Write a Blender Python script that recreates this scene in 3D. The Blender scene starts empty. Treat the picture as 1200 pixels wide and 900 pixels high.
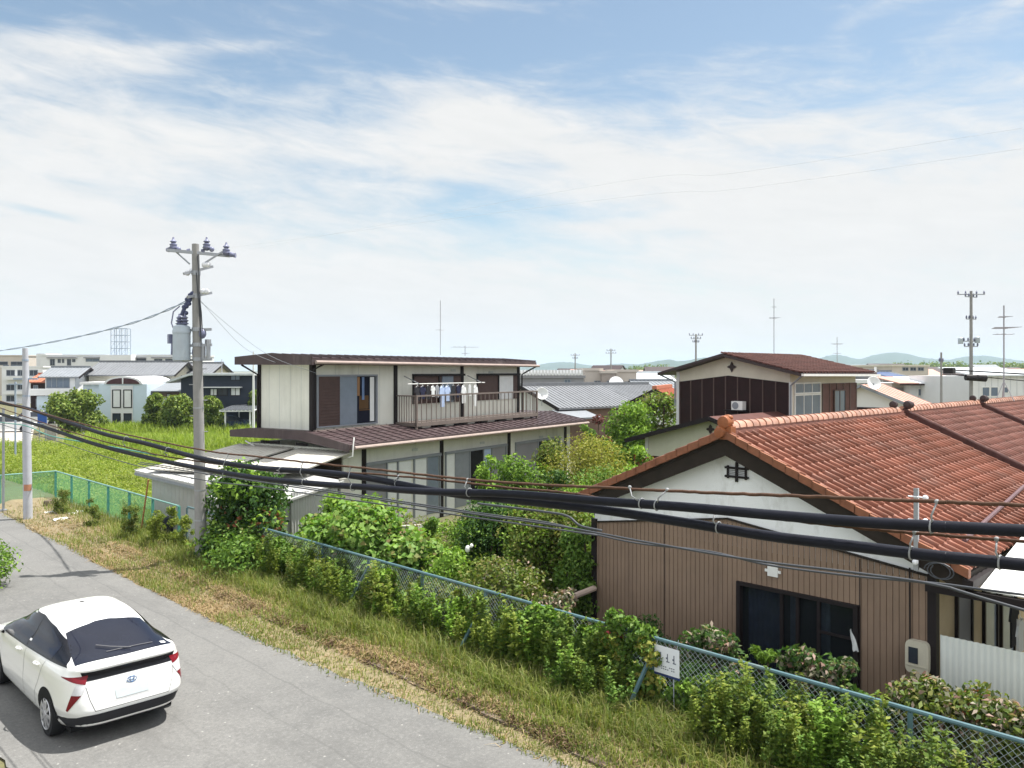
import bpy, math, random
import numpy as np
from mathutils import Vector, Matrix
from mathutils.bvhtree import BVHTree

S = bpy.context.scene
COL = S.collection
R = math.radians
SQ = math.sqrt(2)
EYE, HZ, F = 5.2, 434.0, 950.0

# ------------------------------------------------------------------ camera, world, sun, exposure
cam = bpy.data.cameras.new("camera")
cam.sensor_width = 36
cam.lens = F / 1200 * 36
cam.shift_y = -(450 - HZ) / 1200
cam.clip_start = 0.05
cam.clip_end = 20000
camo = bpy.data.objects.new("camera", cam)
camo.location = (0, 0, EYE)
camo.rotation_euler = (R(90), 0, R(-45))
COL.objects.link(camo)
S.camera = camo

SUN_EL, SUN_R, SUN_D = 68.0, 0.93, 0.36          # elevation; horizontal direction to the sun: right, depth
sx, sy = (SUN_D + SUN_R) / SQ, (SUN_D - SUN_R) / SQ
n_ = math.hypot(sx, sy)
sx, sy = sx / n_, sy / n_
sd = Vector((sx * math.cos(R(SUN_EL)), sy * math.cos(R(SUN_EL)), math.sin(R(SUN_EL))))
sun = bpy.data.lights.new("sun", "SUN")
sun.energy = 4.8
sun.angle = R(0.5)
sun.color = (1.0, 0.965, 0.9)
suno = bpy.data.objects.new("sun", sun)
suno.rotation_euler = sd.to_track_quat('Z', 'Y').to_euler()
suno.location = (0, 0, 60)
COL.objects.link(suno)

S.view_settings.view_transform = 'Standard'
S.view_settings.look = 'None'
S.view_settings.exposure = 0.95
S.view_settings.gamma = 1
S.view_settings.use_curve_mapping = False
S.render.engine = 'CYCLES'
S.cycles.max_bounces = 6
S.cycles.diffuse_bounces = 3
S.cycles.glossy_bounces = 3
S.cycles.transparent_max_bounces = 12
S.cycles.transmission_bounces = 4
S.cycles.use_denoising = True

world = bpy.data.worlds.new("World")
S.world = world
world.use_nodes = True
wt = world.node_tree
wt.nodes.clear()


def nmath(nt, op, a, b=None, c=None, clamp=False):
    n = nt.nodes.new('ShaderNodeMath')
    n.operation = op
    n.use_clamp = clamp
    for i, v in enumerate((a, b, c)):
        if v is None:
            continue
        if isinstance(v, (int, float)):
            n.inputs[i].default_value = v
        else:
            nt.links.new(v, n.inputs[i])
    return n.outputs[0]


def sky_world():
    nt = wt
    L = nt.links.new
    m = lambda *a, **k: nmath(nt, *a, **k)
    tc = nt.nodes.new('ShaderNodeTexCoord')
    sp = nt.nodes.new('ShaderNodeSeparateXYZ')
    L(tc.outputs['Generated'], sp.inputs[0])
    x, y, z = sp.outputs
    r = m('MULTIPLY', m('SUBTRACT', x, y), 1 / SQ)
    d = m('MULTIPLY', m('ADD', x, y), 1 / SQ)
    az = m('ARCTAN2', r, d)
    hyp = m('MAXIMUM', m('SQRT', m('ADD', m('MULTIPLY', x, x), m('MULTIPLY', y, y))), 0.001)
    v = m('MAXIMUM', m('DIVIDE', z, hyp), 0.0)

    def noise(au, av, shear, off, detail=7, rough=0.6, dist=0.4):
        cb = nt.nodes.new('ShaderNodeCombineXYZ')
        L(m('MULTIPLY', az, au), cb.inputs[0])
        L(m('ADD', m('MULTIPLY', v, av), m('MULTIPLY', az, shear)), cb.inputs[1])
        cb.inputs[2].default_value = off
        n = nt.nodes.new('ShaderNodeTexNoise')
        n.inputs['Scale'].default_value = 1.0
        n.inputs['Detail'].default_value = detail
        n.inputs['Roughness'].default_value = rough
        n.inputs['Distortion'].default_value = dist
        L(cb.outputs[0], n.inputs['Vector'])
        return n.outputs[0]

    def blob(px, py, su, sv, slope, amp):
        u0 = math.atan((px - 600) / F)
        v0 = (HZ - py) / F * math.cos(u0)
        du = m('SUBTRACT', az, u0)
        dv = m('SUBTRACT', m('SUBTRACT', v, v0), m('MULTIPLY', du, slope))
        a = m('DIVIDE', du, su / F)
        b = m('DIVIDE', dv, sv / F)
        e = m('MULTIPLY', m('ADD', m('MULTIPLY', a, a), m('MULTIPLY', b, b)), -1.0)
        return m('MULTIPLY', m('EXPONENT', e), amp)

    n1 = noise(4.0, 13.0, 1.2, 3.1, 8, 0.62, 0.8)
    n2 = noise(11.0, 42.0, 5.0, 9.7, 7, 0.65, 0.5)
    n3 = noise(2.0, 5.0, 0.3, 1.3, 3, 0.5, 0.2)
    # wisps made of noise, gathered where the clouds stand
    base = m('MULTIPLY', m('SUBTRACT', 0.40, v, clamp=False), 2.75)
    dens = m('ADD', base, m('MULTIPLY', m('SUBTRACT', n1, 0.5), 1.35))
    dens = m('ADD', dens, m('MULTIPLY', m('SUBTRACT', n2, 0.5), 1.0))
    dens = m('ADD', dens, m('MULTIPLY', m('SUBTRACT', n3, 0.5), 0.35))
    for b in BLOBS:
        dens = m('ADD', dens, blob(*b))
    mr = nt.nodes.new('ShaderNodeMapRange')
    mr.interpolation_type = 'SMOOTHSTEP'
    L(dens, mr.inputs['Value'])
    mr.inputs['From Min'].default_value = -0.12
    mr.inputs['From Max'].default_value = 0.90
    sky = nt.nodes.new('ShaderNodeTexSky')
    sky.sky_type = 'NISHITA'
    sky.sun_disc = False
    sky.sun_elevation = R(SUN_EL)
    sky.sun_rotation = math.atan2(sx, sy)
    sky.air_density = 1.0
    sky.dust_density = 1.0
    sky.ozone_density = 1.6
    gain = nt.nodes.new('ShaderNodeMix')
    gain.data_type = 'RGBA'
    gain.blend_type = 'MULTIPLY'
    gain.inputs['Factor'].default_value = 1
    L(sky.outputs[0], gain.inputs['A'])
    gain.inputs['B'].default_value = SKY_GAIN
    cl = nt.nodes.new('ShaderNodeMix')
    cl.data_type = 'RGBA'
    cl.inputs['A'].default_value = CLOUD_A
    cl.inputs['B'].default_value = CLOUD_B
    L(n2, cl.inputs['Factor'])
    mx = nt.nodes.new('ShaderNodeMix')
    mx.data_type = 'RGBA'
    L(mr.outputs[0], mx.inputs['Factor'])
    L(gain.outputs['Result'], mx.inputs['A'])
    L(cl.outputs['Result'], mx.inputs['B'])
    # unseen sky overhead and behind the viewer, brightened to fill the shaded walls
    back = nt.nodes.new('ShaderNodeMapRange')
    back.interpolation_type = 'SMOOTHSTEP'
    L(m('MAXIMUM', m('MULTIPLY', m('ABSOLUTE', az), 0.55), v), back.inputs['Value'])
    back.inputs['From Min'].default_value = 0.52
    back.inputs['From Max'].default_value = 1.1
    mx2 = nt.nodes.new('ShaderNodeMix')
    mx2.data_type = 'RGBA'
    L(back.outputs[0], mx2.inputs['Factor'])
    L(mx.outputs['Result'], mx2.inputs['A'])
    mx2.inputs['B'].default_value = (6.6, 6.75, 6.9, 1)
    bg = nt.nodes.new('ShaderNodeBackground')
    bg.inputs['Strength'].default_value = 0.1
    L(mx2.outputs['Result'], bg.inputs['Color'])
    out = nt.nodes.new('ShaderNodeOutputWorld')
    L(bg.outputs[0], out.inputs[0])


SKY_GAIN = (0.92, 0.89, 0.78, 1)
CLOUD_A = (4.15, 4.2, 4.2, 1)
CLOUD_B = (4.95, 4.92, 4.86, 1)
# px, py, half sizes in px, slope, amount  (directions of cloud banks in the sky)
BLOBS = [
    (80, 62, 130, 26, 0.10, 0.55), (120, 20, 60, 22, 0.5, 0.25), (260, 55, 120, 10, 0.18, 0.30),
    (200, 165, 260, 40, 0.04, 0.45), (560, 140, 80, 32, -0.20, 0.50), (520, 195, 60, 20, 0.1, 0.35),
    (700, 185, 190, 34, -0.22, 0.50), (930, 160, 110, 16, -0.05, 0.38), (700, 265, 60, 7, 0.0, 0.30),
    (950, 225, 240, 55, -0.10, 0.28), (1150, 215, 110, 40, 0.35, 0.22),
    (150, 300, 300, 60, -0.22, 0.25),
    (570, 245, 90, 36, 0.0, -0.34), (680, 290, 120, 30, 0.0, -0.20), (400, 195, 120, 14, 0.0, -0.15),
    (560, 4, 80, 10, 0, 0.5), (1190, 5, 50, 14, 0.2, 0.4), (1000, 24, 34, 14, 0.4, 0.25),
    (600, 60, 420, 36, 0.0, -0.25), (40, 247, 45, 5, -0.14, -0.45),
]
sky_world()


# ------------------------------------------------------------------ placing: rays of the survey camera at (0, 0, EYE)
def k_of(px):
    return (px - 600) / F


def rd(r, d, z=0.0):
    return Vector(((d + r) / SQ, (d - r) / SQ, z))


def at_d(px, d, z=0.0):
    return rd(k_of(px) * d, d, z)


def z_at(py, d):
    return EYE - (py - HZ) * d / F


def on_x(px, X):
    k = k_of(px)
    d = X * SQ / (1 + k)
    return rd(k * d, d), d


def on_x3(px, py, X):
    p, d = on_x(px, X)
    p.z = z_at(py, d)
    return p


def on_y3(px, py, Y):
    k = k_of(px)
    d = Y * SQ / (1 - k)
    p = rd(k * d, d)
    p.z = z_at(py, d)
    return p


class Fr:
    """a building's own frame: a runs along its front, b goes back into it"""

    def __init__(s, px, d, ang, off=(0, 0)):
        s.r0, s.d0 = k_of(px) * d, d
        c, n = math.cos(R(ang)), math.sin(R(ang))
        s.u, s.w = (c, n), (-n, c)
        s.r0 += off[0] * s.u[0] + off[1] * s.w[0]
        s.d0 += off[0] * s.u[1] + off[1] * s.w[1]

    def p(s, a, b, z):
        return rd(s.r0 + a * s.u[0] + b * s.w[0], s.d0 + a * s.u[1] + b * s.w[1], z)

    def a_of(s, px, b=0):
        k = k_of(px)
        r, d = s.r0 + b * s.w[0], s.d0 + b * s.w[1]
        return (k * d - r) / (s.u[0] - k * s.u[1])

    def b_of(s, px, a=0):
        k = k_of(px)
        r, d = s.r0 + a * s.u[0], s.d0 + a * s.u[1]
        return (k * d - r) / (s.w[0] - k * s.w[1])

    def z_of(s, py, a, b=0):
        return z_at(py, s.d0 + a * s.u[1] + b * s.w[1])

    def rect(s, x0, y0, x1, y1, b=0):
        a0, a1 = s.a_of(x0, b), s.a_of(x1, b)
        am = (a0 + a1) / 2
        return a0, a1, s.z_of(y1, am, b), s.z_of(y0, am, b)

    def rect_b(s, x0, y0, x1, y1, a=0):
        b0, b1 = s.b_of(x0, a), s.b_of(x1, a)
        bm = (b0 + b1) / 2
        return b0, b1, s.z_of(y1, a, bm), s.z_of(y0, a, bm)


class Grid:
    """frame along world axes"""

    def p(s, a, b, z):
        return Vector((a, b, z))


G = Grid()

# ------------------------------------------------------------------ mesh building
WL = {}
# parts that come in several separate pieces are linked piece by piece
APART = {'downpipe', 'corner_post', 'barge_board', 'strain_insulator', 'end_tile', 'bracket', 'switch', 'arrester', 'jumper', 'vent', 'pole_bracket', 'balcony_foot', 'eave_slot', 'cable_conduit', 'screen_rail', 'step_bolt', 'tie', 'switch_box', 'roof_edge', 'sash', 'porch_beam', 'band', 'siding_cap', 'lead', 'service_cable', 'mast_insulator', 'insulator', 'sheet_joint', 'panel_joint'}


class MB:
    def __init__(s):
        s.v, s.f = [], []

    def quad(s, *ps):
        n = len(s.v)
        s.v += [Vector(p) for p in ps]
        s.f.append(tuple(range(n, n + len(ps))))

    def hexa(s, P):
        """8 corners: bottom 4 (ccw), top 4"""
        n = len(s.v)
        s.v += [Vector(p) for p in P]
        for q in ((3, 2, 1, 0), (4, 5, 6, 7), (0, 1, 5, 4), (1, 2, 6, 5), (2, 3, 7, 6), (3, 0, 4, 7)):
            s.f.append(tuple(n + i for i in q))
        return s

    def box(s, fr, a0, a1, b0, b1, z0, z1):
        a0, a1 = min(a0, a1), max(a0, a1)
        b0, b1 = min(b0, b1), max(b0, b1)
        return s.hexa([fr.p(a0, b0, z0), fr.p(a1, b0, z0), fr.p(a1, b1, z0), fr.p(a0, b1, z0),
                       fr.p(a0, b0, z1), fr.p(a1, b0, z1), fr.p(a1, b1, z1), fr.p(a0, b1, z1)])

    def prism(s, pts, off):
        """polygon swept by a vector"""
        n, k = len(s.v), len(pts)
        off = Vector(off)
        s.v += [Vector(p) for p in pts] + [Vector(p) + off for p in pts]
        s.f.append(tuple(range(n + k - 1, n - 1, -1)))
        s.f.append(tuple(range(n + k, n + 2 * k)))
        for i in range(k):
            j = (i + 1) % k
            s.f.append((n + i, n + j, n + k + j, n + k + i))
        return s

    def tube(s, pts, rads, n=8, cap=True, up=None):
        pts = [Vector(p) for p in pts]
        if not hasattr(rads, '__len__'):
            rads = [rads] * len(pts)
        b0 = len(s.v)
        prev = None
        for i, p in enumerate(pts):
            t = (pts[min(i + 1, len(pts) - 1)] - pts[max(i - 1, 0)])
            if t.length < 1e-9:
                t = Vector((0, 0, 1))
            t.normalize()
            if prev is None:
                a = t.orthogonal().normalized() if up is None else (Vector(up) - t * Vector(up).dot(t)).normalized()
            else:
                a = (prev - t * prev.dot(t)).normalized()
            prev = a
            b = t.cross(a)
            for j in range(n):
                th = 2 * math.pi * j / n
                s.v.append(p + (a * math.cos(th) + b * math.sin(th)) * rads[i])
        for i in range(len(pts) - 1):
            for j in range(n):
                k = (j + 1) % n
                s.f.append((b0 + i * n + j, b0 + i * n + k, b0 + (i + 1) * n + k, b0 + (i + 1) * n + j))
        if cap:
            s.f.append(tuple(b0 + j for j in range(n - 1, -1, -1)))
            e = b0 + (len(pts) - 1) * n
            s.f.append(tuple(e + j for j in range(n)))
        return s

    def bar(s, p, q, w, h=None, up=(0, 0, 1)):
        """square bar from p to q"""
        p, q = Vector(p), Vector(q)
        h = h or w
        t = (q - p).normalized()
        u = Vector(up)
        if abs(t.dot(u)) > 0.98:
            u = Vector((1, 0, 0))
        a = t.cross(u).normalized() * w / 2
        b = a.cross(t).normalized() * h / 2
        return s.hexa([p - a - b, p + a - b, q + a - b, q - a - b, p - a + b, p + a + b, q + a + b, q - a + b])

    def lathe(s, c, prof, n=16, axis=(0, 0, 1)):
        """profile of (radius, height) spun round an axis"""
        ax = Vector(axis).normalized()
        a = ax.orthogonal().normalized()
        b = ax.cross(a)
        c = Vector(c)
        b0 = len(s.v)
        for rr, hh in prof:
            for j in range(n):
                th = 2 * math.pi * j / n
                s.v.append(c + ax * hh + (a * math.cos(th) + b * math.sin(th)) * rr)
        for i in range(len(prof) - 1):
            for j in range(n):
                k = (j + 1) % n
                s.f.append((b0 + i * n + j, b0 + i * n + k, b0 + (i + 1) * n + k, b0 + (i + 1) * n + j))
        s.f.append(tuple(b0 + j for j in range(n - 1, -1, -1)))
        e = b0 + (len(prof) - 1) * n
        s.f.append(tuple(e + j for j in range(n)))
        return s

    def ball(s, c, rx, ry=None, rz=None, n=10, m=6):
        ry, rz = ry or rx, rz or rx
        b0 = len(s.v)
        c = Vector(c)
        for i in range(m + 1):
            ph = math.pi * i / m
            for j in range(n):
                th = 2 * math.pi * j / n
                s.v.append(c + Vector((rx * math.sin(ph) * math.cos(th), ry * math.sin(ph) * math.sin(th), -rz * math.cos(ph))))
        for i in range(m):
            for j in range(n):
                k = (j + 1) % n
                s.f.append((b0 + i * n + j, b0 + i * n + k, b0 + (i + 1) * n + k, b0 + (i + 1) * n + j))
        return s

    def grid(s, rows):
        b0 = len(s.v)
        n = len(rows[0])
        for r_ in rows:
            s.v += [Vector(p) for p in r_]
        for i in range(len(rows) - 1):
            for j in range(n - 1):
                s.f.append((b0 + i * n + j, b0 + i * n + j + 1, b0 + (i + 1) * n + j + 1, b0 + (i + 1) * n + j))
        return s

    def islands(s):
        par = list(range(len(s.v)))

        def find(i):
            while par[i] != i:
                par[i] = par[par[i]]
                i = par[i]
            return i
        for f in s.f:
            a = find(f[0])
            for i in f[1:]:
                par[find(i)] = a
        out = {}
        for f in s.f:
            q = out.setdefault(find(f[0]), ({}, MB()))
            idx = []
            for i in f:
                if i not in q[0]:
                    q[0][i] = len(q[1].v)
                    q[1].v.append(s.v[i])
                idx.append(q[0][i])
            q[1].f.append(tuple(idx))
        return [q[1] for q in out.values()]

    def build(s, name, m, parent=None, smooth=False, loc=None, label=None):
        if name in APART and parent is not None:
            o = None
            for q in s.islands():
                o = q.build1(name, m, parent, smooth)
            return o
        return s.build1(name, m, parent, smooth, loc, label)

    def build1(s, name, m, parent=None, smooth=False, loc=None, label=None):
        me = bpy.data.meshes.new(name)
        off = Vector((0, 0, 0))
        if parent is not None:
            off = WL[parent.name]
        elif loc is not None:
            off = Vector(loc)
        me.from_pydata([tuple(p - off) for p in s.v], [], s.f)
        me.materials.append(m)
        if smooth:
            me.polygons.foreach_set('use_smooth', [True] * len(me.polygons))
            if smooth != 'all':
                try:
                    me.set_sharp_from_angle(angle=R(40))
                except Exception:
                    pass
        me.update()
        o = bpy.data.objects.new(name, me)
        COL.objects.link(o)
        if parent is not None:
            o.parent = parent
        elif loc is not None:
            o.location = loc
        WL[o.name] = off
        if label:
            o['label'] = label
        return o


def mesh_np(name, V, Fq, m, parent=None, loc=(0, 0, 0), mats=None):
    """many quads from numpy: V (n,3), Fq (m,4)"""
    me = bpy.data.meshes.new(name)
    me.vertices.add(len(V))
    me.vertices.foreach_set('co', np.ascontiguousarray(V, dtype=np.float32).ravel())
    k = Fq.shape[1]
    me.loops.add(Fq.size)
    me.loops.foreach_set('vertex_index', np.ascontiguousarray(Fq, dtype=np.int32).ravel())
    me.polygons.add(len(Fq))
    me.polygons.foreach_set('loop_start', np.arange(0, Fq.size, k, dtype=np.int32))
    me.polygons.foreach_set('loop_total', np.full(len(Fq), k, dtype=np.int32))
    me.materials.append(m)
    me.update(calc_edges=True)
    me.validate()
    o = bpy.data.objects.new(name, me)
    COL.objects.link(o)
    if parent is not None:
        o.parent = parent
    else:
        o.location = loc
    WL[o.name] = Vector(loc)
    return o


def tag(o, label=None, cat=None, group=None, kind=None):
    if label:
        o['label'] = label
    if cat:
        o['category'] = cat
    if group:
        o['group'] = group
    if kind:
        o['kind'] = kind
    return o


def thing(name, label, cat, loc, group=None):
    o = bpy.data.objects.new(name, None)
    o.empty_display_size = 0.2
    COL.objects.link(o)
    o.location = loc
    WL[o.name] = Vector(loc)
    return tag(o, label, cat, group)


def copy_tree(o, parent=None):
    c = o.copy()
    COL.objects.link(c)
    if parent is not None:
        c.parent = parent
    for ch in list(o.children):
        copy_tree(ch, c)
    return c


# ------------------------------------------------------------------ materials
def new_mat(name):
    m = bpy.data.materials.new(name)
    m.use_nodes = True
    nt = m.node_tree
    nt.nodes.clear()
    out = nt.nodes.new('ShaderNodeOutputMaterial')
    p = nt.nodes.new('ShaderNodeBsdfPrincipled')
    nt.links.new(p.outputs[0], out.inputs[0])
    return m, nt, p, out


def mixrgb(nt, fac, a, b, mode='MIX'):
    n = nt.nodes.new('ShaderNodeMix')
    n.data_type = 'RGBA'
    n.blend_type = mode
    for key, v in (('Factor', fac), ('A', a), ('B', b)):
        if isinstance(v, (int, float)):
            n.inputs[key].default_value = v
        elif isinstance(v, (tuple, list)):
            n.inputs[key].default_value = (*v[:3], 1)
        else:
            nt.links.new(v, n.inputs[key])
    return n.outputs['Result']


def noise_tex(nt, scale, detail=5, rough=0.6, stretch=(1, 1, 1), coord='Object'):
    tc = nt.nodes.new('ShaderNodeTexCoord')
    mp = nt.nodes.new('ShaderNodeMapping')
    mp.inputs['Scale'].default_value = stretch
    nt.links.new(tc.outputs[coord], mp.inputs[0])
    n = nt.nodes.new('ShaderNodeTexNoise')
    n.inputs['Scale'].default_value = scale
    n.inputs['Detail'].default_value = detail
    n.inputs['Roughness'].default_value = rough
    nt.links.new(mp.outputs[0], n.inputs['Vector'])
    return n.outputs[0]


def ramp(nt, fac, stops):
    n = nt.nodes.new('ShaderNodeValToRGB')
    el = n.color_ramp.elements
    while len(el) < len(stops):
        el.new(0.5)
    for e, (p, c) in zip(el, stops):
        e.position = p
        e.color = (*c[:3], 1) if hasattr(c, '__len__') else (c, c, c, 1)
    nt.links.new(fac, n.inputs[0])
    return n.outputs[0]


def M(name, col, rough=0.65, var=0.14, scale=2.5, metal=0.0, spec=0.22, bump=0.0, bscale=30, dirt=None, dirt_amt=0.5, dscale=1.2, dstretch=(1, 1, 0.25), island=0.0):
    m, nt, p, out = new_mat(name)
    n1 = noise_tex(nt, scale, 6, 0.65)
    lo = tuple(c * (1 - var) for c in col)
    hi = tuple(min(1, c * (1 + var)) for c in col)
    c = mixrgb(nt, ramp(nt, n1, [(0.3, 0.0), (0.7, 1.0)]), lo, hi)
    if island:
        g = nt.nodes.new('ShaderNodeNewGeometry')
        f = nmath(nt, 'ADD', nmath(nt, 'MULTIPLY', g.outputs['Random Per Island'], 2 * island), 1 - island)
        cc = nt.nodes.new('ShaderNodeCombineXYZ')
        for i in range(3):
            nt.links.new(f, cc.inputs[i])
        c = mixrgb(nt, 1.0, c, cc.outputs[0], 'MULTIPLY')
    if dirt:
        n2 = noise_tex(nt, dscale, 7, 0.7, dstretch)
        c = mixrgb(nt, ramp(nt, n2, [(0.52, 0.0), (0.72, dirt_amt)]), c, dirt)
    nt.links.new(c, p.inputs['Base Color'])
    p.inputs['Roughness'].default_value = rough
    p.inputs['Metallic'].default_value = metal
    p.inputs['Specular IOR Level'].default_value = spec
    if bump:
        b = nt.nodes.new('ShaderNodeBump')
        b.inputs['Strength'].default_value = bump
        b.inputs['Distance'].default_value = 0.02
        nt.links.new(noise_tex(nt, bscale, 5, 0.7), b.inputs['Height'])
        nt.links.new(b.outputs[0], p.inputs['Normal'])
    return m


def leaf_mat(name, cols, trans=0.3, rough=0.5, patch=0.35, pscale=1.6):
    m, nt, p, out = new_mat(name)
    g = nt.nodes.new('ShaderNodeNewGeometry')
    k = len(cols)
    c = ramp(nt, g.outputs['Random Per Island'], [((i + 0.0) / max(1, k - 1), cc) for i, cc in enumerate(cols)])
    n = noise_tex(nt, pscale, 3, 0.5)
    f = nmath(nt, 'ADD', nmath(nt, 'MULTIPLY', n, patch * 2), 1 - patch)
    cc = nt.nodes.new('ShaderNodeCombineXYZ')
    for i in range(3):
        nt.links.new(f, cc.inputs[i])
    c = mixrgb(nt, 1.0, c, cc.outputs[0], 'MULTIPLY')
    nt.links.new(c, p.inputs['Base Color'])
    p.inputs['Roughness'].default_value = rough
    p.inputs['Specular IOR Level'].default_value = 0.14
    t = nt.nodes.new('ShaderNodeBsdfTranslucent')
    tcol = mixrgb(nt, 1.0, c, (1.25, 1.35, 0.6), 'MULTIPLY')
    nt.links.new(tcol, t.inputs[0])
    mx = nt.nodes.new('ShaderNodeMixShader')
    mx.inputs[0].default_value = trans
    nt.links.new(p.outputs[0], mx.inputs[1])
    nt.links.new(t.outputs[0], mx.inputs[2])
    nt.links.new(mx.outputs[0], out.inputs[0])
    return m


def glass_mat(name, tint=(0.75, 0.8, 0.82), clear=0.6, dark=(0.03, 0.035, 0.04)):
    """pane: part see-through, part mirror"""
    m, nt, p, out = new_mat(name)
    p.inputs['Base Color'].default_value = (*dark, 1)
    p.inputs['Roughness'].default_value = 0.06
    p.inputs['Specular IOR Level'].default_value = 0.4
    t = nt.nodes.new('ShaderNodeBsdfTransparent')
    t.inputs[0].default_value = (*tint, 1)
    mx = nt.nodes.new('ShaderNodeMixShader')
    mx.inputs[0].default_value = clear
    nt.links.new(p.outputs[0], mx.inputs[1])
    nt.links.new(t.outputs[0], mx.inputs[2])
    nt.links.new(mx.outputs[0], out.inputs[0])
    return m


MT = {}


def mm(key, *a, **k):
    if key not in MT:
        MT[key] = M(key, *a, **k)
    return MT[key]


mm('concrete_pole', (0.27, 0.265, 0.26), 0.8, 0.12, 3, bump=0.15, dirt=(0.2, 0.19, 0.18), dstretch=(3, 3, 0.3))
mm('steel', (0.34, 0.355, 0.385), 0.45, 0.1, 6, metal=0.6)
mm('steel_blue', (0.30, 0.36, 0.45), 0.5, 0.1, 6)
mm('insulator', (0.17, 0.18, 0.27), 0.25)
mm('insulator_white', (0.75, 0.76, 0.8), 0.3)
mm('transformer', (0.42, 0.48, 0.54), 0.45, 0.08, 3, dirt=(0.3, 0.28, 0.26), dirt_amt=0.4)
mm('black_cable', (0.010, 0.011, 0.018), 0.5, 0.2, 8, spec=0.15, dirt=(0.03, 0.032, 0.04), dstretch=(1, 1, 1))
mm('rusty_wire', (0.085, 0.047, 0.032), 0.85, 0.35, 14)
mm('white_plastic', (0.75, 0.75, 0.73), 0.5, 0.06, 5)
mm('thin_wire', (0.06, 0.065, 0.075), 0.5)
mm('pale_wire', (0.35, 0.38, 0.42), 0.5)
mm('cream_panel', (0.69, 0.695, 0.63), 0.75, 0.06, 1.2, bump=0.03, dirt=(0.36, 0.36, 0.30), dirt_amt=0.35, dstretch=(1.5, 1.5, 0.12))
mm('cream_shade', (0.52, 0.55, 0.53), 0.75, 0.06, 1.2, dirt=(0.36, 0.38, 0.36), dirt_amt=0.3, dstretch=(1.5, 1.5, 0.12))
mm('dark_trim', (0.016, 0.012, 0.013), 0.6, 0.2, 4)
mm('brown_metal', (0.065, 0.044, 0.046), 0.45, 0.2, 2, dirt=(0.16, 0.13, 0.13), dirt_amt=0.5)
mm('brown_fascia', (0.075, 0.056, 0.058), 0.6, 0.15, 2, dirt=(0.2, 0.17, 0.16))
mm('gutter', (0.35, 0.28, 0.25), 0.4, 0.12, 4)
mm('shutter', (0.085, 0.054, 0.048), 0.6, 0.12, 4)
mm('grey_frame', (0.24, 0.26, 0.29), 0.5, 0.08, 4)
mm('grey_glass', (0.20, 0.24, 0.29), 0.12, 0.12, 1.5)
mm('dark_room', (0.012, 0.012, 0.013), 0.9)
mm('white_paper', (0.68, 0.70, 0.70), 0.85, 0.05, 3)
mm('white_wall', (0.74, 0.75, 0.75), 0.8, 0.05, 1.2, bump=0.05, dirt=(0.48, 0.47, 0.44), dirt_amt=0.35, dstretch=(1.5, 1.5, 0.2))
mm('white_metal', (0.42, 0.42, 0.41), 0.5, 0.07, 2, dirt=(0.42, 0.38, 0.34), dirt_amt=0.5, dstretch=(2, 2, 0.3))
mm('brown_siding', (0.245, 0.172, 0.125), 0.6, 0.1, 1.4, bump=0.04, dirt=(0.15, 0.105, 0.08), dirt_amt=0.55, dscale=0.9, dstretch=(2, 2, 0.3))
mm('orange_tile', (0.25, 0.103, 0.069), 0.55, 0.32, 0.7, island=0.2, bump=0.05, bscale=60, dirt=(0.27, 0.165, 0.135), dirt_amt=0.7, dscale=1.1, dstretch=(1, 1, 1))
mm('ridge_tile', (0.40, 0.22, 0.16), 0.35, 0.2, 3, island=0.2, bump=0.05, dirt=(0.33, 0.30, 0.27), dirt_amt=0.6, dscale=5, dstretch=(1, 1, 1))
mm('end_tile', (0.27, 0.095, 0.04), 0.4, 0.25, 6, bump=0.2, dirt=(0.12, 0.08, 0.06), dscale=5, dstretch=(1, 1, 1))
mm('brown_tile', (0.225, 0.105, 0.083), 0.55, 0.16, 1.4, island=0.2, bump=0.05, dirt=(0.17, 0.10, 0.09), dirt_amt=0.5, dscale=2.2, dstretch=(1, 1, 1))
mm('dark_tile', (0.05, 0.035, 0.035), 0.5, 0.3, 6)
mm('barge_board', (0.024, 0.018, 0.014), 0.75, 0.25, 5, bump=0.1)
mm('rust_red', (0.22, 0.09, 0.05), 0.6, 0.25, 6)
mm('tan_wall', (0.46, 0.37, 0.24), 0.8, 0.1, 2)
mm('polycarb', (0.66, 0.69, 0.66), 0.4, 0.06, 2, dirt=(0.5, 0.52, 0.46), dirt_amt=0.5)
mm('cream_box', (0.50, 0.47, 0.38), 0.5, 0.08, 5)
mm('fence_blue', (0.085, 0.155, 0.175), 0.45, 0.12, 8, dirt=(0.25, 0.24, 0.2), dirt_amt=0.4)
mm('fence_green', (0.08, 0.27, 0.23), 0.5, 0.12, 8)
mm('wood_grey', (0.3, 0.29, 0.26), 0.85, 0.15, 6)
mm('rust_post', (0.30, 0.14, 0.06), 0.85, 0.3, 10)
mm('kerb', (0.13, 0.10, 0.078), 0.9, 0.3, 5, bump=0.4, dirt=(0.09, 0.07, 0.05), dirt_amt=0.9, dscale=3, dstretch=(1, 1, 1))
mm('bark', (0.07, 0.05, 0.035), 0.9, 0.3, 10, bump=0.5)
mm('grey_tile', (0.165, 0.172, 0.185), 0.5, 0.14, 3, island=0.1)
mm('grey_roof', (0.20, 0.215, 0.235), 0.6, 0.12, 1.5)
mm('navy_wall', (0.026, 0.033, 0.05), 0.7, 0.12, 1)
mm('pale_blue_wall', (0.52, 0.62, 0.70), 0.8, 0.05, 0.6)
mm('far_white', (0.68, 0.69, 0.70), 0.8, 0.06, 0.4)
mm('far_beige', (0.52, 0.47, 0.42), 0.8, 0.07, 0.5)
mm('far_grey', (0.25, 0.25, 0.27), 0.8, 0.1, 0.6)
mm('window_dark', (0.03, 0.036, 0.05), 0.12, 0.2, 0.5, spec=0.4)
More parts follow.
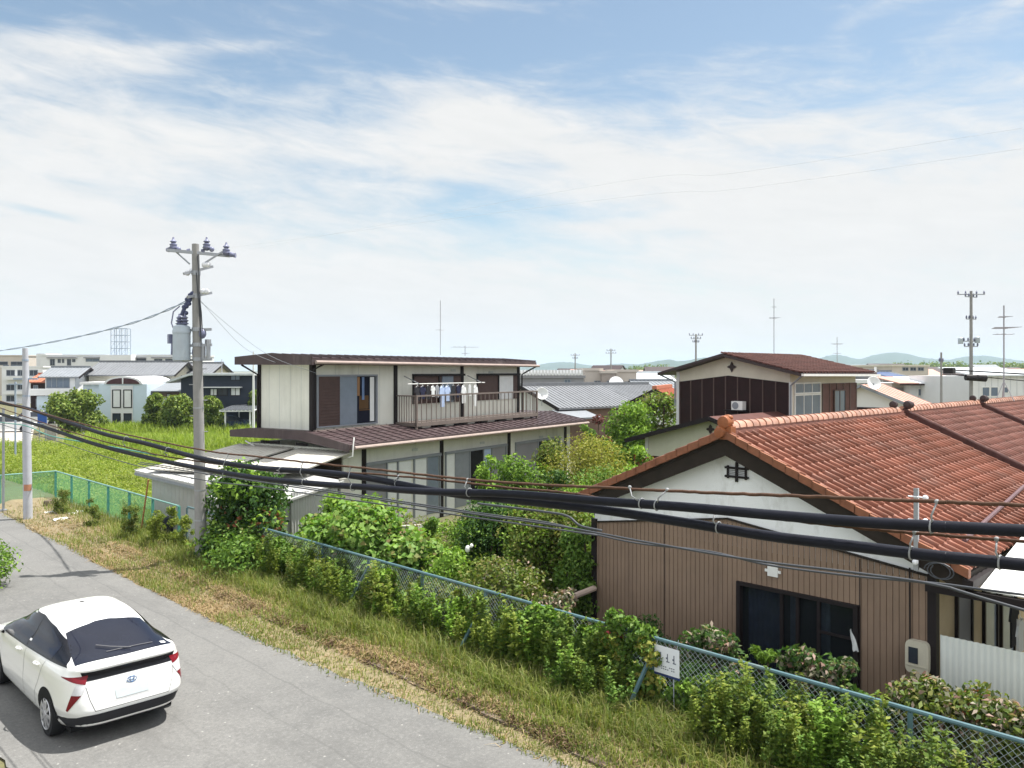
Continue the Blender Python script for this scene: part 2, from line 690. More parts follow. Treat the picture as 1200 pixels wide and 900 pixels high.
mm('window_mid', (0.13, 0.165, 0.22), 0.15, 0.2, 0.5, spec=0.4)
mm('red_roof', (0.40, 0.15, 0.09), 0.6, 0.15, 2, island=0.1)
mm('pink_roof', (0.46, 0.27, 0.22), 0.6, 0.12, 1.5)
mm('maroon_board', (0.022, 0.008, 0.008), 0.6, 0.25, 3, bump=0.05)
mm('batten', (0.11, 0.075, 0.065), 0.6)
mm('cream_wall', (0.62, 0.59, 0.50), 0.8, 0.06, 1.5, dirt=(0.36, 0.32, 0.25), dirt_amt=0.3)
mm('maroon_roof', (0.085, 0.034, 0.028), 0.7, 0.2, 2, island=0.15)
mm('solar', (0.06, 0.09, 0.2), 0.2)
mm('rust_antenna', (0.34, 0.35, 0.38), 0.6)

# ------------------------------------------------------------------ ground, road, verge
HX = [(-9000, -0.5), (-60, -0.5), (-5, -0.1), (2.3, -0.03), (8.25, -0.03), (8.55, 0.09), (9.7, 0.07), (10.35, -0.02), (11.6, -0.4), (60, -0.5), (9000, -0.5)]


def height(X, Y):
    X = np.asarray(X, float)
    h = np.interp(X, [a for a, _ in HX], [b for _, b in HX])
    t = np.clip((np.asarray(Y, float) - 40) / 25, 0, 1)
    return h * (1 - t) - 0.5 * t


def hz(p):
    return float(height(p[0], p[1]))


def build_ground():
    xs = np.concatenate([[-9000, -3000, -900, -300, -100, -40, -15, -5], np.arange(0, 8, 1.0), np.arange(8, 12.2, 0.2), np.arange(13, 40, 2), [45, 60, 100, 300, 900, 3000, 9000]])
    ys = np.concatenate([[-9000, -2000, -400, -100, -30, -10], np.arange(-4, 44, 1.0), [50, 60, 80, 120, 300, 900, 3000, 9000]])
    XX, YY = np.meshgrid(xs, ys)
    rr = np.random.default_rng(4)
    near = (XX > 8.3) & (XX < 40) & (YY > -5) & (YY < 45)
    ZZ = height(XX, YY) + np.where(near, rr.uniform(-0.02, 0.02, XX.shape), 0)
    V = np.stack([XX, YY, ZZ], -1).reshape(-1, 3)
    n = len(xs)
    i, j = np.meshgrid(np.arange(len(ys) - 1), np.arange(n - 1), indexing='ij')
    q = (i * n + j).ravel()
    Fq = np.stack([q, q + 1, q + n + 1, q + n], 1)
    m, nt, p, out = new_mat('ground_soil')
    a = noise_tex(nt, 0.35, 8, 0.7)
    b = noise_tex(nt, 6, 6, 0.7)
    c1 = mixrgb(nt, ramp(nt, a, [(0.4, 0), (0.6, 1)]), (0.10, 0.115, 0.035), (0.15, 0.14, 0.06))
    c2 = mixrgb(nt, ramp(nt, b, [(0.35, 0), (0.65, 1)]), c1, (0.085, 0.07, 0.04))
    nt.links.new(c2, p.inputs['Base Color'])
    p.inputs['Roughness'].default_value = 0.95
    o = mesh_np('ground', V, Fq, m)
    tag(o, kind='structure')


build_ground()


def edge(y):
    return np.interp(y, [-10, 3, 7, 12, 20, 26, 40], [8.32, 8.25, 8.06, 7.66, 7.45, 7.65, 7.75])


def build_road():
    rr = random.Random(7)
    m, nt, p, out = new_mat('asphalt')
    fine = noise_tex(nt, 55, 4, 0.75)
    mid = noise_tex(nt, 2.2, 6, 0.65)
    big = noise_tex(nt, 0.35, 5, 0.6)
    col = mixrgb(nt, ramp(nt, mid, [(0.3, 0), (0.7, 1)]), (0.108, 0.107, 0.104), (0.14, 0.138, 0.133))
    col = mixrgb(nt, ramp(nt, big, [(0.4, 0), (0.62, 0.6)]), col, (0.165, 0.162, 0.155))
    col = mixrgb(nt, ramp(nt, fine, [(0.3, 0.45), (0.5, 0.0)]), col, (0.07, 0.07, 0.07))
    col = mixrgb(nt, ramp(nt, fine, [(0.60, 0.0), (0.72, 0.6)]), col, (0.36, 0.355, 0.34))
    agg = noise_tex(nt, 16, 5, 0.8)
    col = mixrgb(nt, ramp(nt, agg, [(0.35, 0.42), (0.5, 0.0)]), col, (0.075, 0.074, 0.071))
    col = mixrgb(nt, ramp(nt, agg, [(0.55, 0.0), (0.68, 0.55)]), col, (0.22, 0.218, 0.21))
    stain = noise_tex(nt, 0.8, 6, 0.7, (1.0, 0.35, 1.0))
    col = mixrgb(nt, ramp(nt, stain, [(0.54, 0.0), (0.66, 0.4)]), col, (0.085, 0.084, 0.082))
    # pale chips and hairline cracks
    tc = nt.nodes.new('ShaderNodeTexCoord')
    vo = nt.nodes.new('ShaderNodeTexVoronoi')
    vo.inputs['Scale'].default_value = 4.2
    nt.links.new(tc.outputs['Object'], vo.inputs['Vector'])
    col = mixrgb(nt, ramp(nt, vo.outputs['Distance'], [(0.05, 0.35), (0.085, 0.0)]), col, (0.5, 0.49, 0.46))
    wob = nt.nodes.new('ShaderNodeTexNoise')
    wob.inputs['Scale'].default_value = 1.1
    wob.inputs['Detail'].default_value = 6
    nt.links.new(tc.outputs['Object'], wob.inputs['Vector'])
    va = nt.nodes.new('ShaderNodeVectorMath')
    va.operation = 'MULTIPLY_ADD'
    nt.links.new(wob.outputs['Color'], va.inputs[0])
    va.inputs[1].default_value = (0.9, 0.9, 0.0)
    nt.links.new(tc.outputs['Object'], va.inputs[2])
    vc = nt.nodes.new('ShaderNodeTexVoronoi')
    vc.feature = 'DISTANCE_TO_EDGE'
    vc.inputs['Scale'].default_value = 0.26
    nt.links.new(va.outputs[0], vc.inputs['Vector'])
    crk = nmath(nt, 'MULTIPLY', ramp(nt, vc.outputs['Distance'], [(0.0, 1.0), (0.0045, 0.0)]), ramp(nt, noise_tex(nt, 0.5, 3), [(0.45, 0.0), (0.6, 0.75)]))
    col = mixrgb(nt, nmath(nt, 'MULTIPLY', crk, 0.3), col, (0.06, 0.06, 0.058))
    # long seams of the paving along the street
    sep = nt.nodes.new('ShaderNodeSeparateXYZ')
    vs = nt.nodes.new('ShaderNodeVectorMath')
    vs.operation = 'MULTIPLY_ADD'
    nt.links.new(wob.outputs['Color'], vs.inputs[0])
    vs.inputs[1].default_value = (0.22, 0.0, 0.0)
    nt.links.new(tc.outputs['Object'], vs.inputs[2])
    nt.links.new(vs.outputs[0], sep.inputs[0])
    for x0, amt in ((7.0, 0.45), (6.2, 0.35), (5.1, 0.25)):
        s_ = nmath(nt, 'ABSOLUTE', nmath(nt, 'SUBTRACT', sep.outputs[0], x0))
        col = mixrgb(nt, nmath(nt, 'MULTIPLY', ramp(nt, s_, [(0.0, 1.0), (0.03, 0.0)]), amt), col, (0.07, 0.07, 0.068))
    nt.links.new(col, p.inputs['Base Color'])
    p.inputs['Roughness'].default_value = 0.88
    b = nt.nodes.new('ShaderNodeBump')
    b.inputs['Strength'].default_value = 0.35
    b.inputs['Distance'].default_value = 0.008
    nt.links.new(fine, b.inputs['Height'])
    nt.links.new(b.outputs[0], p.inputs['Normal'])
    mb = MB()
    rows = []
    y = -12.0
    wl = wr = 0
    while y < 75:
        wl = wl * 0.8 + rr.uniform(-0.05, 0.05)
        wr = wr * 0.8 + rr.uniform(-0.05, 0.05)
        narrow = 0.25 * math.sin(y * 0.23)
        rows.append([Vector((2.75 + wl + narrow, y, 0.004)), Vector((5.2, y, 0.012)), Vector((float(edge(y)) + wr, y, 0.004))])
        y += 0.22
    mb.grid(rows)
    o = mb.build('road', m)
    tag(o, kind='structure')
    # sandy strip and dry verge
    m2, nt, p, out = new_mat('verge_soil')
    a = noise_tex(nt, 1.4, 7, 0.7)
    b2 = noise_tex(nt, 14, 5, 0.7)
    c = mixrgb(nt, ramp(nt, a, [(0.35, 0), (0.65, 1)]), (0.20, 0.155, 0.085), (0.13, 0.11, 0.055))
    c = mixrgb(nt, ramp(nt, b2, [(0.4, 0.0), (0.7, 0.8)]), c, (0.27, 0.215, 0.14))
    nt.links.new(c, p.inputs['Base Color'])
    p.inputs['Roughness'].default_value = 0.95
    rows = []
    y = -8.0
    while y < 37:
        rows.append([Vector((x, y, float(height(x, y)) + dz)) for x, dz in ((7.45, 0.02), (7.7, 0.028), (8.0, 0.03), (8.3, 0.03), (8.6, 0.03), (9.0, 0.03), (9.6, 0.03), (10.0, 0.03), (10.3, 0.03))])
        y += 0.5
    mb = MB()
    mb.grid(rows)
    # ground at the road end round the far pole
    o = mb.build('verge', m2)
    tag(o, kind='structure')
    # half buried kerb stones
    mb = MB()
    y = 3.0
    while y < 16.5:
        if rr.random() < 0.62:
            t = rr.uniform(-0.02, 0.02)
            s_ = MB()
            x0 = 8.30 + t
            mb.box(G, x0, x0 + 0.11, y, y + 0.56, -0.05, (0.065 if y < 12.5 else 0.04) + rr.uniform(-0.03, 0.02))
        y += 0.6
    o = mb.build('kerb', MT['kerb'])
    tag(o, kind='structure')


build_road()

# ------------------------------------------------------------------ leaves and grass
RNG = np.random.default_rng(11)


def unit(v):
    return v / np.maximum(np.linalg.norm(v, axis=-1, keepdims=True), 1e-9)


def leaf_quads(P, N, length, width, rng, droop=0.25):
    """one folded four-cornered leaf per point"""
    n = len(P)
    t = unit(np.cross(N, rng.normal(size=(n, 3))))
    s = np.cross(N, t)
    L = (length * rng.uniform(0.6, 1.25, n))[:, None]
    W = (width * rng.uniform(0.7, 1.2, n))[:, None]
    base = P - t * L * 0.5
    tip = P + t * L * 0.5 - N * L * droop
    mid = P - t * L * 0.05
    l = mid + s * W * 0.5 + N * W * 0.18
    r = mid - s * W * 0.5 + N * W * 0.18
    V = np.stack([base, r, tip, l], 1).reshape(-1, 3)
    Fq = np.arange(4 * n).reshape(n, 4)
    return V, Fq


def cloud_points(centers, radii, n, rng, squash=0.85, shell=0.55):
    w = np.asarray(radii) ** 2
    idx = rng.choice(len(radii), n, p=w / w.sum())
    c = np.asarray(centers)[idx]
    r = np.asarray(radii)[idx][:, None]
    d = unit(rng.normal(size=(n, 3)))
    rr = shell + (1.22 - shell) * rng.uniform(0, 1, (n, 1)) ** 0.9
    st = rng.uniform(0.75, 1.3, (len(radii), 3))[idx]
    d = d * st
    off = d * r * rr
    off[:, 2] *= squash
    return c + off, unit(d)


def crown(name, parent, mat, centers, radii, n, leaf, rng, up=0.5, squash=0.85, shell=0.55, zmin=None, aspect=0.5, rnd=0.7, droop=0.25):
    P, d = cloud_points(centers, radii, n, rng, squash, shell)
    N = unit(d * 0.8 + np.array([0, 0, up]) + rng.normal(size=d.shape) * rnd)
    if zmin is not None:
        k = P[:, 2] > zmin
        P, N = P[k], N[k]
    V, Fq = leaf_quads(P, N, leaf, leaf * aspect, rng, droop)
    off = np.array(WL[parent.name]) if parent is not None else 0
    return mesh_np(name, V - off, Fq, mat, parent)


def blob_centers(loc, rx, ry, h, k, rng, low=0.15, rad=(0.28, 0.5)):
    """clump centres filling a rough dome"""
    C, Rr = [], []
    for i in range(k):
        th = rng.uniform(0, 2 * math.pi)
        u = math.sqrt(rng.uniform(0, 1))
        zf = rng.uniform(low, 1)
        prof = math.sqrt(max(0.08, 1 - (zf * 0.88) ** 3))
        r_ = rng.uniform(*rad) * min(math.sqrt(rx * ry), h * 0.75) * 1.12
        x = loc[0] + math.cos(th) * u * prof * max(0.02, rx - r_ * 0.6)
        y = loc[1] + math.sin(th) * u * prof * max(0.02, ry - r_ * 0.6)
        z = loc[2] + zf * max(0.05, h - r_ * 0.8)
        C.append((x, y, z))
        Rr.append(r_)
    return C, Rr


def branches(parent, loc, centers, rng, mat, name='stem', n=7, r0=0.035):
    mb = MB()
    loc = Vector(loc)
    pick = rng.choice(len(centers), min(n, len(centers)), replace=False)
    for i in pick:
        c = Vector(centers[i])
        st = loc + Vector((rng.uniform(-0.08, 0.08), rng.uniform(-0.08, 0.08), -0.05))
        mid = st.lerp(c, 0.5) + Vector((rng.uniform(-0.1, 0.1), rng.uniform(-0.1, 0.1), 0.05))
        mb.tube([st, st.lerp(mid, 0.5), mid, c], [r0, r0 * 0.85, r0 * 0.6, r0 * 0.2], 6)
    return mb.build(name, mat, parent, smooth='all')


def blades(P, hgt, wid, rng, lean=0.45):
    n = len(P)
    th = rng.uniform(0, 2 * math.pi, n)
    s = np.stack([np.cos(th), np.sin(th), np.zeros(n)], 1)
    f = np.stack([-np.sin(th), np.cos(th), np.zeros(n)], 1)
    h = (hgt * rng.uniform(0.5, 1.3, n))[:, None] if np.isscalar(hgt) else (hgt * rng.uniform(0.6, 1.25, n))[:, None]
    w = (wid * rng.uniform(0.7, 1.3, n))[:, None] if np.isscalar(wid) else wid[:, None]
    ln = rng.uniform(0.1, 1.0, (n, 1)) * lean
    up = np.array([0, 0, 1.0])
    b = P
    mid = P + up * h * 0.6 + f * h * ln * 0.35
    tip = P + up * h * (1 - 0.35 * ln) + f * h * ln * 1.1
    V = np.stack([b - s * w * 0.5, b + s * w * 0.5, mid + s * w * 0.4, mid - s * w * 0.4, tip + s * w * 0.06, tip - s * w * 0.06], 1).reshape(-1, 3)
    i = np.arange(n)[:, None] * 6
    Fq = np.concatenate([i + np.array([[0, 1, 2, 3]]), i + np.array([[3, 2, 4, 5]])], 0)
    return V, Fq


# colours are of the leaf itself
LM = {
    'bright': leaf_mat('leaf_bright', [(0.105, 0.202, 0.026), (0.183, 0.307, 0.046), (0.262, 0.387, 0.069)]),
    'mid': leaf_mat('leaf_mid', [(0.060, 0.125, 0.023), (0.116, 0.212, 0.038), (0.190, 0.282, 0.061)]),
    'dark': leaf_mat('leaf_dark', [(0.027, 0.065, 0.020), (0.050, 0.108, 0.027), (0.088, 0.158, 0.036)]),
    'olive': leaf_mat('leaf_olive', [(0.070, 0.115, 0.020), (0.115, 0.165, 0.032), (0.165, 0.205, 0.046), (0.20, 0.18, 0.065)]),
    'yellow': leaf_mat('leaf_yellow', [(0.216, 0.216, 0.043), (0.302, 0.287, 0.064), (0.172, 0.216, 0.043)]),
    'big': leaf_mat('leaf_big', [(0.093, 0.193, 0.033), (0.164, 0.287, 0.061), (0.243, 0.351, 0.094)], 0.35),
    'pale': leaf_mat('leaf_pale', [(0.055, 0.095, 0.030), (0.120, 0.150, 0.070), (0.340, 0.300, 0.240), (0.300, 0.170, 0.140)], 0.25, patch=0.2),
    'weed': leaf_mat('leaf_weed', [(0.116, 0.167, 0.026), (0.200, 0.261, 0.045), (0.295, 0.324, 0.071)], 0.35),
    'weed_dark': leaf_mat('leaf_weed_dark', [(0.061, 0.111, 0.020), (0.118, 0.179, 0.032), (0.182, 0.233, 0.043)], 0.3),
    'purple': leaf_mat('leaf_purple', [(0.090, 0.030, 0.030), (0.140, 0.050, 0.045), (0.070, 0.040, 0.025)]),
    'dead': leaf_mat('leaf_dead', [(0.200, 0.060, 0.030), (0.260, 0.100, 0.050), (0.150, 0.060, 0.030)]),
    'fern': leaf_mat('leaf_fern', [(0.086, 0.172, 0.020), (0.144, 0.229, 0.031)], 0.35),
    'far': leaf_mat('leaf_far', [(0.078, 0.138, 0.027), (0.156, 0.215, 0.044), (0.215, 0.259, 0.055)], 0.25),
    'grass': leaf_mat('grass_green', [(0.085, 0.125, 0.022), (0.135, 0.18, 0.036), (0.20, 0.225, 0.06), (0.27, 0.235, 0.11)], 0.35, patch=0.5, pscale=0.8),
    'field': leaf_mat('grass_field', [(0.151, 0.220, 0.027), (0.206, 0.283, 0.041), (0.275, 0.330, 0.069)], 0.4, patch=0.45, pscale=0.16),
    'kudzu': leaf_mat('field_weed_leaf', [(0.143, 0.200, 0.031), (0.215, 0.272, 0.052), (0.286, 0.315, 0.079)], 0.35, patch=0.4, pscale=0.3),
    'dry': leaf_mat('grass_dry', [(0.200, 0.135, 0.065), (0.300, 0.215, 0.115), (0.400, 0.310, 0.180), (0.150, 0.095, 0.050)], 0.2, patch=0.35, pscale=1.0),
    'straw': leaf_mat('dead_weed', [(0.10, 0.06, 0.035), (0.17, 0.11, 0.065), (0.25, 0.175, 0.11), (0.07, 0.042, 0.026)], 0.15, patch=0.3),
    'pink': leaf_mat('flower_pink', [(0.550, 0.300, 0.340), (0.650, 0.500, 0.500)], 0.3),
    'red': leaf_mat('flower_red', [(0.450, 0.050, 0.080), (0.600, 0.120, 0.150)], 0.3),
    'white': leaf_mat('flower_white', [(0.600, 0.580, 0.520), (0.700, 0.680, 0.660)], 0.3),
}


def build_grass():
    rng = np.random.default_rng(5)

    def noise2(X, Y, s, seed):
        r2 = np.random.default_rng(seed)
        v = 0
        for k in range(5):
            a, b, c = r2.uniform(0.6, 1.6) * s * (1.6 ** k), r2.uniform(0, 6.28), r2.uniform(0, 6.28)
            v = v + np.sin(X * a * math.cos(b) + Y * a * math.sin(b) + c) * 0.6 ** k
        return v

    # verge: green tufts and dry cut stalks
    n = 115000
    X = rng.uniform(7.5, 10.25, n)
    Y = rng.uniform(1.5, 36, n) ** 1.0
    Y = 1.5 + (Y - 1.5) * rng.uniform(0.25, 1, n) ** 0.7
    nz = noise2(X, Y, 1.5, 3)
    keep = X > edge(Y) - 0.08 + rng.normal(size=n) * 0.05
    X, Y, nz = X[keep], Y[keep], nz[keep]
    n = len(X)
    t = (X - 7.6) / 2.6
    # strip beside the asphalt is thin, the middle is dry, the fence side is green
    strip = (X < 8.3) & (Y < 16)
    g_prob = np.where(strip, np.clip(0.30 + 0.3 * (nz > 0.2), 0, 1), np.where(t < 0.42, 0.38 + 0.25 * nz, 0.72 + 0.22 * nz))
    g_prob = np.where((Y < 8) & (t > 0.30), 0.72 + 0.2 * nz, g_prob)
    far = Y > 26
    g_prob = np.where(far, 0.30 + 0.2 * nz + 0.35 * (t > 0.6), g_prob)
    u = rng.uniform(0, 1, n)
    green = u < np.clip(g_prob, 0.0, 0.95)
    d_prob = np.where(strip, 0.03 + 0.07 * (nz > 0.3), np.where(far, 0.35, 0.55 - 0.25 * t))
    dry = (~green) & (rng.uniform(0, 1, n) < d_prob)
    P = np.stack([X, Y, height(X, Y) + 0.025], 1)
    hg = np.where(t > 0.5, 0.27, 0.13) * rng.uniform(0.45, 1.35, n) * np.where(strip, 0.6, 1.0)
    V, Fq = blades(P[green], hg[green], 0.013, rng, 0.9)
    tag(mesh_np('verge_grass', V, Fq, LM['grass']), 'short green grass growing on the verge below the wire fence', 'grass', kind='stuff')
    V, Fq = blades(P[dry], np.full(dry.sum(), 0.075), 0.014, rng, 3.0)
    # lying straw
    V2, F2 = leaf_quads(P[dry] + np.array([0, 0, 0.012]), unit(np.array([0, 0, 1.0]) + rng.normal(size=(dry.sum(), 3)) * 0.22), 0.15, 0.022, rng, 0.05)
    V = np.concatenate([V, V2])
    Fq = np.concatenate([Fq, F2 + len(V) - len(V2)])
    tag(mesh_np('dry_grass', V, Fq, LM['dry']), 'dry brown cut grass lying along the roadside verge', 'dry grass', kind='stuff')
    # heaps of dead cut weeds along the kerb
    C, Rr = [], []
    for i in range(150):
        y = 7.0 + 13 * rng.uniform()
        C.append((8.35 + rng.uniform(0, 0.75) * (1.0 if y > 10 else 0.4), y, 0.08))
        Rr.append(rng.uniform(0.06, 0.19))
    Pd, dd = cloud_points(C, Rr, 15000, rng, 0.5, 0.2)
    k = Pd[:, 2] > 0.03
    V, Fq = leaf_quads(Pd[k], unit(np.array([0, 0, 0.8]) + rng.normal(size=(k.sum(), 3)) * 0.6), 0.075, 0.016, rng, 0.2)
    tag(mesh_np('dead_weeds', V, Fq, LM['straw']), 'heaps of brown dead weeds along the half buried kerb', 'dead weeds', kind='stuff')
    # near left corner of the road
    n = 9000
    X = rng.uniform(1.2, 3.1, n)
    Y = rng.uniform(9.5, 30, n)
    k = X < 2.72 + 0.2 * noise2(X, Y, 2.0, 8)
    V, Fq = blades(np.stack([X, Y, height(X, Y) + 0.0], 1)[k], 0.16, 0.014, rng, 0.9)
    tag(mesh_np('roadside_grass', V, Fq, LM['grass']), 'green grass at the near road edge beside the white car', 'grass', kind='stuff')

    # the field beyond the fence
    n = 110000
    px = rng.uniform(-60, 470, n)
    d = 1 / rng.uniform(1 / 100, 1 / 25.5, n)
    d = np.where(rng.uniform(0, 1, n) < 0.3, rng.uniform(45, 95, n), d)
    kx = (px - 600) / F
    X = (d + kx * d) / SQ
    Y = (d - kx * d) / SQ
    keep = (X > 10.5) & ~((X < 14.5) & (Y < 29.3)) & ~((d > 26) & (px > 275) & (d < 44)) & ~((px > 255) & (d < 32)) & ~((px < 75) & (d > 62)) & ~(d > 84)
    X, Y, d, px = X[keep], Y[keep], d[keep], px[keep]
    nz = noise2(X, Y, 0.35, 21)
    P = np.stack([X, Y, height(X, Y) - 0.03], 1)
    band = (d > 52) & (px > 100)
    hg = np.where(band, 0.75 + 0.15 * nz, 0.28 + 0.12 * nz).clip(0.1, 1.2)
    V, Fq = blades(P, hg, np.clip(d * 0.0011, 0.025, 0.09), rng, 0.7)
    tag(mesh_np('field_grass', V, Fq, LM['field']), 'bright green grass filling the overgrown field', 'grass', kind='stuff')
    # lumpy broad-leaved weeds in the nearer half of the field
    C, Rr = [], []
    while len(C) < 420:
        pxx = rng.uniform(-40, 330)
        dd = rng.uniform(31, 62)
        p = at_d(pxx, dd)
        if p.x < 11.2 or (p.x < 15 and p.y < 30) or (pxx > 255 and dd < 46) or (dd > 50 and pxx > 150):
            continue
        r_ = rng.uniform(0.3, 0.95)
        C.append((p.x, p.y, hz(p) + rng.uniform(-0.1, 0.25)))
        Rr.append(r_)
    P, dd = cloud_points(C, Rr, 80000, rng, 0.6, 0.6)
    N = unit(dd * 0.6 + np.array([0, 0, 0.9]) + rng.normal(size=dd.shape) * 0.5)
    k = P[:, 2] > -0.6
    V, Fq = leaf_quads(P[k], N[k], 0.125, 0.075, rng, 0.2)
    tag(mesh_np('field_weeds', V, Fq, LM['kudzu']), 'mounded broad leaved weeds spreading over the near half of the field', 'weeds', kind='stuff')
    # ground cover between the fence and the houses, dark below and bright leafy mounds above
    for nm, mk, cnt, lf, zr, rr_, n_, lab in (('undergrowth', 'dark', 560, 0.11, (0.0, 0.25), (0.25, 0.5), 42000, 'dark green undergrowth covering the garden ground behind the wire fence'),
                                              ('garden_weeds', 'olive', 460, 0.11, (0.25, 0.85), (0.18, 0.42), 56000, 'mounded leafy garden weeds between the shrubs before the cream house'),
                                              ('garden_weeds', 'bright', 200, 0.12, (0.3, 0.9), (0.16, 0.36), 20000, 'brighter yellow green leaves scattered over the garden mounds')):
        C, Rr = [], []
        while len(C) < cnt:
            X = rng.uniform(10.45, 12.3) if rng.uniform() < 0.4 else rng.uniform(10.5, 26)
            Y = rng.uniform(2.0, 22)
            if X > 12.2 and Y < 10.9:
                continue
            if X < 12.4 and Y < 11 and zr[0] > 0.2:
                continue
            kk, dd_ = (X - Y) / (X + Y), (X + Y) / SQ
            bb = -(kk * dd_ - k_of(366) * 27.5) * math.sin(R(57.1)) + (dd_ - 27.5) * math.cos(R(57.1))
            if bb > -1.75 or dd_ > 33:
                continue
            if Y > 20.3 and X < 14.2:
                continue
            C.append((X, Y, hz((X, Y)) + rng.uniform(*zr) * (0.6 if dd_ > 22 else 1)))
            Rr.append(rng.uniform(*rr_))
        P, dd = cloud_points(C, Rr, n_, rng, 0.8, 0.5)
        N = unit(dd * 0.6 + np.array([0, 0, 0.6]) + rng.normal(size=dd.shape) * 0.6)
        k = P[:, 2] > -0.45
        V, Fq = leaf_quads(P[k], N[k], lf, lf * 0.55, rng, 0.2)
        tag(mesh_np(nm, V, Fq, LM[mk]), lab, 'weeds', kind='stuff')


build_grass()

# ------------------------------------------------------------------ tiled roofs
def tile_slope(name, parent, mat, o, u, s, nrm, nu, ns, pu, ps, rng, amp=0.042, lift=0.018):
    """courses of curved tiles, each tile its own island; o top corner, u along ridge, s down the slope"""
    o, u, s, nrm = map(lambda v: np.array(v, float), (o, u, s, nrm))
    prof_t = np.array([0.0, 0.02, 0.09, 0.18, 0.28, 0.42, 0.7, 1.0])
    prof_h = amp * np.array([-0.35, 0.95, 1.35, 1.25, 0.75, 0.05, -0.2, -0.1])
    V, Q = [], []
    m = len(prof_t)
    for i in range(nu):
        for j in range(ns):
            jx, jz = rng.uniform(-0.004, 0.004), rng.uniform(-0.004, 0.005)
            tl = rng.uniform(-0.006, 0.006)
            b = len(V)
            top = o + u * (i * pu + jx) + s * (j * ps - 0.03)
            bot = o + u * (i * pu + jx + tl) + s * ((j + 1) * ps)
            for row, base, ex in ((0, top, 0.0), (1, bot, lift), (2, bot, lift - 0.022)):
                for t, h in zip(prof_t, prof_h):
                    V.append(base + u * (t * (pu + 0.012)) + nrm * (h + ex + jz))
            for r_ in range(2):
                for c in range(m - 1):
                    Q.append((b + r_ * m + c, b + r_ * m + c + 1, b + (r_ + 1) * m + c + 1, b + (r_ + 1) * m + c))
    off = np.array(WL[parent.name])
    ob = mesh_np(name, np.array(V) - off, np.array(Q), mat, parent)
    return ob


def ridge_caps(mb, p, q, r, step, rng, lift=0.0, n=7):
    p, q = Vector(p), Vector(q)
    L = (q - p).length
    t = (q - p) / L
    side = t.cross(Vector((0, 0, 1))).normalized()
    up = side.cross(t).normalized()
    k = int(L / step)
    for i in range(k):
        a = p + t * (i * step) + up * (lift + rng.uniform(-0.004, 0.004))
        b = a + t * (step * 1.06)
        rows = []
        for base, rr in ((a, r * 1.08), (b, r * 0.92)):
            rows.append([base + side * (math.cos(math.pi * j / n) * rr) + up * (math.sin(math.pi * j / n) * rr) for j in range(n + 1)])
        mb.grid(rows)
        mb.quad(*rows[0])


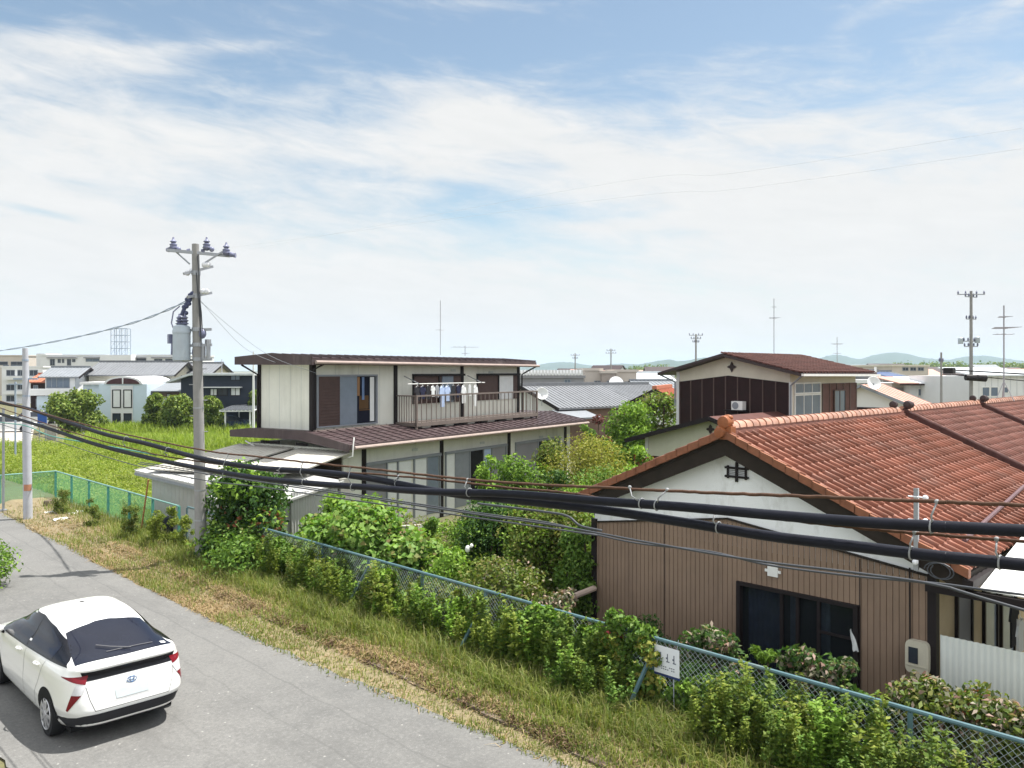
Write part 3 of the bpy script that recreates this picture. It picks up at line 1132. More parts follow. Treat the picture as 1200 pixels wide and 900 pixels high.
def red_house():
    rng = np.random.default_rng(3)
    X0, YR, YL = 12.6, 3.97, 10.27
    g = -0.5
    RY, RZ = 7.17, 4.15
    EY, EZ = 3.44, 2.44            # right eave
    LY, LZ = 10.5, 2.68            # left eave
    XV, XE = 12.25, 33.0
    t = thing('tiled_house', 'low brown clad house with orange tiled roof and white gable beside the wire fence', 'house', (X0, YR, g))

    def topz(y):
        return float(np.interp(y, [YR, 7.3, YL], [2.2, 2.62, 2.17]))
    W = on_x3(868, 685, X0), on_x3(1003, 712, X0)
    wy0, wy1, wz0, wz1 = W[1].y, W[0].y, -0.1, 1.53
    # siding: narrow ribs on a backing board, round the window opening
    mb, back = MB(), MB()
    y = YR + 0.02
    while y < YL - 0.02:
        y1 = min(y + 0.092, YL)
        segs = [(g, None)]
        if y1 > wy0 - 0.02 and y < wy1 + 0.02:
            segs = [(g, wz0 - 0.05), (wz1 + 0.06, None)]
        for za, zb in segs:
            ya, yb = y + 0.002, y1 - 0.004
            ta, tb = (topz(ya), topz(yb)) if zb is None else (zb, zb)
            fx, bx = X0 - 0.014, X0 - 0.001
            mb.hexa([(fx, ya + 0.004, za), (fx, yb - 0.004, za), (bx, yb, za), (bx, ya, za),
                     (fx, ya + 0.004, ta), (fx, yb - 0.004, tb), (bx, yb, tb), (bx, ya, ta)])
        y = y1
    mb.build('siding', MT['brown_siding'], t)
    for ya, yb, za, zb in ((YR, wy0, g, 2.15), (wy1, YL, g, 2.15), (wy0, wy1, g, wz0), (wy0, wy1, wz1, 2.15)):
        back.box(G, X0, X0 + 0.08, ya, yb, za, zb)
    back.build('wall_backing', MT['brown_siding'], t)
    # white gable above, slightly behind the siding
    mb = MB()
    mb.prism([(X0 + 0.004, YR, 2.16), (X0 + 0.004, YL, 2.16), (X0 + 0.004, YL, LZ + 0.02), (X0 + 0.004, RY, RZ - 0.12), (X0 + 0.004, YR, EZ + 0.17)], (0.08, 0, 0))
    mb.build('gable_wall', M('gable_plaster', (0.82, 0.84, 0.85), 0.85, 0.035, 1.0, bump=0.04, dirt=(0.36, 0.36, 0.32), dirt_amt=0.5, dscale=1.9, dstretch=(1, 1, 0.5)), t)
    mb = MB()
    for a, b in (((YR - 0.02, 2.2), (7.3, 2.62)), ((7.3, 2.62), (YL, 2.17))):
        mb.bar((X0 - 0.03, a[0], a[1] + 0.012), (X0 - 0.03, b[0], b[1] + 0.012), 0.05, 0.028)
    mb.build('siding_cap', MT['barge_board'], t)
    mb = MB()
    mb.box(G, X0 - 0.022, X0 - 0.013, wy0 - 0.075, wy0 - 0.06, g, 2.3)
    mb.box(G, X0 - 0.022, X0 - 0.013, 8.6, 8.612, g, 2.35)
    mb.build('sheet_joint', MT['dark_trim'], t)
    # corner boards
    for yy in (YR + 0.02, YL - 0.01):
        mb = MB()
        mb.box(G, X0 - 0.045, X0 + 0.1, yy - 0.06, yy + 0.06, g, 2.25)
        mb.build('corner_board', MT['dark_trim'], t)
    # lattice vent
    c = on_x3(864, 553, X0)
    v = MB()
    fx = X0 - 0.02
    for dy, w in ((0.0, 0.04),):
        v.box(G, fx - 0.02, fx + 0.02, c.y + dy - w / 2, c.y + dy + w / 2, c.z - 0.17, c.z + 0.17)
    for dz in (-0.085, 0.065):
        v.box(G, fx - 0.026, fx + 0.02, c.y - 0.22, c.y + 0.22, c.z + dz - 0.017, c.z + dz + 0.017)
    for dy in (-0.17, 0.17):
        v.box(G, fx - 0.015, fx + 0.02, c.y + dy - 0.015, c.y + dy + 0.015, c.z - 0.12, c.z + 0.10)
    vo = v.build('gable_vent', MT['dark_trim'], t)
    v = MB()
    for k in range(5):
        z = c.z - 0.07 + k * 0.03
        v.box(G, fx + 0.0, fx + 0.012, c.y - 0.155, c.y + 0.155, z - 0.006, z + 0.006)
    v.build('louvre', MT['far_grey'], vo)
    # south wall
    mb = MB()
    mb.box(G, X0 + 0.1, XE, YR, YR + 0.1, g, 2.62)
    mb.build('side_wall', MT['tan_wall'], t)
    mb = MB()
    mb.box(G, X0 + 0.1, XE, YL - 0.1, YL, g, 2.66)
    mb.box(G, XE - 0.1, XE, YR + 0.1, YL - 0.1, g, 2.6)
    mb.build('back_wall', MT['tan_wall'], t)
    # doors on the south wall
    for pa, pb in ((1120, 1136), (1152, 1166), (1172, 1186)):
        a, b = on_y3(pa, 700, YR), on_y3(pb, 700, YR)
        f = MB()
        for (x0, x1, z0, z1) in ((a.x - 0.06, a.x, g + 0.3, 1.75), (b.x, b.x + 0.06, g + 0.3, 1.75), (a.x - 0.06, b.x + 0.06, 1.75, 1.82)):
            f.box(G, x0, x1, YR - 0.05, YR + 0.01, z0, z1)
        fo = f.build('sliding_door', MT['dark_trim'], t)
        q = MB()
        q.box(G, a.x + 0.002, b.x - 0.002, YR - 0.02, YR - 0.004, g + 0.3, 1.748)
        q.build('pane', MT['grey_glass'] if pa > 1130 else MT['far_grey'], fo)
    # window with panes, dark room behind, curtain inside
    room = MB()
    room.box(G, X0 + 0.9, X0 + 0.95, wy0 - 0.2, wy1 + 0.2, wz0 - 0.1, wz1 + 0.1)
    room.box(G, X0 + 0.09, X0 + 0.9, wy1 + 0.1, wy1 + 0.13, wz0 - 0.1, wz1 + 0.1)
    room.box(G, X0 + 0.09, X0 + 0.9, wy0 - 0.13, wy0 - 0.1, wz0 - 0.1, wz1 + 0.1)
    room.box(G, X0 + 0.09, X0 + 0.95, wy0 - 0.2, wy1 + 0.2, wz1 + 0.1, wz1 + 0.13)
    room.box(G, X0 + 0.09, X0 + 0.95, wy0 - 0.2, wy1 + 0.2, wz0 - 0.13, wz0 - 0.1)
    room.build('room', MT['dark_room'], t)
    f = MB()
    x0, x1 = X0 - 0.07, X0 + 0.06
    f.box(G, x0, x1, wy0 - 0.05, wy0 + 0.02, wz0 - 0.05, wz1 + 0.06)
    f.box(G, x0, x1, wy1 - 0.02, wy1 + 0.05, wz0 - 0.05, wz1 + 0.06)
    f.box(G, x0, x1, wy0 + 0.02, wy1 - 0.02, wz1, wz1 + 0.06)
    f.box(G, x0, x1, wy0 + 0.02, wy1 - 0.02, wz0 - 0.05, wz0)
    fo = f.build('window', MT['dark_trim'], t)
    L = wy1 - wy0
    sash = MB()
    for fy in (0.48, 0.62, 0.30):
        sash.box(G, X0 - 0.02, X0 + 0.03, wy0 + L * fy - 0.025, wy0 + L * fy + 0.025, wz0 + 0.01, wz1 - 0.01)
    sash.box(G, X0 - 0.015, X0 + 0.02, wy0 + 0.03, wy0 + L * 0.30, 1.02, 1.06)
    sash.build('sash', MT['dark_trim'], fo)
    p = MB()
    p.box(G, X0 + 0.032, X0 + 0.037, wy0 + 0.02, wy1 - 0.02, wz0 + 0.002, wz1 - 0.002)
    p.build('pane', glass_mat('window_glass', (0.7, 0.75, 0.8), 0.72), fo)
    for ya, yb, key in ((0.66, 0.97, (0.085, 0.10, 0.16)), (0.50, 0.58, (0.28, 0.29, 0.32)), (0.24, 0.32, (0.25, 0.27, 0.29))):
        cb = MB()
        rows = []
        N = 26
        for i in range(N + 1):
            yy = wy0 + L * (ya + (yb - ya) * i / N)
            xx = X0 + 0.16 + 0.025 * math.sin(i * 1.7)
            rows.append([(xx, yy, wz0 + 0.05), (xx, yy, wz1 - 0.02)])
        cb.grid(rows)
        cb.build('curtain', M('curtain_%d' % int(ya * 100), key, 0.9, 0.3, 4), fo, smooth='all')
    # roof underlay and slopes
    u = Vector((1, 0, 0))
    for sgn, (ey, ez) in ((1, (EY, EZ)), (-1, (LY, LZ))):
        top, bot = Vector((0, RY, RZ)), Vector((0, ey, ez))
        s = (bot - top)
        Ls = s.length
        s.normalize()
        nrm = s.cross(u) * (1 if sgn < 0 else -1)
        if nrm.z < 0:
            nrm = -nrm
        mb = MB()
        a, b = top - nrm * 0.05, bot - nrm * 0.05
        mb.prism([(XV + 0.02, a.y, a.z), (XE, a.y, a.z), (XE, b.y, b.z), (XV + 0.02, b.y, b.z)], -nrm * 0.06)
        mb.build('roof_board', MT['barge_board'], t)
        secs = ((XV, 20.3, 'orange_tile'), (20.5, 26.45, 'brown_tile'), (26.65, XE, 'brown_tile')) if sgn > 0 else ((XV, XE, 'orange_tile'),)
        for xa, xb, key in secs:
            nu = int(round((xb - xa) / 0.235))
            ns = int(round(Ls / 0.26))
            tile_slope('roof', t, MT[key], (xa, RY, RZ), u, s, nrm, nu, ns, (xb - xa) / nu, Ls / ns, rng)
        # verge: trim tiles over a broad barge board
        mb = MB()
        p0, p1 = top + nrm * 0.045, bot + nrm * 0.045
        k = int(Ls / 0.235)
        for i in range(k):
            aa = p0.lerp(p1, i / k)
            bb = p0.lerp(p1, (i + 1.05) / k)
            mb.hexa([Vector((XV - 0.05, aa.y, aa.z - 0.13)), Vector((XV + 0.06, aa.y, aa.z - 0.13)), Vector((XV + 0.06, bb.y, bb.z - 0.12)), Vector((XV - 0.05, bb.y, bb.z - 0.12)),
                     Vector((XV - 0.05, aa.y, aa.z - 0.008)), Vector((XV + 0.06, aa.y, aa.z - 0.008)), Vector((XV + 0.06, bb.y, bb.z + 0.012)), Vector((XV - 0.05, bb.y, bb.z + 0.012))])
        mb.build('verge_tile', MT['rust_red'], t)
        mb = MB()
        a, b = top - nrm * 0.115, bot - nrm * 0.115
        mb.prism([(XV + 0.03, a.y, a.z), (XV + 0.03, b.y, b.z), (XV + 0.03, b.y, b.z - 0.2), (XV + 0.03, a.y, a.z - 0.27)], (0.05, 0, 0))
        mb.build('barge_board', MT['barge_board'], t)
    mb = MB()
    mb.box(G, XV + 0.027, XV + 0.085, RY - 0.09, RY + 0.09, RZ - 0.40, RZ - 0.1)
    mb.build('apex_board', MT['barge_board'], t)
    # eave board of the right slope, gutter
    mb = MB()
    mb.box(G, XV + 0.1, XE, EY + 0.02, EY + 0.06, EZ - 0.22, EZ - 0.05)
    mb.build('eave_board', MT['barge_board'], t)
    # ridge
    mb = MB()
    for i in range(2):
        mb.box(G, XV + 0.12, XE, RY - 0.13 + 0.03 * i, RY + 0.13 - 0.03 * i, RZ - 0.03 + 0.06 * i, RZ + 0.028 + 0.06 * i)
    mb.build('ridge_base', MT['brown_tile'], t)
    for xa, xb in ((XV + 0.1, 20.3), (20.5, 26.45), (26.65, XE)):
        mb = MB()
        ridge_caps(mb, (xa, RY, RZ + 0.07), (xb, RY, RZ + 0.07), 0.115, 0.235, rng)
        mb.build('ridge_cap', MT['ridge_tile'], t, smooth=True)
    # end tile: lobed block with round mouths
    mb = MB()
    mb.lathe((XV - 0.05, RY, RZ + 0.17), [(0.05, 0.0), (0.105, 0.01), (0.115, 0.06), (0.10, 0.2)], 14, (1, 0, 0))
    mb.lathe((XV - 0.12, RY + 0.04, RZ + 0.0), [(0.04, 0.0), (0.09, 0.01), (0.10, 0.06), (0.09, 0.2)], 14, (1, 0, 0))
    mb.box(G, XV - 0.02, XV + 0.14, RY - 0.14, RY + 0.14, RZ - 0.12, RZ + 0.10)
    mb.ball((XV + 0.1, RY - 0.02, RZ + 0.25), 0.07, 0.09, 0.05)
    mb.build('end_tile', MT['end_tile'], t, smooth=True)
    # ridges running down the slope between the dwellings
    s = Vector((0, EY - RY, EZ - RZ)).normalized()
    nrm = Vector((0, -s.z, s.y))
    nrm = nrm if nrm.z > 0 else -nrm
    for xx in (20.4, 26.55):
        mb = MB()
        p0 = Vector((xx, RY, RZ)) + nrm * 0.06
        p1 = Vector((xx, EY, EZ)) + nrm * 0.06
        ridge_caps(mb, p0 + nrm * 0.035, p1 + nrm * 0.035, 0.068, 0.25, rng)
        mb.hexa([p0 + Vector((-0.1, 0, 0)) - nrm * 0.05, p0 + Vector((0.1, 0, 0)) - nrm * 0.05, p1 + Vector((0.1, 0, 0)) - nrm * 0.05, p1 + Vector((-0.1, 0, 0)) - nrm * 0.05,
                 p0 + Vector((-0.07, 0, 0)) + nrm * 0.045, p0 + Vector((0.07, 0, 0)) + nrm * 0.045, p1 + Vector((0.07, 0, 0)) + nrm * 0.045, p1 + Vector((-0.07, 0, 0)) + nrm * 0.045])
        mb.build('hip_ridge', mm('hip_brown', (0.055, 0.024, 0.021), 0.85, 0.3, 6), t, smooth=True)
        mb = MB()
        mb.lathe((xx - 0.55, RY, RZ + 0.24), [(0.05, 0), (0.085, 0.02), (0.09, 0.08), (0.06, 0.2)], 12, (1, 0, 0))
        mb.lathe((xx - 0.02, RY - 0.12, RZ + 0.22), [(0.05, 0), (0.10, 0.03), (0.105, 0.10), (0.07, 0.22)], 12, (1, -0.3, 0))
        mb.build('end_tile', MT['dark_tile'], t, smooth=True)
    # black cap tile at the left eave end
    # meter box on the wall
    c = on_x3(1078, 768, X0)
    mb = MB()
    h2, w2 = 0.235, 0.16
    pts = []
    for i in range(24):
        a = 2 * math.pi * i / 24
        cx, cz = math.cos(a), math.sin(a)
        pts.append((X0 - 0.14, c.y + w2 * math.copysign(abs(cx) ** 0.35, cx), c.z + h2 * math.copysign(abs(cz) ** 0.35, cz)))
    mb.prism(pts, (0.112, 0, 0))
    bo = mb.build('meter_box', MT['cream_box'], t)
    mb = MB()
    mb.box(G, X0 - 0.148, X0 - 0.138, c.y - 0.02, c.y + 0.11, c.z - 0.09, c.z + 0.14)
    mb.build('meter_window', MT['window_dark'], bo)
    mb = MB()
    mb.box(G, X0 - 0.153, X0 - 0.141, c.y - 0.13, c.y + 0.14, c.z - 0.13, c.z - 0.115)
    mb.build('meter_lip', MT['cream_box'], bo)
    mb = MB()
    mb.tube([(X0 - 0.05, c.y + 0.12, c.z + 0.22), (X0 - 0.05, c.y + 0.125, 2.3)], 0.012, 6)
    mb.build('conduit', MT['dark_trim'], t)
    # pale cover plate with side tabs
    c = on_x3(907, 668, X0)
    mb = MB()
    mb.box(G, X0 - 0.055, X0 - 0.03, c.y - 0.09, c.y + 0.09, c.z - 0.1, c.z + 0.1)
    mb.box(G, X0 - 0.05, X0 - 0.031, c.y - 0.14, c.y + 0.14, c.z - 0.035, c.z + 0.01)
    mb.build('cover_plate', MT['white_plastic'], t)
    # steel service mast with brackets
    q = on_x3(1074, 572, XV - 0.03)
    q2 = on_x3(1075, 668, XV - 0.03)
    mb = MB()
    xx = XV - 0.035
    mb.box(G, xx - 0.025, xx + 0.02, q.y - 0.03, q.y - 0.012, q2.z, q.z)
    mb.box(G, xx - 0.025, xx - 0.012, q.y - 0.012, q.y + 0.03, q2.z, q.z)
    mo = mb.build('service_mast', MT['steel'], t)
    mb = MB()
    for dz in (-0.12, -0.45):
        mb.tube([(xx - 0.03, q.y - 0.12, q.z + dz), (xx - 0.03, q.y + 0.1, q.z + dz)], 0.012, 6)
        mb.ball((xx - 0.03, q.y - 0.13, q.z + dz), 0.04)
    mb.ball((xx - 0.04, q.y, q2.z + 0.12), 0.045)
    mb.build('mast_insulator', MT['insulator_white'], mo)
    mb = MB()
    pts = []
    for i in range(30):
        a = i / 29 * 4.2 * math.pi
        pts.append((xx - 0.05, q.y - 0.28 + 0.16 * math.cos(a) - 0.01 * i * 0.3, q2.z + 0.05 + 0.11 * math.sin(a)))
    mb.tube(pts, 0.009, 5)
    mb.tube([(xx - 0.03, q.y - 0.01, q2.z + 0.3), (X0 - 0.04, q.y + 0.15, 2.6), (X0 - 0.03, q.y + 0.9, 3.0), (X0 - 0.02, q.y + 1.5, 3.35)], 0.006, 5)
    mb.build('service_cable', MT['thin_wire'], mo)
    # eave end block below the tiles at the near corner
    mb = MB()
    e = Vector((XV, EY, EZ))
    mb.bar(e + Vector((0.02, 0.0, -0.18)), e + Vector((1.4, 0.0, -0.18)), 0.14, 0.12)
    mb.build('eave_gutter', MT['dark_trim'], t)
    # porch: translucent sloping roof on posts, with a corrugated screen
    po = MB()
    zz = lambda x: 2.16 + 0.18 * (x - 12.5)
    po.prism([(12.5, 3.36, 2.16), (17.5, 3.36, zz(17.5)), (17.5, -3.0, zz(17.5)), (12.5, -3.0, 2.16)], (0, 0, 0.015))
    pr = po.build('porch_roof', MT['white_plastic'], t)
    mb = MB()
    mb.box(G, 12.46, 12.56, -3.0, 4.05, 2.02, 2.13)
    for yy in (3.3, 1.6, 0.0):
        mb.bar((12.52, yy, 2.10), (17.5, yy, zz(17.5) - 0.06), 0.05, 0.08)
    mb.build('porch_beam', MT['dark_trim'], t)
    for x_, y_ in ((14.6, 3.0), (16.2, 2.4)):
        mb = MB()
        mb.box(G, x_, x_ + 0.1, y_, y_ + 0.1, g, zz(x_) - 0.05)
        mb.build('porch_post', MT['dark_trim'], t)
    mb = MB()
    rows = []
    y = 3.88
    i = 0
    while y > -1.5:
        xx = 12.56 + 0.012 * math.cos(i * math.pi / 2)
        rows.append([(xx, y, g), (xx, y, 1.41)])
        y -= 0.02
        i += 1
    mb.grid(rows)
    mb.build('screen_panel', MT['polycarb'], t, smooth='all')
    mb = MB()
    for z in (1.33, 0.42):
        mb.box(G, 12.585, 12.62, -1.5, 3.88, z, z + 0.045)
    mb.build('screen_rail', MT['wood_grey'], t)
    # slanting pipe lying on the tiles
    pp = MB()
    q = lambda x, y: Vector((x, y, RZ + (y - RY) * (EZ - RZ) / (EY - RY) + 0.09))
    pp.tube([q(13.25, 3.76), q(18.7, 4.22)], 0.035, 8)
    o = pp.build('roof_pipe', mm('pipe_brown', (0.12, 0.07, 0.075), 0.5), None, smooth=True, loc=q(13.25, 3.6))
    tag(o, 'long dull purple pipe lying slantwise on the orange roof tiles', 'pipe')
    # white rag on the window edge
    c = on_x3(1003, 748, X0)
    mb = MB()
    rows = []
    for i in range(7):
        f_ = i / 6
        rows.append([(X0 - 0.09 - 0.02 * math.sin(j * 2 + i), c.y + 0.05 - 0.1 * f_ * (0.3 + j / 4) + 0.05 * j / 4 - 0.06 * (j / 4), c.z + 0.16 - 0.32 * f_ - 0.02 * (j % 2)) for j in range(5)])
    mb.grid(rows)
    o = mb.build('rag', MT['white_paper'], None, smooth='all', loc=c)
    tag(o, 'white rag hung on the right edge of the dark window', 'rag')
    # washing under the porch
    c = on_y3(1194, 742, 3.2)
    o = garment('jacket', c + Vector((0, 0, 0.22)), Vector((1, 0, 0)), 0.42, 0.5, MT['white_paper'], 'white jacket hanging under the porch of the tiled house')
    c = on_y3(1187, 722, 3.4)
    o = garment('dark_coat', c + Vector((0, 0, 0.3)), Vector((1, 0, 0)), 0.5, 0.75, mm('cloth_black', (0.03, 0.03, 0.035), 0.9), 'long black coat hanging under the porch of the tiled house')
    return t


def garment(name, top, u, w, h, mat, label, group=None, kind='shirt'):
    """a shirt or trousers on a hanger: shaped, folded sheet with thickness"""
    u = Vector(u).normalized()
    nrm = u.cross(Vector((0, 0, 1)))
    if kind == 'shirt':
        pts = [(-0.12, 0), (-0.5, -0.12), (-0.62, -0.42), (-0.45, -0.46), (-0.36, -0.30), (-0.34, -1), (0.34, -1), (0.36, -0.30), (0.45, -0.46), (0.62, -0.42), (0.5, -0.12), (0.12, 0), (0, -0.07)]
    else:
        pts = [(-0.3, 0), (-0.36, -1), (-0.06, -1), (0, -0.3), (0.06, -1), (0.36, -1), (0.3, 0)]
    mb = MB()
    P = [top + u * (x * w) + Vector((0, 0, y * h)) + nrm * (0.02 * math.sin(x * 9)) for x, y in pts]
    mb.prism(P, nrm * 0.03)
    o = mb.build(name, mat, None, loc=top)
    tag(o, label, 'clothing', group)
    hk = MB()
    hk.tube([top + u * (-0.3 * w) + nrm * 0.015 + Vector((0, 0, -0.03)), top + nrm * 0.015 + Vector((0, 0, 0.03)), top + u * (0.3 * w) + nrm * 0.015 + Vector((0, 0, -0.03))], 0.006, 4)
    hk.tube([top + nrm * 0.015 + Vector((0, 0, 0.03)), top + nrm * 0.015 + Vector((0, 0, 0.1))], 0.005, 4)
    hk.build('hanger', MT['white_plastic'], o)
    return o


def add_window(t, fr, a0, a1, z0, z1, b=0.0, frame='grey_frame', panes=2, mat='window_mid', fw=0.05, name='window'):
    f = MB()
    y0, y1 = b - 0.05, b + 0.004
    f.box(fr, a0 - fw, a0, y0, y1, z0 - fw, z1 + fw)
    f.box(fr, a1, a1 + fw, y0, y1, z0 - fw, z1 + fw)
    f.box(fr, a0, a1, y0, y1, z1, z1 + fw)
    f.box(fr, a0, a1, y0, y1, z0 - fw, z0)
    for i in range(1, panes):
        aa = a0 + (a1 - a0) * i / panes
        f.box(fr, aa - fw * 0.4, aa + fw * 0.4, b - 0.04, b - 0.006, z0, z1)
    o = f.build(name, MT[frame], t)
    p = MB()
    p.box(fr, a0 + 0.001, a1 - 0.001, b - 0.022, b - 0.003, z0 + 0.001, z1 - 0.001)
    p.build('pane', MT[mat], o)
    return o


def two_storey_house():
    g = -0.5
    fr = Fr(366, 27.5, 57.1)
    L = fr.a_of(609)
    D = 2.7
    zb, zt = 3.12, 5.50
    t = thing('two_storey_house', 'cream two storey house with flat brown roofs and a long balcony of washing', 'house', fr.p(0, 0, g))
    # upper storey
    mb = MB()
    mb.box(fr, 0, L, 0, D, zb - 0.1, zt)
    mb.build('upper_wall', MT['cream_panel'], t)
    # panel joints
    mb = MB()
    for x in (393, 420, 445, 540, 560):
        a = fr.a_of(x)
        if fr.z_of(440, a) > 0:
            mb.box(fr, a - 0.008, a + 0.008, -0.004, 0.001, zt - 0.55 if x not in (445,) else zb, zt - 0.01)
    for i in range(1, 5):
        b = D * i / 5
        mb.box(fr, -0.004, 0.001, b - 0.008, b + 0.008, zb, zt - 0.01)
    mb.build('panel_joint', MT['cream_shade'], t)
    for x in (367, 463, 541, 607):
        a = fr.a_of(x)
        p = MB()
        p.box(fr, a - 0.09, a + 0.09, -0.05, 0.05 if x != 367 else 0.02, zb - 0.05, zt - 0.005)
        if x == 367:
            p.box(fr, -0.04, a - 0.092, -0.048, 0.1, zb - 0.05, zt - 0.006)
        p.build('corner_post', MT['dark_trim'], t)
    p = MB()
    p.box(fr, -0.05, 0.05, D - 0.12, D + 0.02, zb - 0.3, zt - 0.005)
    p.build('corner_post', MT['dark_trim'], t)
    # flat roof with fascia, gutter
    o_ = 0.55
    mb = MB()
    rp = [(-o_, zt + 0.03), (D * 0.5, zt + 0.16), (D + 0.6, zt + 0.05)]
    for (b0, z0), (b1, z1) in zip(rp[:-1], rp[1:]):
        mb.hexa([fr.p(-o_, b0, z0), fr.p(L + o_, b0, z0), fr.p(L + o_, b1, z1), fr.p(-o_, b1, z1),
                 fr.p(-o_, b0, z0 + 0.10), fr.p(L + o_, b0, z0 + 0.10), fr.p(L + o_, b1, z1 + 0.10), fr.p(-o_, b1, z1 + 0.10)])
    n = int((L + 2 * o_) / 0.42)
    for i in range(n + 1):
        a = -o_ + (L + 2 * o_) * i / n
        mb.bar(fr.p(a, -o_ - 0.02, zt + 0.145), fr.p(a, D * 0.5, zt + 0.275), 0.05, 0.04)
    mb.build('roof', MT['brown_metal'], t)
    mb = MB()
    mb.box(fr, -o_ - 0.02, L + o_ + 0.02, -o_ - 0.04, -o_ - 0.005, zt - 0.12, zt + 0.09)
    mb.prism([fr.p(-o_ - 0.03, -o_, zt - 0.12), fr.p(-o_ - 0.03, D + 0.6, zt - 0.10), fr.p(-o_ - 0.03, D + 0.6, zt + 0.18), fr.p(-o_ - 0.03, D * 0.5, zt + 0.30), fr.p(-o_ - 0.03, -o_, zt + 0.17)], fr.p(0.03, 0, 0) - fr.p(0, 0, 0))
    mb.build('roof_fascia', MT['brown_fascia'], t)
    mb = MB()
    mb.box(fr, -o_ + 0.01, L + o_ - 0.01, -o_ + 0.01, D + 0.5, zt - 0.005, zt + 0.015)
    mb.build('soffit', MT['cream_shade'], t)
    gt = MB()
    gt.tube([fr.p(-o_ + 0.1, -o_ - 0.10, zt - 0.03), fr.p(L + o_ + 0.15, -o_ - 0.10, zt - 0.09)], 0.06, 8)
    gt.build('gutter', MT['gutter'], t, smooth=True)
    dp = MB()
    dp.tube([fr.p(L + o_, -o_ - 0.08, zt - 0.1), fr.p(L + 0.25, -0.15, zt - 0.4), fr.p(L + 0.06, -0.09, zt - 0.5), fr.p(L + 0.06, -0.09, zb)], 0.035, 6)
    dp.tube([fr.p(-o_ + 0.1, D + 0.4, zt - 0.1), fr.p(-0.1, D - 0.05, zt - 0.45), fr.p(-0.1, D - 0.05, zb)], 0.035, 6)
    dp.tube([fr.p(-o_ + 0.5, -o_ - 0.08, zt - 0.08), fr.p(-0.1, -0.12, zt - 0.3), fr.p(-0.1, -0.10, zb)], 0.035, 6)
    dp.build('downpipe', MT['dark_trim'], t, smooth=True)
    # upper windows
    a0, a1, z0, z1 = fr.rect(371, 441, 439, 496)
    z0 = zb + 0.16
    f = MB()
    for q in ((a0 - 0.06, a0, z0 - 0.05, z1 + 0.06), (a1, a1 + 0.07, z0 - 0.05, z1 + 0.06), (a0, a1, z1, z1 + 0.06), (a0, a1, z0 - 0.05, z0)):
        f.box(fr, q[0], q[1], -0.10, -0.003, q[2], q[3])
    wo = f.build('window', MT['grey_frame'], t)
    s_ = MB()
    am, an = fr.a_of(397), fr.a_of(417)
    k = 16
    for i in range(k):
        za, zc = z0 + (z1 - z0) * i / k, z0 + (z1 - z0) * (i + 0.8) / k
        s_.box(fr, a0 + 0.03, am - 0.03, -0.085, -0.05, za, zc)
    s_.box(fr, a0 + 0.001, am - 0.001, -0.05, -0.006, z0 + 0.001, z1 - 0.001)
    s_.build('shutter', MT['shutter'], wo)
    s_ = MB()
    s_.box(fr, am, an, -0.06, -0.02, z0 + 0.002, z1 - 0.002)
    s_.build('pane', MT['grey_glass'], wo)
    s_ = MB()
    s_.box(fr, an + 0.001, a1 - 0.001, -0.014, -0.004, z0 + 0.003, z1 - 0.003)
    s_.build('room', mm('room_navy', (0.008, 0.009, 0.02), 0.9), wo)
    s_ = MB()
    s_.box(fr, an + 0.02, an + 0.15, -0.05, -0.016, z0 + 1.0, z1 - 0.03)
    s_.build('door_edge', mm('wood_orange', (0.24, 0.13, 0.06), 0.6), wo)
    s_ = MB()
    s_.box(fr, an + 0.15, a1 - 0.35, -0.022, -0.015, z0 + 0.52, z0 + 1.0)
    s_.box(fr, an + 0.15, a1 - 0.2, -0.03, -0.015, z0 + 0.46, z0 + 0.5)
    s_.build('cupboard', mm('wood_brown', (0.10, 0.055, 0.022), 0.7), wo)
    for da, mat, wd in ((0.30, 'white_paper', 0.22), (0.72, 'cloth_blue', 0.12)):
        rows = []
        for i in range(15):
            rows.append([fr.p(a1 - da + wd * i / 14, -0.045 + 0.012 * math.sin(i * 1.6), zz + (0.25 if da > 0.5 and zz < z0 + 1 else 0)) for zz in (z0 + 0.05 if da < 0.5 else z0 + 0.6, z1 - 0.03)])
        c = MB().grid(rows)
        c.build('curtain', mm('cloth_blue', (0.17, 0.25, 0.42), 0.9) if mat == 'cloth_blue' else MT[mat], wo, smooth='all')
    # still rail under the window
    mb = MB()
    mb.box(fr, a0 - 0.2, fr.a_of(452), -0.16, -0.06, zb - 0.02, zb + 0.05)
    mb.build('sill_flashing', MT['gutter'], t)
    for x0, y0, x1, y1, pale in ((484, 444, 541, 466, 0), (559, 445, 606, 467, 1)):
        a0, a1, z0, z1 = fr.rect(x0, y0, x1, y1)
        z0 = zb + 0.75
        z1 = zb + 1.85
        f = MB()
        f.box(fr, a0 - 0.06, a1 + 0.06, -0.16, -0.003, z1, z1 + 0.09)
        f.box(fr, a0 - 0.05, a0, -0.07, -0.003, z0, z1)
        f.box(fr, a1, a1 + 0.05, -0.07, -0.003, z0, z1)
        wo = f.build('window', MT['dark_trim'], t)
        p = MB()
        p.box(fr, a0, a1, -0.03, -0.004, z0 + 0.002, z1 - 0.002)
        p.build('pane', MT['shutter'], wo)
        p = MB()
        if pale:
            p.box(fr, fr.a_of(583), fr.a_of(600), -0.06, -0.032, z0 + 0.003, z1 - 0.003)
            p.build('blind', MT['white_paper'], wo)
        else:
            p.box(fr, fr.a_of(517), fr.a_of(530), -0.06, -0.032, z0 + 0.003, z1 - 0.003)
            p.build('screen', MT['grey_glass'], wo)
        p = MB()
        am = (a0 + a1) / 2
        p.box(fr, am - 0.04, am + 0.04, -0.065, -0.033, z0 + 0.004, z1 - 0.004)
        p.build('sash', MT['dark_trim'], wo)
    # balcony: floor beam, posts, rails and bars
    bz = 3.08
    bb = -1.05
    A0, A1 = fr.a_of(488, bb), fr.a_of(629, bb)
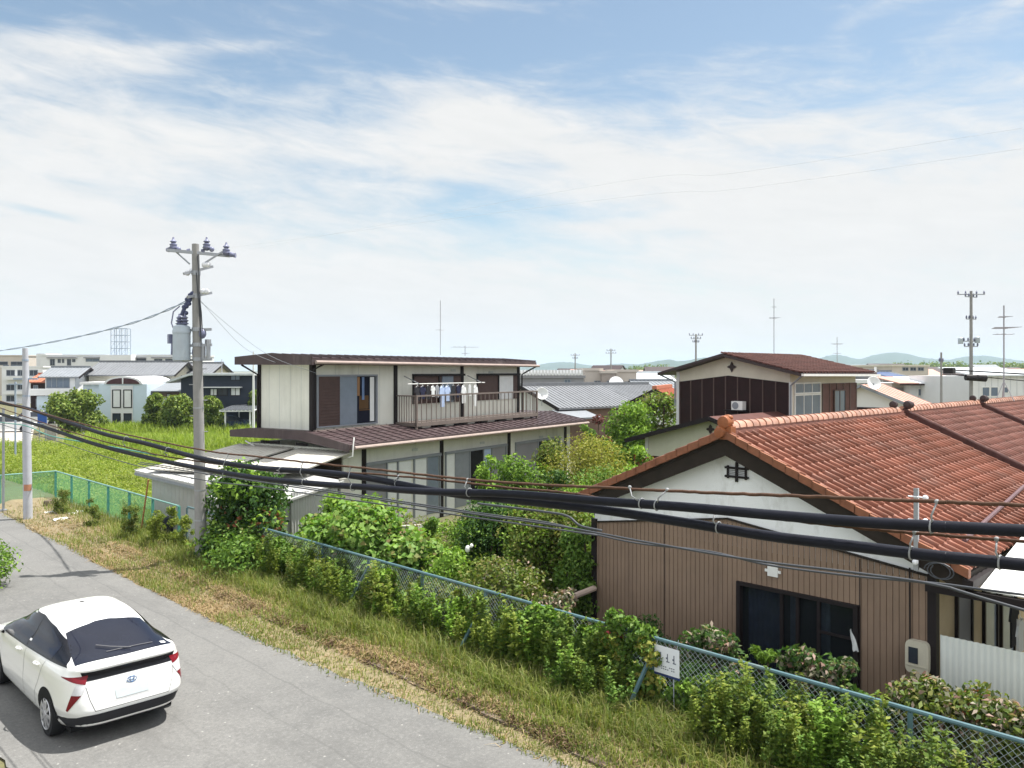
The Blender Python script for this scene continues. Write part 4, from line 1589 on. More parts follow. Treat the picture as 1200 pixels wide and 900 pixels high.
    b = MB()
    b.box(fr, A0 - 0.04, A1 + 0.04, bb - 0.05, -0.08, bz, bz + 0.14)
    bo = b.build('balcony', mm('balcony_brown', (0.17, 0.14, 0.125), 0.6, 0.15, 3), t)
    top = bz + 1.18
    rl = MB()
    rl.box(fr, A0, A1, bb - 0.03, bb + 0.03, top - 0.06, top)
    rl.box(fr, A0, A1, bb - 0.015, bb + 0.015, bz + 0.17, bz + 0.21)
    for aa in (A0, A1):
        rl.box(fr, aa - 0.04, aa + 0.04, bb - 0.04, bb + 0.04, bz - 0.1, top - 0.002)
        rl.box(fr, aa - 0.025, aa + 0.025, bb + 0.04, -0.09, top - 0.055, top - 0.005)
    rl.build('railing', MT['balcony_brown'], bo)
    br = MB()
    n = 29
    for i in range(1, n):
        aa = A0 + (A1 - A0) * i / n
        br.box(fr, aa - 0.014, aa + 0.014, bb - 0.012, bb + 0.012, bz + 0.14, top - 0.061)
    for aa in (A0, A1):
        for i in range(1, 8):
            q = bb + (-0.09 - bb) * i / 8
            br.box(fr, aa - 0.012, aa + 0.012, q - 0.012, q + 0.012, bz + 0.14, top - 0.056)
    br.build('baluster', MT['balcony_brown'], bo)
    sk = MB()
    for i in range(6):
        aa = A0 + (A1 - A0) * (i + 0.4) / 6
        sk.box(fr, aa - 0.25, aa + 0.25, bb - 0.02, -0.2, bz - 0.07, bz - 0.002)
    sk.build('balcony_foot', MT['wood_grey'], bo)
    # pole for the washing
    wp = MB()
    wa0, wa1 = fr.a_of(478, -0.75), fr.a_of(568, -0.75)
    wz = top + 0.42
    wp.tube([fr.p(wa0, -0.75, wz), fr.p(wa1, -0.75, wz)], 0.018, 6)
    wp.build('clothes_pole', MT['white_plastic'], t, smooth=True)
    wp = MB()
    for aa in (wa0 + 0.6, wa1 - 0.3):
        wp.bar(fr.p(aa, -0.05, wz + 0.3), fr.p(aa, -0.8, wz), 0.03)
    wp.build('pole_bracket', MT['steel'], t)
    u = fr.p(1, 0, 0) - fr.p(0, 0, 0)
    cb = mm('cloth_navy', (0.02, 0.022, 0.05), 0.9)
    ck = mm('cloth_black', (0.03, 0.03, 0.035), 0.9)
    cl = mm('cloth_pale_blue', (0.40, 0.50, 0.70), 0.9)
    cw = MT['white_paper']
    cg = mm('cloth_grey', (0.3, 0.31, 0.33), 0.9)
    for px, w, h, mat, kd, lab in (
            (489, 0.34, 0.55, ck, 'shirt', 'black shirt leftmost on the balcony washing pole'),
            (495, 0.34, 0.5, cb, 'shirt', 'navy shirt hanging second from the left on the pole'),
            (501, 0.30, 0.52, ck, 'trousers', 'black shorts hanging third from the left on the pole'),
            (507, 0.26, 0.42, cw, 'shirt', 'small white vest between the black shorts and the grey shorts'),
            (512, 0.28, 0.46, cg, 'trousers', 'grey shorts hanging left of the long pale blue shirt'),
            (518, 0.36, 0.85, cl, 'shirt', 'long pale blue shirt hanging mid way along the balcony pole'),
            (524, 0.34, 0.62, cl, 'shirt', 'shorter pale blue shirt right beside the long pale blue one'),
            (531, 0.34, 0.62, ck, 'trousers', 'black trousers hanging right of the pale blue shirts'),
            (537, 0.30, 0.5, cb, 'shirt', 'navy vest hanging right of the black trousers'),
            (543, 0.32, 0.75, cw, 'shirt', 'white shirt hanging right of the navy vest'),
            (550, 0.26, 0.45, cw, 'trousers', 'short white underwear at the right of the washing pole'),
            (557, 0.30, 0.9, cw, 'shirt', 'long white shirt at the right end of the washing')):
        garment('hanging_shirt' if kd == 'shirt' else 'hanging_trousers', fr.p(fr.a_of(px, -0.75), -0.75, wz - 0.09), u, w, h, mat, lab, 'washing on the balcony', kd)
    # lower storey
    eb, ez = -2.07, 2.79
    E1 = fr.a_of(686, eb)
    wb = -1.45
    Lw = fr.a_of(668, wb)
    mb = MB()
    mb.box(fr, 0.0, Lw, wb, 3.3, g, 2.60)
    mb.build('lower_wall', MT['cream_panel'], t)
    mb = MB()
    slope = [(eb, ez), (0.02, 3.16), (D, 3.16), (3.7, 3.03)]
    for (b0, z0), (b1, z1) in zip(slope[:-1], slope[1:]):
        a0 = -0.38
        mb.hexa([fr.p(a0, b0, z0 - 0.1), fr.p(E1, b0, z0 - 0.1), fr.p(E1, b1, z1 - 0.1), fr.p(a0, b1, z1 - 0.1),
                 fr.p(a0, b0, z0), fr.p(E1, b0, z0), fr.p(E1, b1, z1), fr.p(a0, b1, z1)])
    n = 36
    for i in range(n + 1):
        a = -0.38 + (E1 + 0.38) * i / n
        mb.bar(fr.p(a, eb - 0.02, ez + 0.01), fr.p(a, -0.02, 3.165), 0.028, 0.032)
    for i in range(7):
        f_ = (i + 0.5) / 7
        q0 = eb + (0 - eb) * f_
        zz = ez + (3.16 - ez) * f_
        mb.bar(fr.p(-0.36, q0, zz + 0.006), fr.p(E1, q0, zz + 0.003), 0.02, 0.012)
    mb.build('lower_roof', MT['brown_metal'], t)
    mb = MB()
    du = fr.p(0.04, 0, 0) - fr.p(0, 0, 0)
    mb.prism([fr.p(-0.43, eb - 0.03, ez - 0.22), fr.p(-0.43, 0.3, 2.86), fr.p(-0.43, 3.75, 2.82), fr.p(-0.43, 3.75, 3.06), fr.p(-0.43, D, 3.17), fr.p(-0.43, 0, 3.17), fr.p(-0.43, eb - 0.03, ez + 0.03)], du)
    mb.box(fr, -0.43, E1 + 0.02, eb - 0.05, eb - 0.012, ez - 0.16, ez + 0.015)
    mb.build('lower_fascia', MT['brown_fascia'], t)
    mb = MB()
    mb.tube([fr.p(-0.25, eb - 0.12, ez - 0.10), fr.p(E1 + 0.1, eb - 0.12, ez - 0.16)], 0.062, 8)
    mb.build('gutter', MT['gutter'], t, smooth=True)
    mb = MB()
    mb.tube([fr.p(-0.25, eb - 0.1, ez + 0.25), fr.p(-0.33, eb - 0.15, ez + 0.05), fr.p(-0.34, eb - 0.12, ez - 0.35), fr.p(-0.05, wb - 0.05, ez - 0.5)], 0.022, 6)
    mb.tube([fr.p(-0.36, 3.0, 2.7), fr.p(-0.05, 2.6, 2.4)], 0.03, 6)
    mb.build('cable_conduit', MT['white_plastic'], t, smooth=True)
    for x in (426, 517, 596, 662):
        a = fr.a_of(x, wb)
        p = MB()
        p.box(fr, a - 0.09, a + 0.09, wb - 0.05, wb + 0.02, g, 2.59)
        p.build('corner_post', MT['dark_trim'], t)
    # lower windows: sliding doors with paper screens
    zt2 = 1.95
    for xs in (((429, 452, 'far_grey'), (453, 465, 'white_paper'), (466, 482, 'white_paper'), (485, 500, 'white_paper'), (500, 514, 'grey_glass')),
               ((522, 533, 'white_paper'), (533, 550, 'grey_frame'), (550, 566, 'dark_room'), (566, 575, 'cloth_pale_blue'), (576, 592, 'far_grey')),
               ((604, 630, 'far_grey'), (630, 655, 'window_dark'))):
        f = MB()
        a0, a1 = fr.a_of(xs[0][0], wb), fr.a_of(xs[-1][1], wb)
        f.box(fr, a0 - 0.06, a1 + 0.06, wb - 0.10, wb - 0.003, zt2, zt2 + 0.10)
        for x in xs:
            a = fr.a_of(x[0], wb)
            f.box(fr, a - 0.05, a, wb - 0.07, wb - 0.004, g + 0.3, zt2)
        f.box(fr, a1, a1 + 0.05, wb - 0.07, wb - 0.004, g + 0.3, zt2)
        wo = f.build('sliding_window', MT['grey_frame'], t)
        for xa, xb, key in xs:
            p = MB()
            p.box(fr, fr.a_of(xa, wb) + 0.002, fr.a_of(xb, wb) - 0.052, wb - 0.035, wb - 0.006, g + 0.3, zt2 - 0.002)
            p.build('pane', MT[key], wo)
    # vents in the upper band
    mb = MB()
    for x, y in ((486, 527), (565, 519), (634, 512), (531, 434), (575, 436)):
        b_ = wb if y > 500 else 0
        a = fr.a_of(x, b_)
        z = fr.z_of(y, a, b_)
        mb.box(fr, a - 0.16, a + 0.16, b_ - 0.02, b_ - 0.003, z - 0.05, z + 0.05)
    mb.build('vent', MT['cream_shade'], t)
    # back room under the left verge (dark slot)
    mb = MB()
    for b0, b1 in ((0.2, 0.8), (1.6, 2.6)):
        mb.box(fr, -0.02, -0.004, b0, b1, 2.62, 2.72)
    mb.build('eave_slot', MT['dark_trim'], t)
    return fr


HF = None


def antenna(name, label, base, h, elems, mat='rust_antenna', group=None, r=0.02):
    t = thing(name, label, 'antenna', base, group)
    base = Vector(base)
    mb = MB()
    mb.tube([base, base + Vector((0, 0, h))], r, 6)
    mb.build('mast', MT[mat], t)
    for z, ln, ang, cnt in elems:
        mb = MB()
        d = Vector((math.cos(ang), math.sin(ang), 0))
        e = Vector((-d.y, d.x, 0))
        c = base + Vector((0, 0, z))
        mb.tube([c - d * ln * 0.5, c + d * ln * 0.5], r * 0.6, 5)
        for i in range(cnt):
            q = c + d * ln * (-0.5 + i / max(1, cnt - 1))
            w = ln * (0.42 - 0.2 * i / cnt)
            mb.tube([q - e * w, q + e * w], r * 0.45, 4)
        mb.build('aerial', MT[mat], t)
    return t


def sheds(fr):
    g = -0.4
    # white shed behind the fence
    X0 = 10.85
    Y1, Y0 = 28.2, 20.9
    t = thing('garden_shed', 'low white metal shed with a white sloping roof behind the fence rail', 'shed', (X0, Y0, g))
    mb = MB()
    mb.hexa([(X0, 24.4, g), (13.6, 24.4, g), (13.6, Y1, g), (X0, Y1, g), (X0, 24.4, 1.66), (13.6, 24.4, 1.98), (13.6, Y1, 1.98), (X0, Y1, 1.66)])
    mb.build('wall', MT['white_metal'], t)
    mb = MB()
    y = 24.45
    while y < Y1:
        mb.box(G, X0 - 0.004, X0 + 0.0, y, y + 0.012, g, 1.62)
        y += 0.3
    mb.build('wall_rib', MT['white_metal'], t)
    mb = MB()
    mb.hexa([(10.55, 24.1, 1.66), (13.9, 24.1, 2.06), (13.9, 28.9, 2.06), (10.55, 28.9, 1.66), (10.55, 24.1, 1.76), (13.9, 24.1, 2.16), (13.9, 28.9, 2.16), (10.55, 28.9, 1.76)])
    y = 24.1
    while y < 28.9:
        mb.bar((10.56, y + 0.1, 1.765), (13.9, y + 0.1, 2.165), 0.05, 0.02)
        y += 0.4
    mb.build('roof', MT['white_metal'], t)
    mb = MB()
    mb.box(G, 10.53, 10.57, 24.1, 28.9, 1.60, 1.69)
    mb.build('roof_edge', MT['grey_frame'], t)
    mb = MB()
    mb.tube([(10.7, 24.2, 1.55), (10.8, 24.2, 1.3), (10.82, 24.35, 0.9), (10.82, 24.35, g)], 0.035, 6)
    mb.build('downpipe', MT['steel_blue'], t)
    t = thing('lean_to', 'long pale lean to roof and corrugated wall joined to the left of the cream house', 'shed', (X0 + 0.3, 20.4, g))
    # lower store in front of the lean-to
    mb = MB()
    mb.hexa([(11.05, 20.9, g), (13.4, 20.9, g), (13.4, 24.35, g), (11.05, 24.35, g), (11.05, 20.9, 1.25), (13.4, 20.9, 1.75), (13.4, 24.35, 1.75), (11.05, 24.35, 1.25)])
    mb.build('store_wall', MT['white_metal'], t)
    mb = MB()
    mb.hexa([(10.9, 20.7, 1.30), (13.6, 20.7, 1.84), (13.6, 24.05, 1.84), (10.9, 24.05, 1.30), (10.9, 20.7, 1.36), (13.6, 20.7, 1.90), (13.6, 24.05, 1.90), (10.9, 24.05, 1.36)])
    mb.build('store_roof', MT['white_metal'], t)
    # corrugated front facing the near garden
    mb = MB()
    rows = []
    x = 11.9
    i = 0
    while x < 13.45:
        yy = 20.82 + 0.014 * math.cos(i * math.pi / 2)
        rows.append([(x, yy, g), (x, yy, 1.70)])
        x += 0.022
        i += 1
    mb.grid(rows)
    mb.build('corrugated_wall', MT['white_metal'], t, smooth='all')
    mb = MB()
    mb.box(G, 13.5, 13.85, 20.75, 20.85, g, 1.95)
    mb.build('end_post', MT['wood_grey'], t)
    # big sheet roof from the house wall down towards the road, in two bays
    def sheet(p0, p1, p2, p3, name, m):
        mb = MB()
        P = [Vector(p) for p in (p0, p1, p2, p3)]
        mb.prism(P, (0, 0, 0.04))
        k = 11
        for i in range(k + 1):
            a = P[0].lerp(P[3], i / k) + Vector((0, 0, 0.045))
            b = P[1].lerp(P[2], i / k) + Vector((0, 0, 0.045))
            mb.bar(a, b, 0.05, 0.025)
        return mb.build(name, m, t)
    rm = mm('sheet_roof', (0.52, 0.50, 0.45), 0.6, 0.1, 2, dirt=(0.36, 0.33, 0.28), dirt_amt=0.5, dstretch=(1, 1, 1))
    up = lambda a_, b_: fr.p(a_, b_, 2.50)
    A, B = up(-0.06, -1.9), up(-0.06, 0.45)
    C, D = up(-0.06, 0.85), up(-0.06, 3.6)
    dn = Vector((-1, 0, 0))
    sheet(A, A + dn * 1.75 + Vector((0, 0, -0.42)), B + dn * 3.0 + Vector((0, 0, -0.58)), B, 'roof_sheet', rm)
    sheet(C, C + dn * 3.0 + Vector((0, 0, -0.58)), D + dn * 3.3 + Vector((0, 0, -0.62)), D, 'roof_sheet', rm)
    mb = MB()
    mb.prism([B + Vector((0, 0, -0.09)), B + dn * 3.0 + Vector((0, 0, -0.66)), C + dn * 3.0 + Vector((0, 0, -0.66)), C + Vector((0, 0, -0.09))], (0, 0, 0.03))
    mb.build('roof_gap_shade', MT['dark_trim'], t)  # dark sheet paints the shade between the two bays
    mb = MB()
    for q in (A + dn * 1.6 + Vector((0.05, 0.1, 0)),):
        mb.box(G, q.x - 0.05, q.x + 0.05, q.y, q.y + 0.1, g, 2.05)
    mb.bar(A + dn * 1.7 + Vector((0, 0, -0.44)), B + dn * 2.9 + Vector((0, 0, -0.62)), 0.08)
    mb.build('frame', MT['wood_grey'], t)
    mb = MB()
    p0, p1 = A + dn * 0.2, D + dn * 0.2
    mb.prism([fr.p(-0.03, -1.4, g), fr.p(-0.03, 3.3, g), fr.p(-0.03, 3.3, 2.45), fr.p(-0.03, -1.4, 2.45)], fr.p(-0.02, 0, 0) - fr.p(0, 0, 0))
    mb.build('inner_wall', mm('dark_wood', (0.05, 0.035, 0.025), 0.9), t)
    # dark container at the shed foot
    mb = MB()
    c = on_x3(192, 608, 10.75)
    mb.lathe((10.6, c.y - 0.3, g + 0.2), [(0.22, -0.2), (0.30, 0.05), (0.31, 0.55), (0.29, 0.62), (0.27, 0.60)], 14)
    o = mb.build('barrel', mm('barrel_navy', (0.03, 0.035, 0.05), 0.5), None, smooth=True, loc=(10.6, c.y - 0.3, g))
    tag(o, 'dark plastic barrel standing against the white shed wall', 'barrel')


def brown_house():
    fr = Fr(796, 36.0, -45)
    g = -0.5
    W = fr.a_of(926)
    Ln = 6.4
    ze, zr = 5.14, 5.78
    t = thing('gable_house', 'dark maroon clad two storey house with cream gable behind the orange roof', 'house', fr.p(0, 0, g))
    mb = MB()
    mb.prism([fr.p(0, 0, g), fr.p(W, 0, g), fr.p(W, 0, ze), fr.p(W / 2 - 0.15, 0, zr), fr.p(0, 0, ze)], fr.p(0, Ln, 0) - fr.p(0, 0, 0))
    mb.build('wall', MT['cream_wall'], t)
    # maroon boards with pale battens
    zb, zt0, ztm = 2.5, 4.70, 4.98
    mb = MB()
    mb.prism([fr.p(0.03, -0.03, zb), fr.p(W - 0.02, -0.03, zb), fr.p(W - 0.02, -0.03, zt0), fr.p(W * 0.47, -0.03, ztm), fr.p(0.03, -0.03, zt0)], fr.p(0, 0.027, 0) - fr.p(0, 0, 0))
    mb.build('cladding', MT['maroon_board'], t)
    mb = MB()
    for i in range(0, 10):
        a = 0.03 + (W - 0.08) * i / 9
        zt = float(np.interp(a, [0, W * 0.47, W], [zt0, ztm, zt0]))
        mb.box(fr, a, a + 0.045, -0.055, -0.031, zb, zt)
    mb.build('batten', MT['batten'], t)
    mb = MB()
    mb.box(fr, -0.12, 0.02, -0.06, 0.1, g, ze)
    mb.box(fr, W - 0.02, W + 0.06, -0.06, 0.06, g, ze - 0.4)
    mb.build('corner_post', MT['far_white'], t)
    # crest-shaped gable vent
    a = fr.a_of(858)
    z = fr.z_of(430, a)
    mb = MB()
    pts = []
    for i in range(16):
        th = 2 * math.pi * i / 16
        r_ = 0.22 if i % 4 == 0 else (0.10 if i % 2 == 0 else 0.14)
        pts.append(fr.p(a + r_ * math.cos(th), -0.06, z + r_ * math.sin(th)))
    mb.prism(pts, fr.p(0, 0.05, 0) - fr.p(0, 0, 0))
    mb.build('gable_vent', MT['dark_tile'], t)
    # roof
    c = W / 2 - 0.15
    mb = MB()
    for s in (0, 1):
        a0, z0 = (-0.75, ze - 0.16) if s == 0 else (W + 0.75, ze - 0.18)
        mb.hexa([fr.p(a0, -0.6, z0), fr.p(c, -0.6, zr), fr.p(c, Ln + 0.5, zr), fr.p(a0, Ln + 0.5, z0),
                 fr.p(a0, -0.6, z0 + 0.12), fr.p(c, -0.6, zr + 0.12), fr.p(c, Ln + 0.5, zr + 0.12), fr.p(a0, Ln + 0.5, z0 + 0.12)])
    mb.build('roof', MT['dark_tile'], t)
    rng = np.random.default_rng(8)
    u = (fr.p(0, 1, 0) - fr.p(0, 0, 0))
    top, bot = fr.p(c, -0.6, zr + 0.14), fr.p(W + 0.75, -0.6, ze - 0.04)
    s_ = (bot - top)
    Ls = s_.length
    s_.normalize()
    nrm = s_.cross(u)
    nrm = nrm if nrm.z > 0 else -nrm
    nu, ns = int((Ln + 1.1) / 0.28), int(Ls / 0.26)
    tile_slope('roof_tiles', t, MT['maroon_roof'], top, u, s_, nrm, nu, ns, (Ln + 1.1) / nu, Ls / ns, rng)
    mb = MB()
    mb.bar(fr.p(W + 0.8, -0.6, ze - 0.12), fr.p(W + 0.8, Ln + 0.7, ze - 0.16), 0.1, 0.09)
    mb.build('gutter', MT['white_plastic'], t)
    mb = MB()
    mb.tube([fr.p(-0.72, -0.5, ze - 0.12), fr.p(-0.15, -0.1, ze - 0.45), fr.p(-0.15, -0.1, ze - 1.5)], 0.04, 6)
    mb.tube([fr.p(W + 0.75, -0.55, ze - 0.15), fr.p(W + 0.08, -0.12, ze - 0.55), fr.p(W + 0.08, -0.12, ze - 2.4)], 0.04, 6)
    mb.build('downpipe', MT['grey_frame'], t)
    # sunny side
    def side(x0, y0, x1, y1):
        return fr.rect_b(x0, y0, x1, y1, W)
    class Sd:
        def p(s, a, b, z):
            return fr.p(W - b, a, z)
    sdf = Sd()
    b0, b1, z0, z1 = side(963, 448, 997, 487)
    mb = MB()
    bA, bB = fr.b_of(963, W), Ln
    mb.box(sdf, bA, bB, -0.03, -0.003, 2.5, ze - 0.5)
    mb.build('cladding', mm('maroon_lit', (0.11, 0.05, 0.042), 0.6, 0.2, 3), t)  # lighter copy of the maroon boards, sunlight put into the colour
    mb = MB()
    for i in range(6):
        q = bA + (bB - bA) * i / 5
        mb.box(sdf, q - 0.03, q + 0.03, -0.05, -0.031, 2.5, ze - 0.5)
    mb.build('batten', MT['batten'], t)
    b0, b1, z0, z1 = side(931, 449, 960, 486)
    w = add_window(t, sdf, b0, b1, z1 - 0.38, z1 - 0.02, -0.01, 'white_plastic', 3, 'window_mid', 0.05)
    w = add_window(t, sdf, b0, b1, 2.9, z1 - 0.50, -0.01, 'white_plastic', 3, 'window_mid', 0.05)
    b0, b1, z0, z1 = side(976, 458, 988, 484)
    w = add_window(t, sdf, b0, b1, 3.1, z1, -0.055, 'batten', 2, 'window_mid', 0.05)
    # outdoor unit on a shelf
    a0, a1, z0, z1 = fr.rect(863, 470, 876, 480)
    q = thing('outdoor_unit', 'white air conditioner unit on a shelf of the maroon wall', 'air conditioner', fr.p((a0 + a1) / 2, -0.3, z0))
    mb = MB()
    mb.box(fr, a0, a1, -0.42, -0.12, z0, z1)
    mb.build('casing', MT['white_plastic'], q)
    mb = MB()
    aa, zz = a0 + (a1 - a0) * 0.36, (z0 + z1) / 2
    d_ = fr.p(0, -1, 0) - fr.p(0, 0, 0)
    mb.lathe(fr.p(aa, -0.42, zz), [((z1 - z0) * 0.42, 0.002), ((z1 - z0) * 0.40, 0.012), (0.03, 0.014)], 18, d_)
    mb.build('fan_grille', MT['grey_frame'], q)
    mb = MB()
    mb.box(fr, a0 - 0.35, a1 + 0.1, -0.5, -0.06, z0 - 0.05, z0 - 0.005)
    mb.build('shelf', MT['dark_trim'], q)
    # one-storey annex in front
    f2 = Fr(760, 31.5, -45)
    W2 = f2.a_of(905)
    t2 = thing('annex_house', 'small cream gabled annex with dark boards below the maroon house', 'house', f2.p(0, 0, g))
    ze, zr = 2.62, 3.45
    mb = MB()
    c = f2.a_of(840)
    mb.prism([f2.p(0, 0, 1.9), f2.p(W2, 0, 1.9), f2.p(W2, 0, ze), f2.p(c, 0, zr), f2.p(0, 0, ze)], f2.p(0, 4.4, 0) - f2.p(0, 0, 0))
    mb.build('gable_wall', mm('green_cream', (0.56, 0.57, 0.46), 0.8, 0.06, 1.5, dirt=(0.4, 0.38, 0.28), dirt_amt=0.3), t2)
    mb = MB()
    mb.box(f2, 0.0, W2, -0.01, 4.4, g, 1.9)
    mb.build('wall', MT['maroon_board'], t2)
    mb = MB()
    for i in range(9):
        a = W2 * i / 8
        mb.box(f2, a, a + 0.05, -0.04, -0.012, g, 1.89)
    mb.build('batten', MT['batten'], t2)
    mb = MB()
    mb.box(f2, -0.12, -0.002, -0.06, 0.06, g, ze)
    mb.build('corner_post', MT['far_white'], t2)
    mb = MB()
    for s in (0, 1):
        a0, z0 = (-0.75, ze - 0.19) if s == 0 else (W2 + 0.6, ze - 0.1)
        mb.hexa([f2.p(a0, -0.5, z0), f2.p(c, -0.5, zr), f2.p(c, 4.6, zr), f2.p(a0, 4.6, z0),
                 f2.p(a0, -0.5, z0 + 0.1), f2.p(c, -0.5, zr + 0.1), f2.p(c, 4.6, zr + 0.1), f2.p(a0, 4.6, z0 + 0.1)])
    mb.build('roof', MT['maroon_roof'], t2)
    mb = MB()
    for s in (0, 1):
        a0, z0 = (-0.75, ze - 0.19) if s == 0 else (W2 + 0.6, ze - 0.1)
        mb.bar(f2.p(a0, -0.53, z0 + 0.02), f2.p(c, -0.53, zr + 0.02), 0.04, 0.16)
    mb.build('barge_board', MT['dark_trim'], t2)
    a = f2.a_of(833)
    z = f2.z_of(503, a)
    mb = MB()
    pts = []
    for i in range(16):
        th = 2 * math.pi * i / 16
        r_ = 0.17 if i % 4 == 0 else (0.08 if i % 2 == 0 else 0.12)
        pts.append(f2.p(a + r_ * math.cos(th), -0.06, z + r_ * math.sin(th)))
    mb.prism(pts, f2.p(0, 0.05, 0) - f2.p(0, 0, 0))
    mb.build('gable_vent', MT['dark_tile'], t2)


mm('cloth_pale_blue', (0.40, 0.50, 0.70), 0.9)
mm('cloth_black', (0.03, 0.03, 0.035), 0.9)
red_house()
HF = two_storey_house()
sheds(HF)
brown_house()

# ------------------------------------------------------------------ the town farther off
def plain_block(name, label, px0, px1, d, ytop, depth, ang, wall, roof, wins=(), cat='building', base=-0.5, parapet=0.25, wmat='window_dark', roof_over=0.15, group=None):
    fr = Fr(px0, d, ang)
    W = fr.a_of(px1)
    zt = fr.z_of(ytop, W / 2)
    t = thing(name, label, cat, fr.p(0, 0, base), group)
    MB().box(fr, 0, W, 0, depth, base, zt - parapet).build('wall', MT[wall], t)
    MB().box(fr, -roof_over, W + roof_over, -roof_over, depth + roof_over, zt - parapet + 0.003, zt).build('roof', MT[roof], t)
    for w in wins:
        a0, a1, z0, z1 = fr.rect(*w[:4])
        add_window(t, fr, a0, a1, z0, z1, 0, 'grey_frame' if len(w) < 6 else w[5], 2, w[4] if len(w) > 4 else wmat, 0.08)
    return t, fr, W, zt


def gable_block(name, label, fr, W, depth, ze, zr, wall, roof, along='a', over=0.45, base=-0.5, wins=(), cat='house', group=None, trim='dark_trim', ridge=True):
    """along='a': ridge runs along the front; 'b': gable faces front"""
    t = thing(name, label, cat, fr.p(0, 0, base), group)
    mb = MB()
    if along == 'a':
        mb.prism([fr.p(0, 0, base), fr.p(0, depth, base), fr.p(0, depth, ze), fr.p(0, depth / 2, zr - 0.08), fr.p(0, 0, ze)], fr.p(W, 0, 0) - fr.p(0, 0, 0))
    else:
        mb.prism([fr.p(0, 0, base), fr.p(W, 0, base), fr.p(W, 0, ze), fr.p(W / 2, 0, zr - 0.08), fr.p(0, 0, ze)], fr.p(0, depth, 0) - fr.p(0, 0, 0))
    mb.build('wall', MT[wall], t)
    half = (depth if along == 'a' else W) / 2
    sl = (zr - ze) / half
    mb, vb = MB(), MB()
    for s in (0, 1):
        e = -over if s == 0 else 2 * half + over
        zz = ze - sl * over
        def q(x, y, z):
            return fr.p(x, y, z) if along == 'a' else fr.p(y, x, z)
        Lg = W if along == 'a' else depth
        mb.hexa([q(-over, e, zz), q(Lg + over, e, zz), q(Lg + over, half, zr), q(-over, half, zr),
                 q(-over, e, zz + 0.12), q(Lg + over, e, zz + 0.12), q(Lg + over, half, zr + 0.12), q(-over, half, zr + 0.12)])
        if roof in ('grey_tile', 'grey_roof', 'pink_roof', 'red_roof'):
            n = max(4, int((Lg + 2 * over) / 0.34))
            for i in range(n + 1):
                x = -over + (Lg + 2 * over) * i / n
                mb.bar(q(x, e, zz + 0.13), q(x, half, zr + 0.13), 0.09, 0.05)
        for x in (-over - 0.03, Lg + over + 0.03):
            vb.bar(q(x, e, zz + 0.03), q(x, half, zr + 0.03), 0.06, 0.22)
    mb.build('roof', MT[roof], t)
    vb.build('barge_board', MT[trim], t)
    if ridge:
        rb = MB()
        rb.bar(q(-over - 0.05, half, zr + 0.2), q(Lg + over + 0.05, half, zr + 0.2), 0.28, 0.2)
        rb.build('ridge', MT[roof], t)
    for w in wins:
        a0, a1, z0, z1 = fr.rect(*w[:4])
        add_window(t, fr, a0, a1, z0, z1, 0, 'grey_frame', 2, w[4] if len(w) > 4 else 'window_dark', 0.07)
    return t


def far_car(name, label, p, ang, mat, group=None):
    """small car: body, cabin, glass, wheels"""
    t = thing(name, label, 'car', p, group)
    c, s = math.cos(ang), math.sin(ang)
    class Fc:
        def p(self, a, b, z):
            return Vector((p[0] + a * c - b * s, p[1] + a * s + b * c, p[2] + z))
    fc = Fc()
    w = 0.82
    prof = [(-2.0, 0.25), (2.0, 0.25), (2.05, 0.55), (1.9, 0.80), (0.95, 0.95), (-1.75, 0.98), (-2.05, 0.8), (-2.1, 0.5)]
    MB().prism([fc.p(x, -w, z) for x, z in prof], fc.p(0, w, 0) - fc.p(0, -w, 0)).build('body', mat, t)
    a = [(-1.8, 0.97), (1.0, 0.94), (0.35, 1.45), (-1.3, 1.47)]
    lo = [fc.p(-1.8, -0.78, 0.97), fc.p(1.0, -0.78, 0.94), fc.p(1.0, 0.78, 0.94), fc.p(-1.8, 0.78, 0.97)]
    hi = [fc.p(-1.35, -0.62, 1.44), fc.p(0.3, -0.62, 1.44), fc.p(0.3, 0.62, 1.44), fc.p(-1.35, 0.62, 1.44)]
    MB().hexa(lo + hi).build('window', MT['window_dark'], t)
    MB().hexa([h + Vector((0, 0, 0.004)) for h in hi] + [h + Vector((0, 0, 0.05)) for h in hi]).build('roof', mat, t)
    for x in (-1.3, 1.3):
        for y in (-1, 1):
            MB().lathe(fc.p(x, y * 0.70, 0.3), [(0.30, 0.0), (0.31, 0.02), (0.30, 0.16), (0.15, 0.165)], 12, (fc.p(0, y, 0) - fc.p(0, 0, 0))).build('wheel', MT['dark_room'], t)
    return t


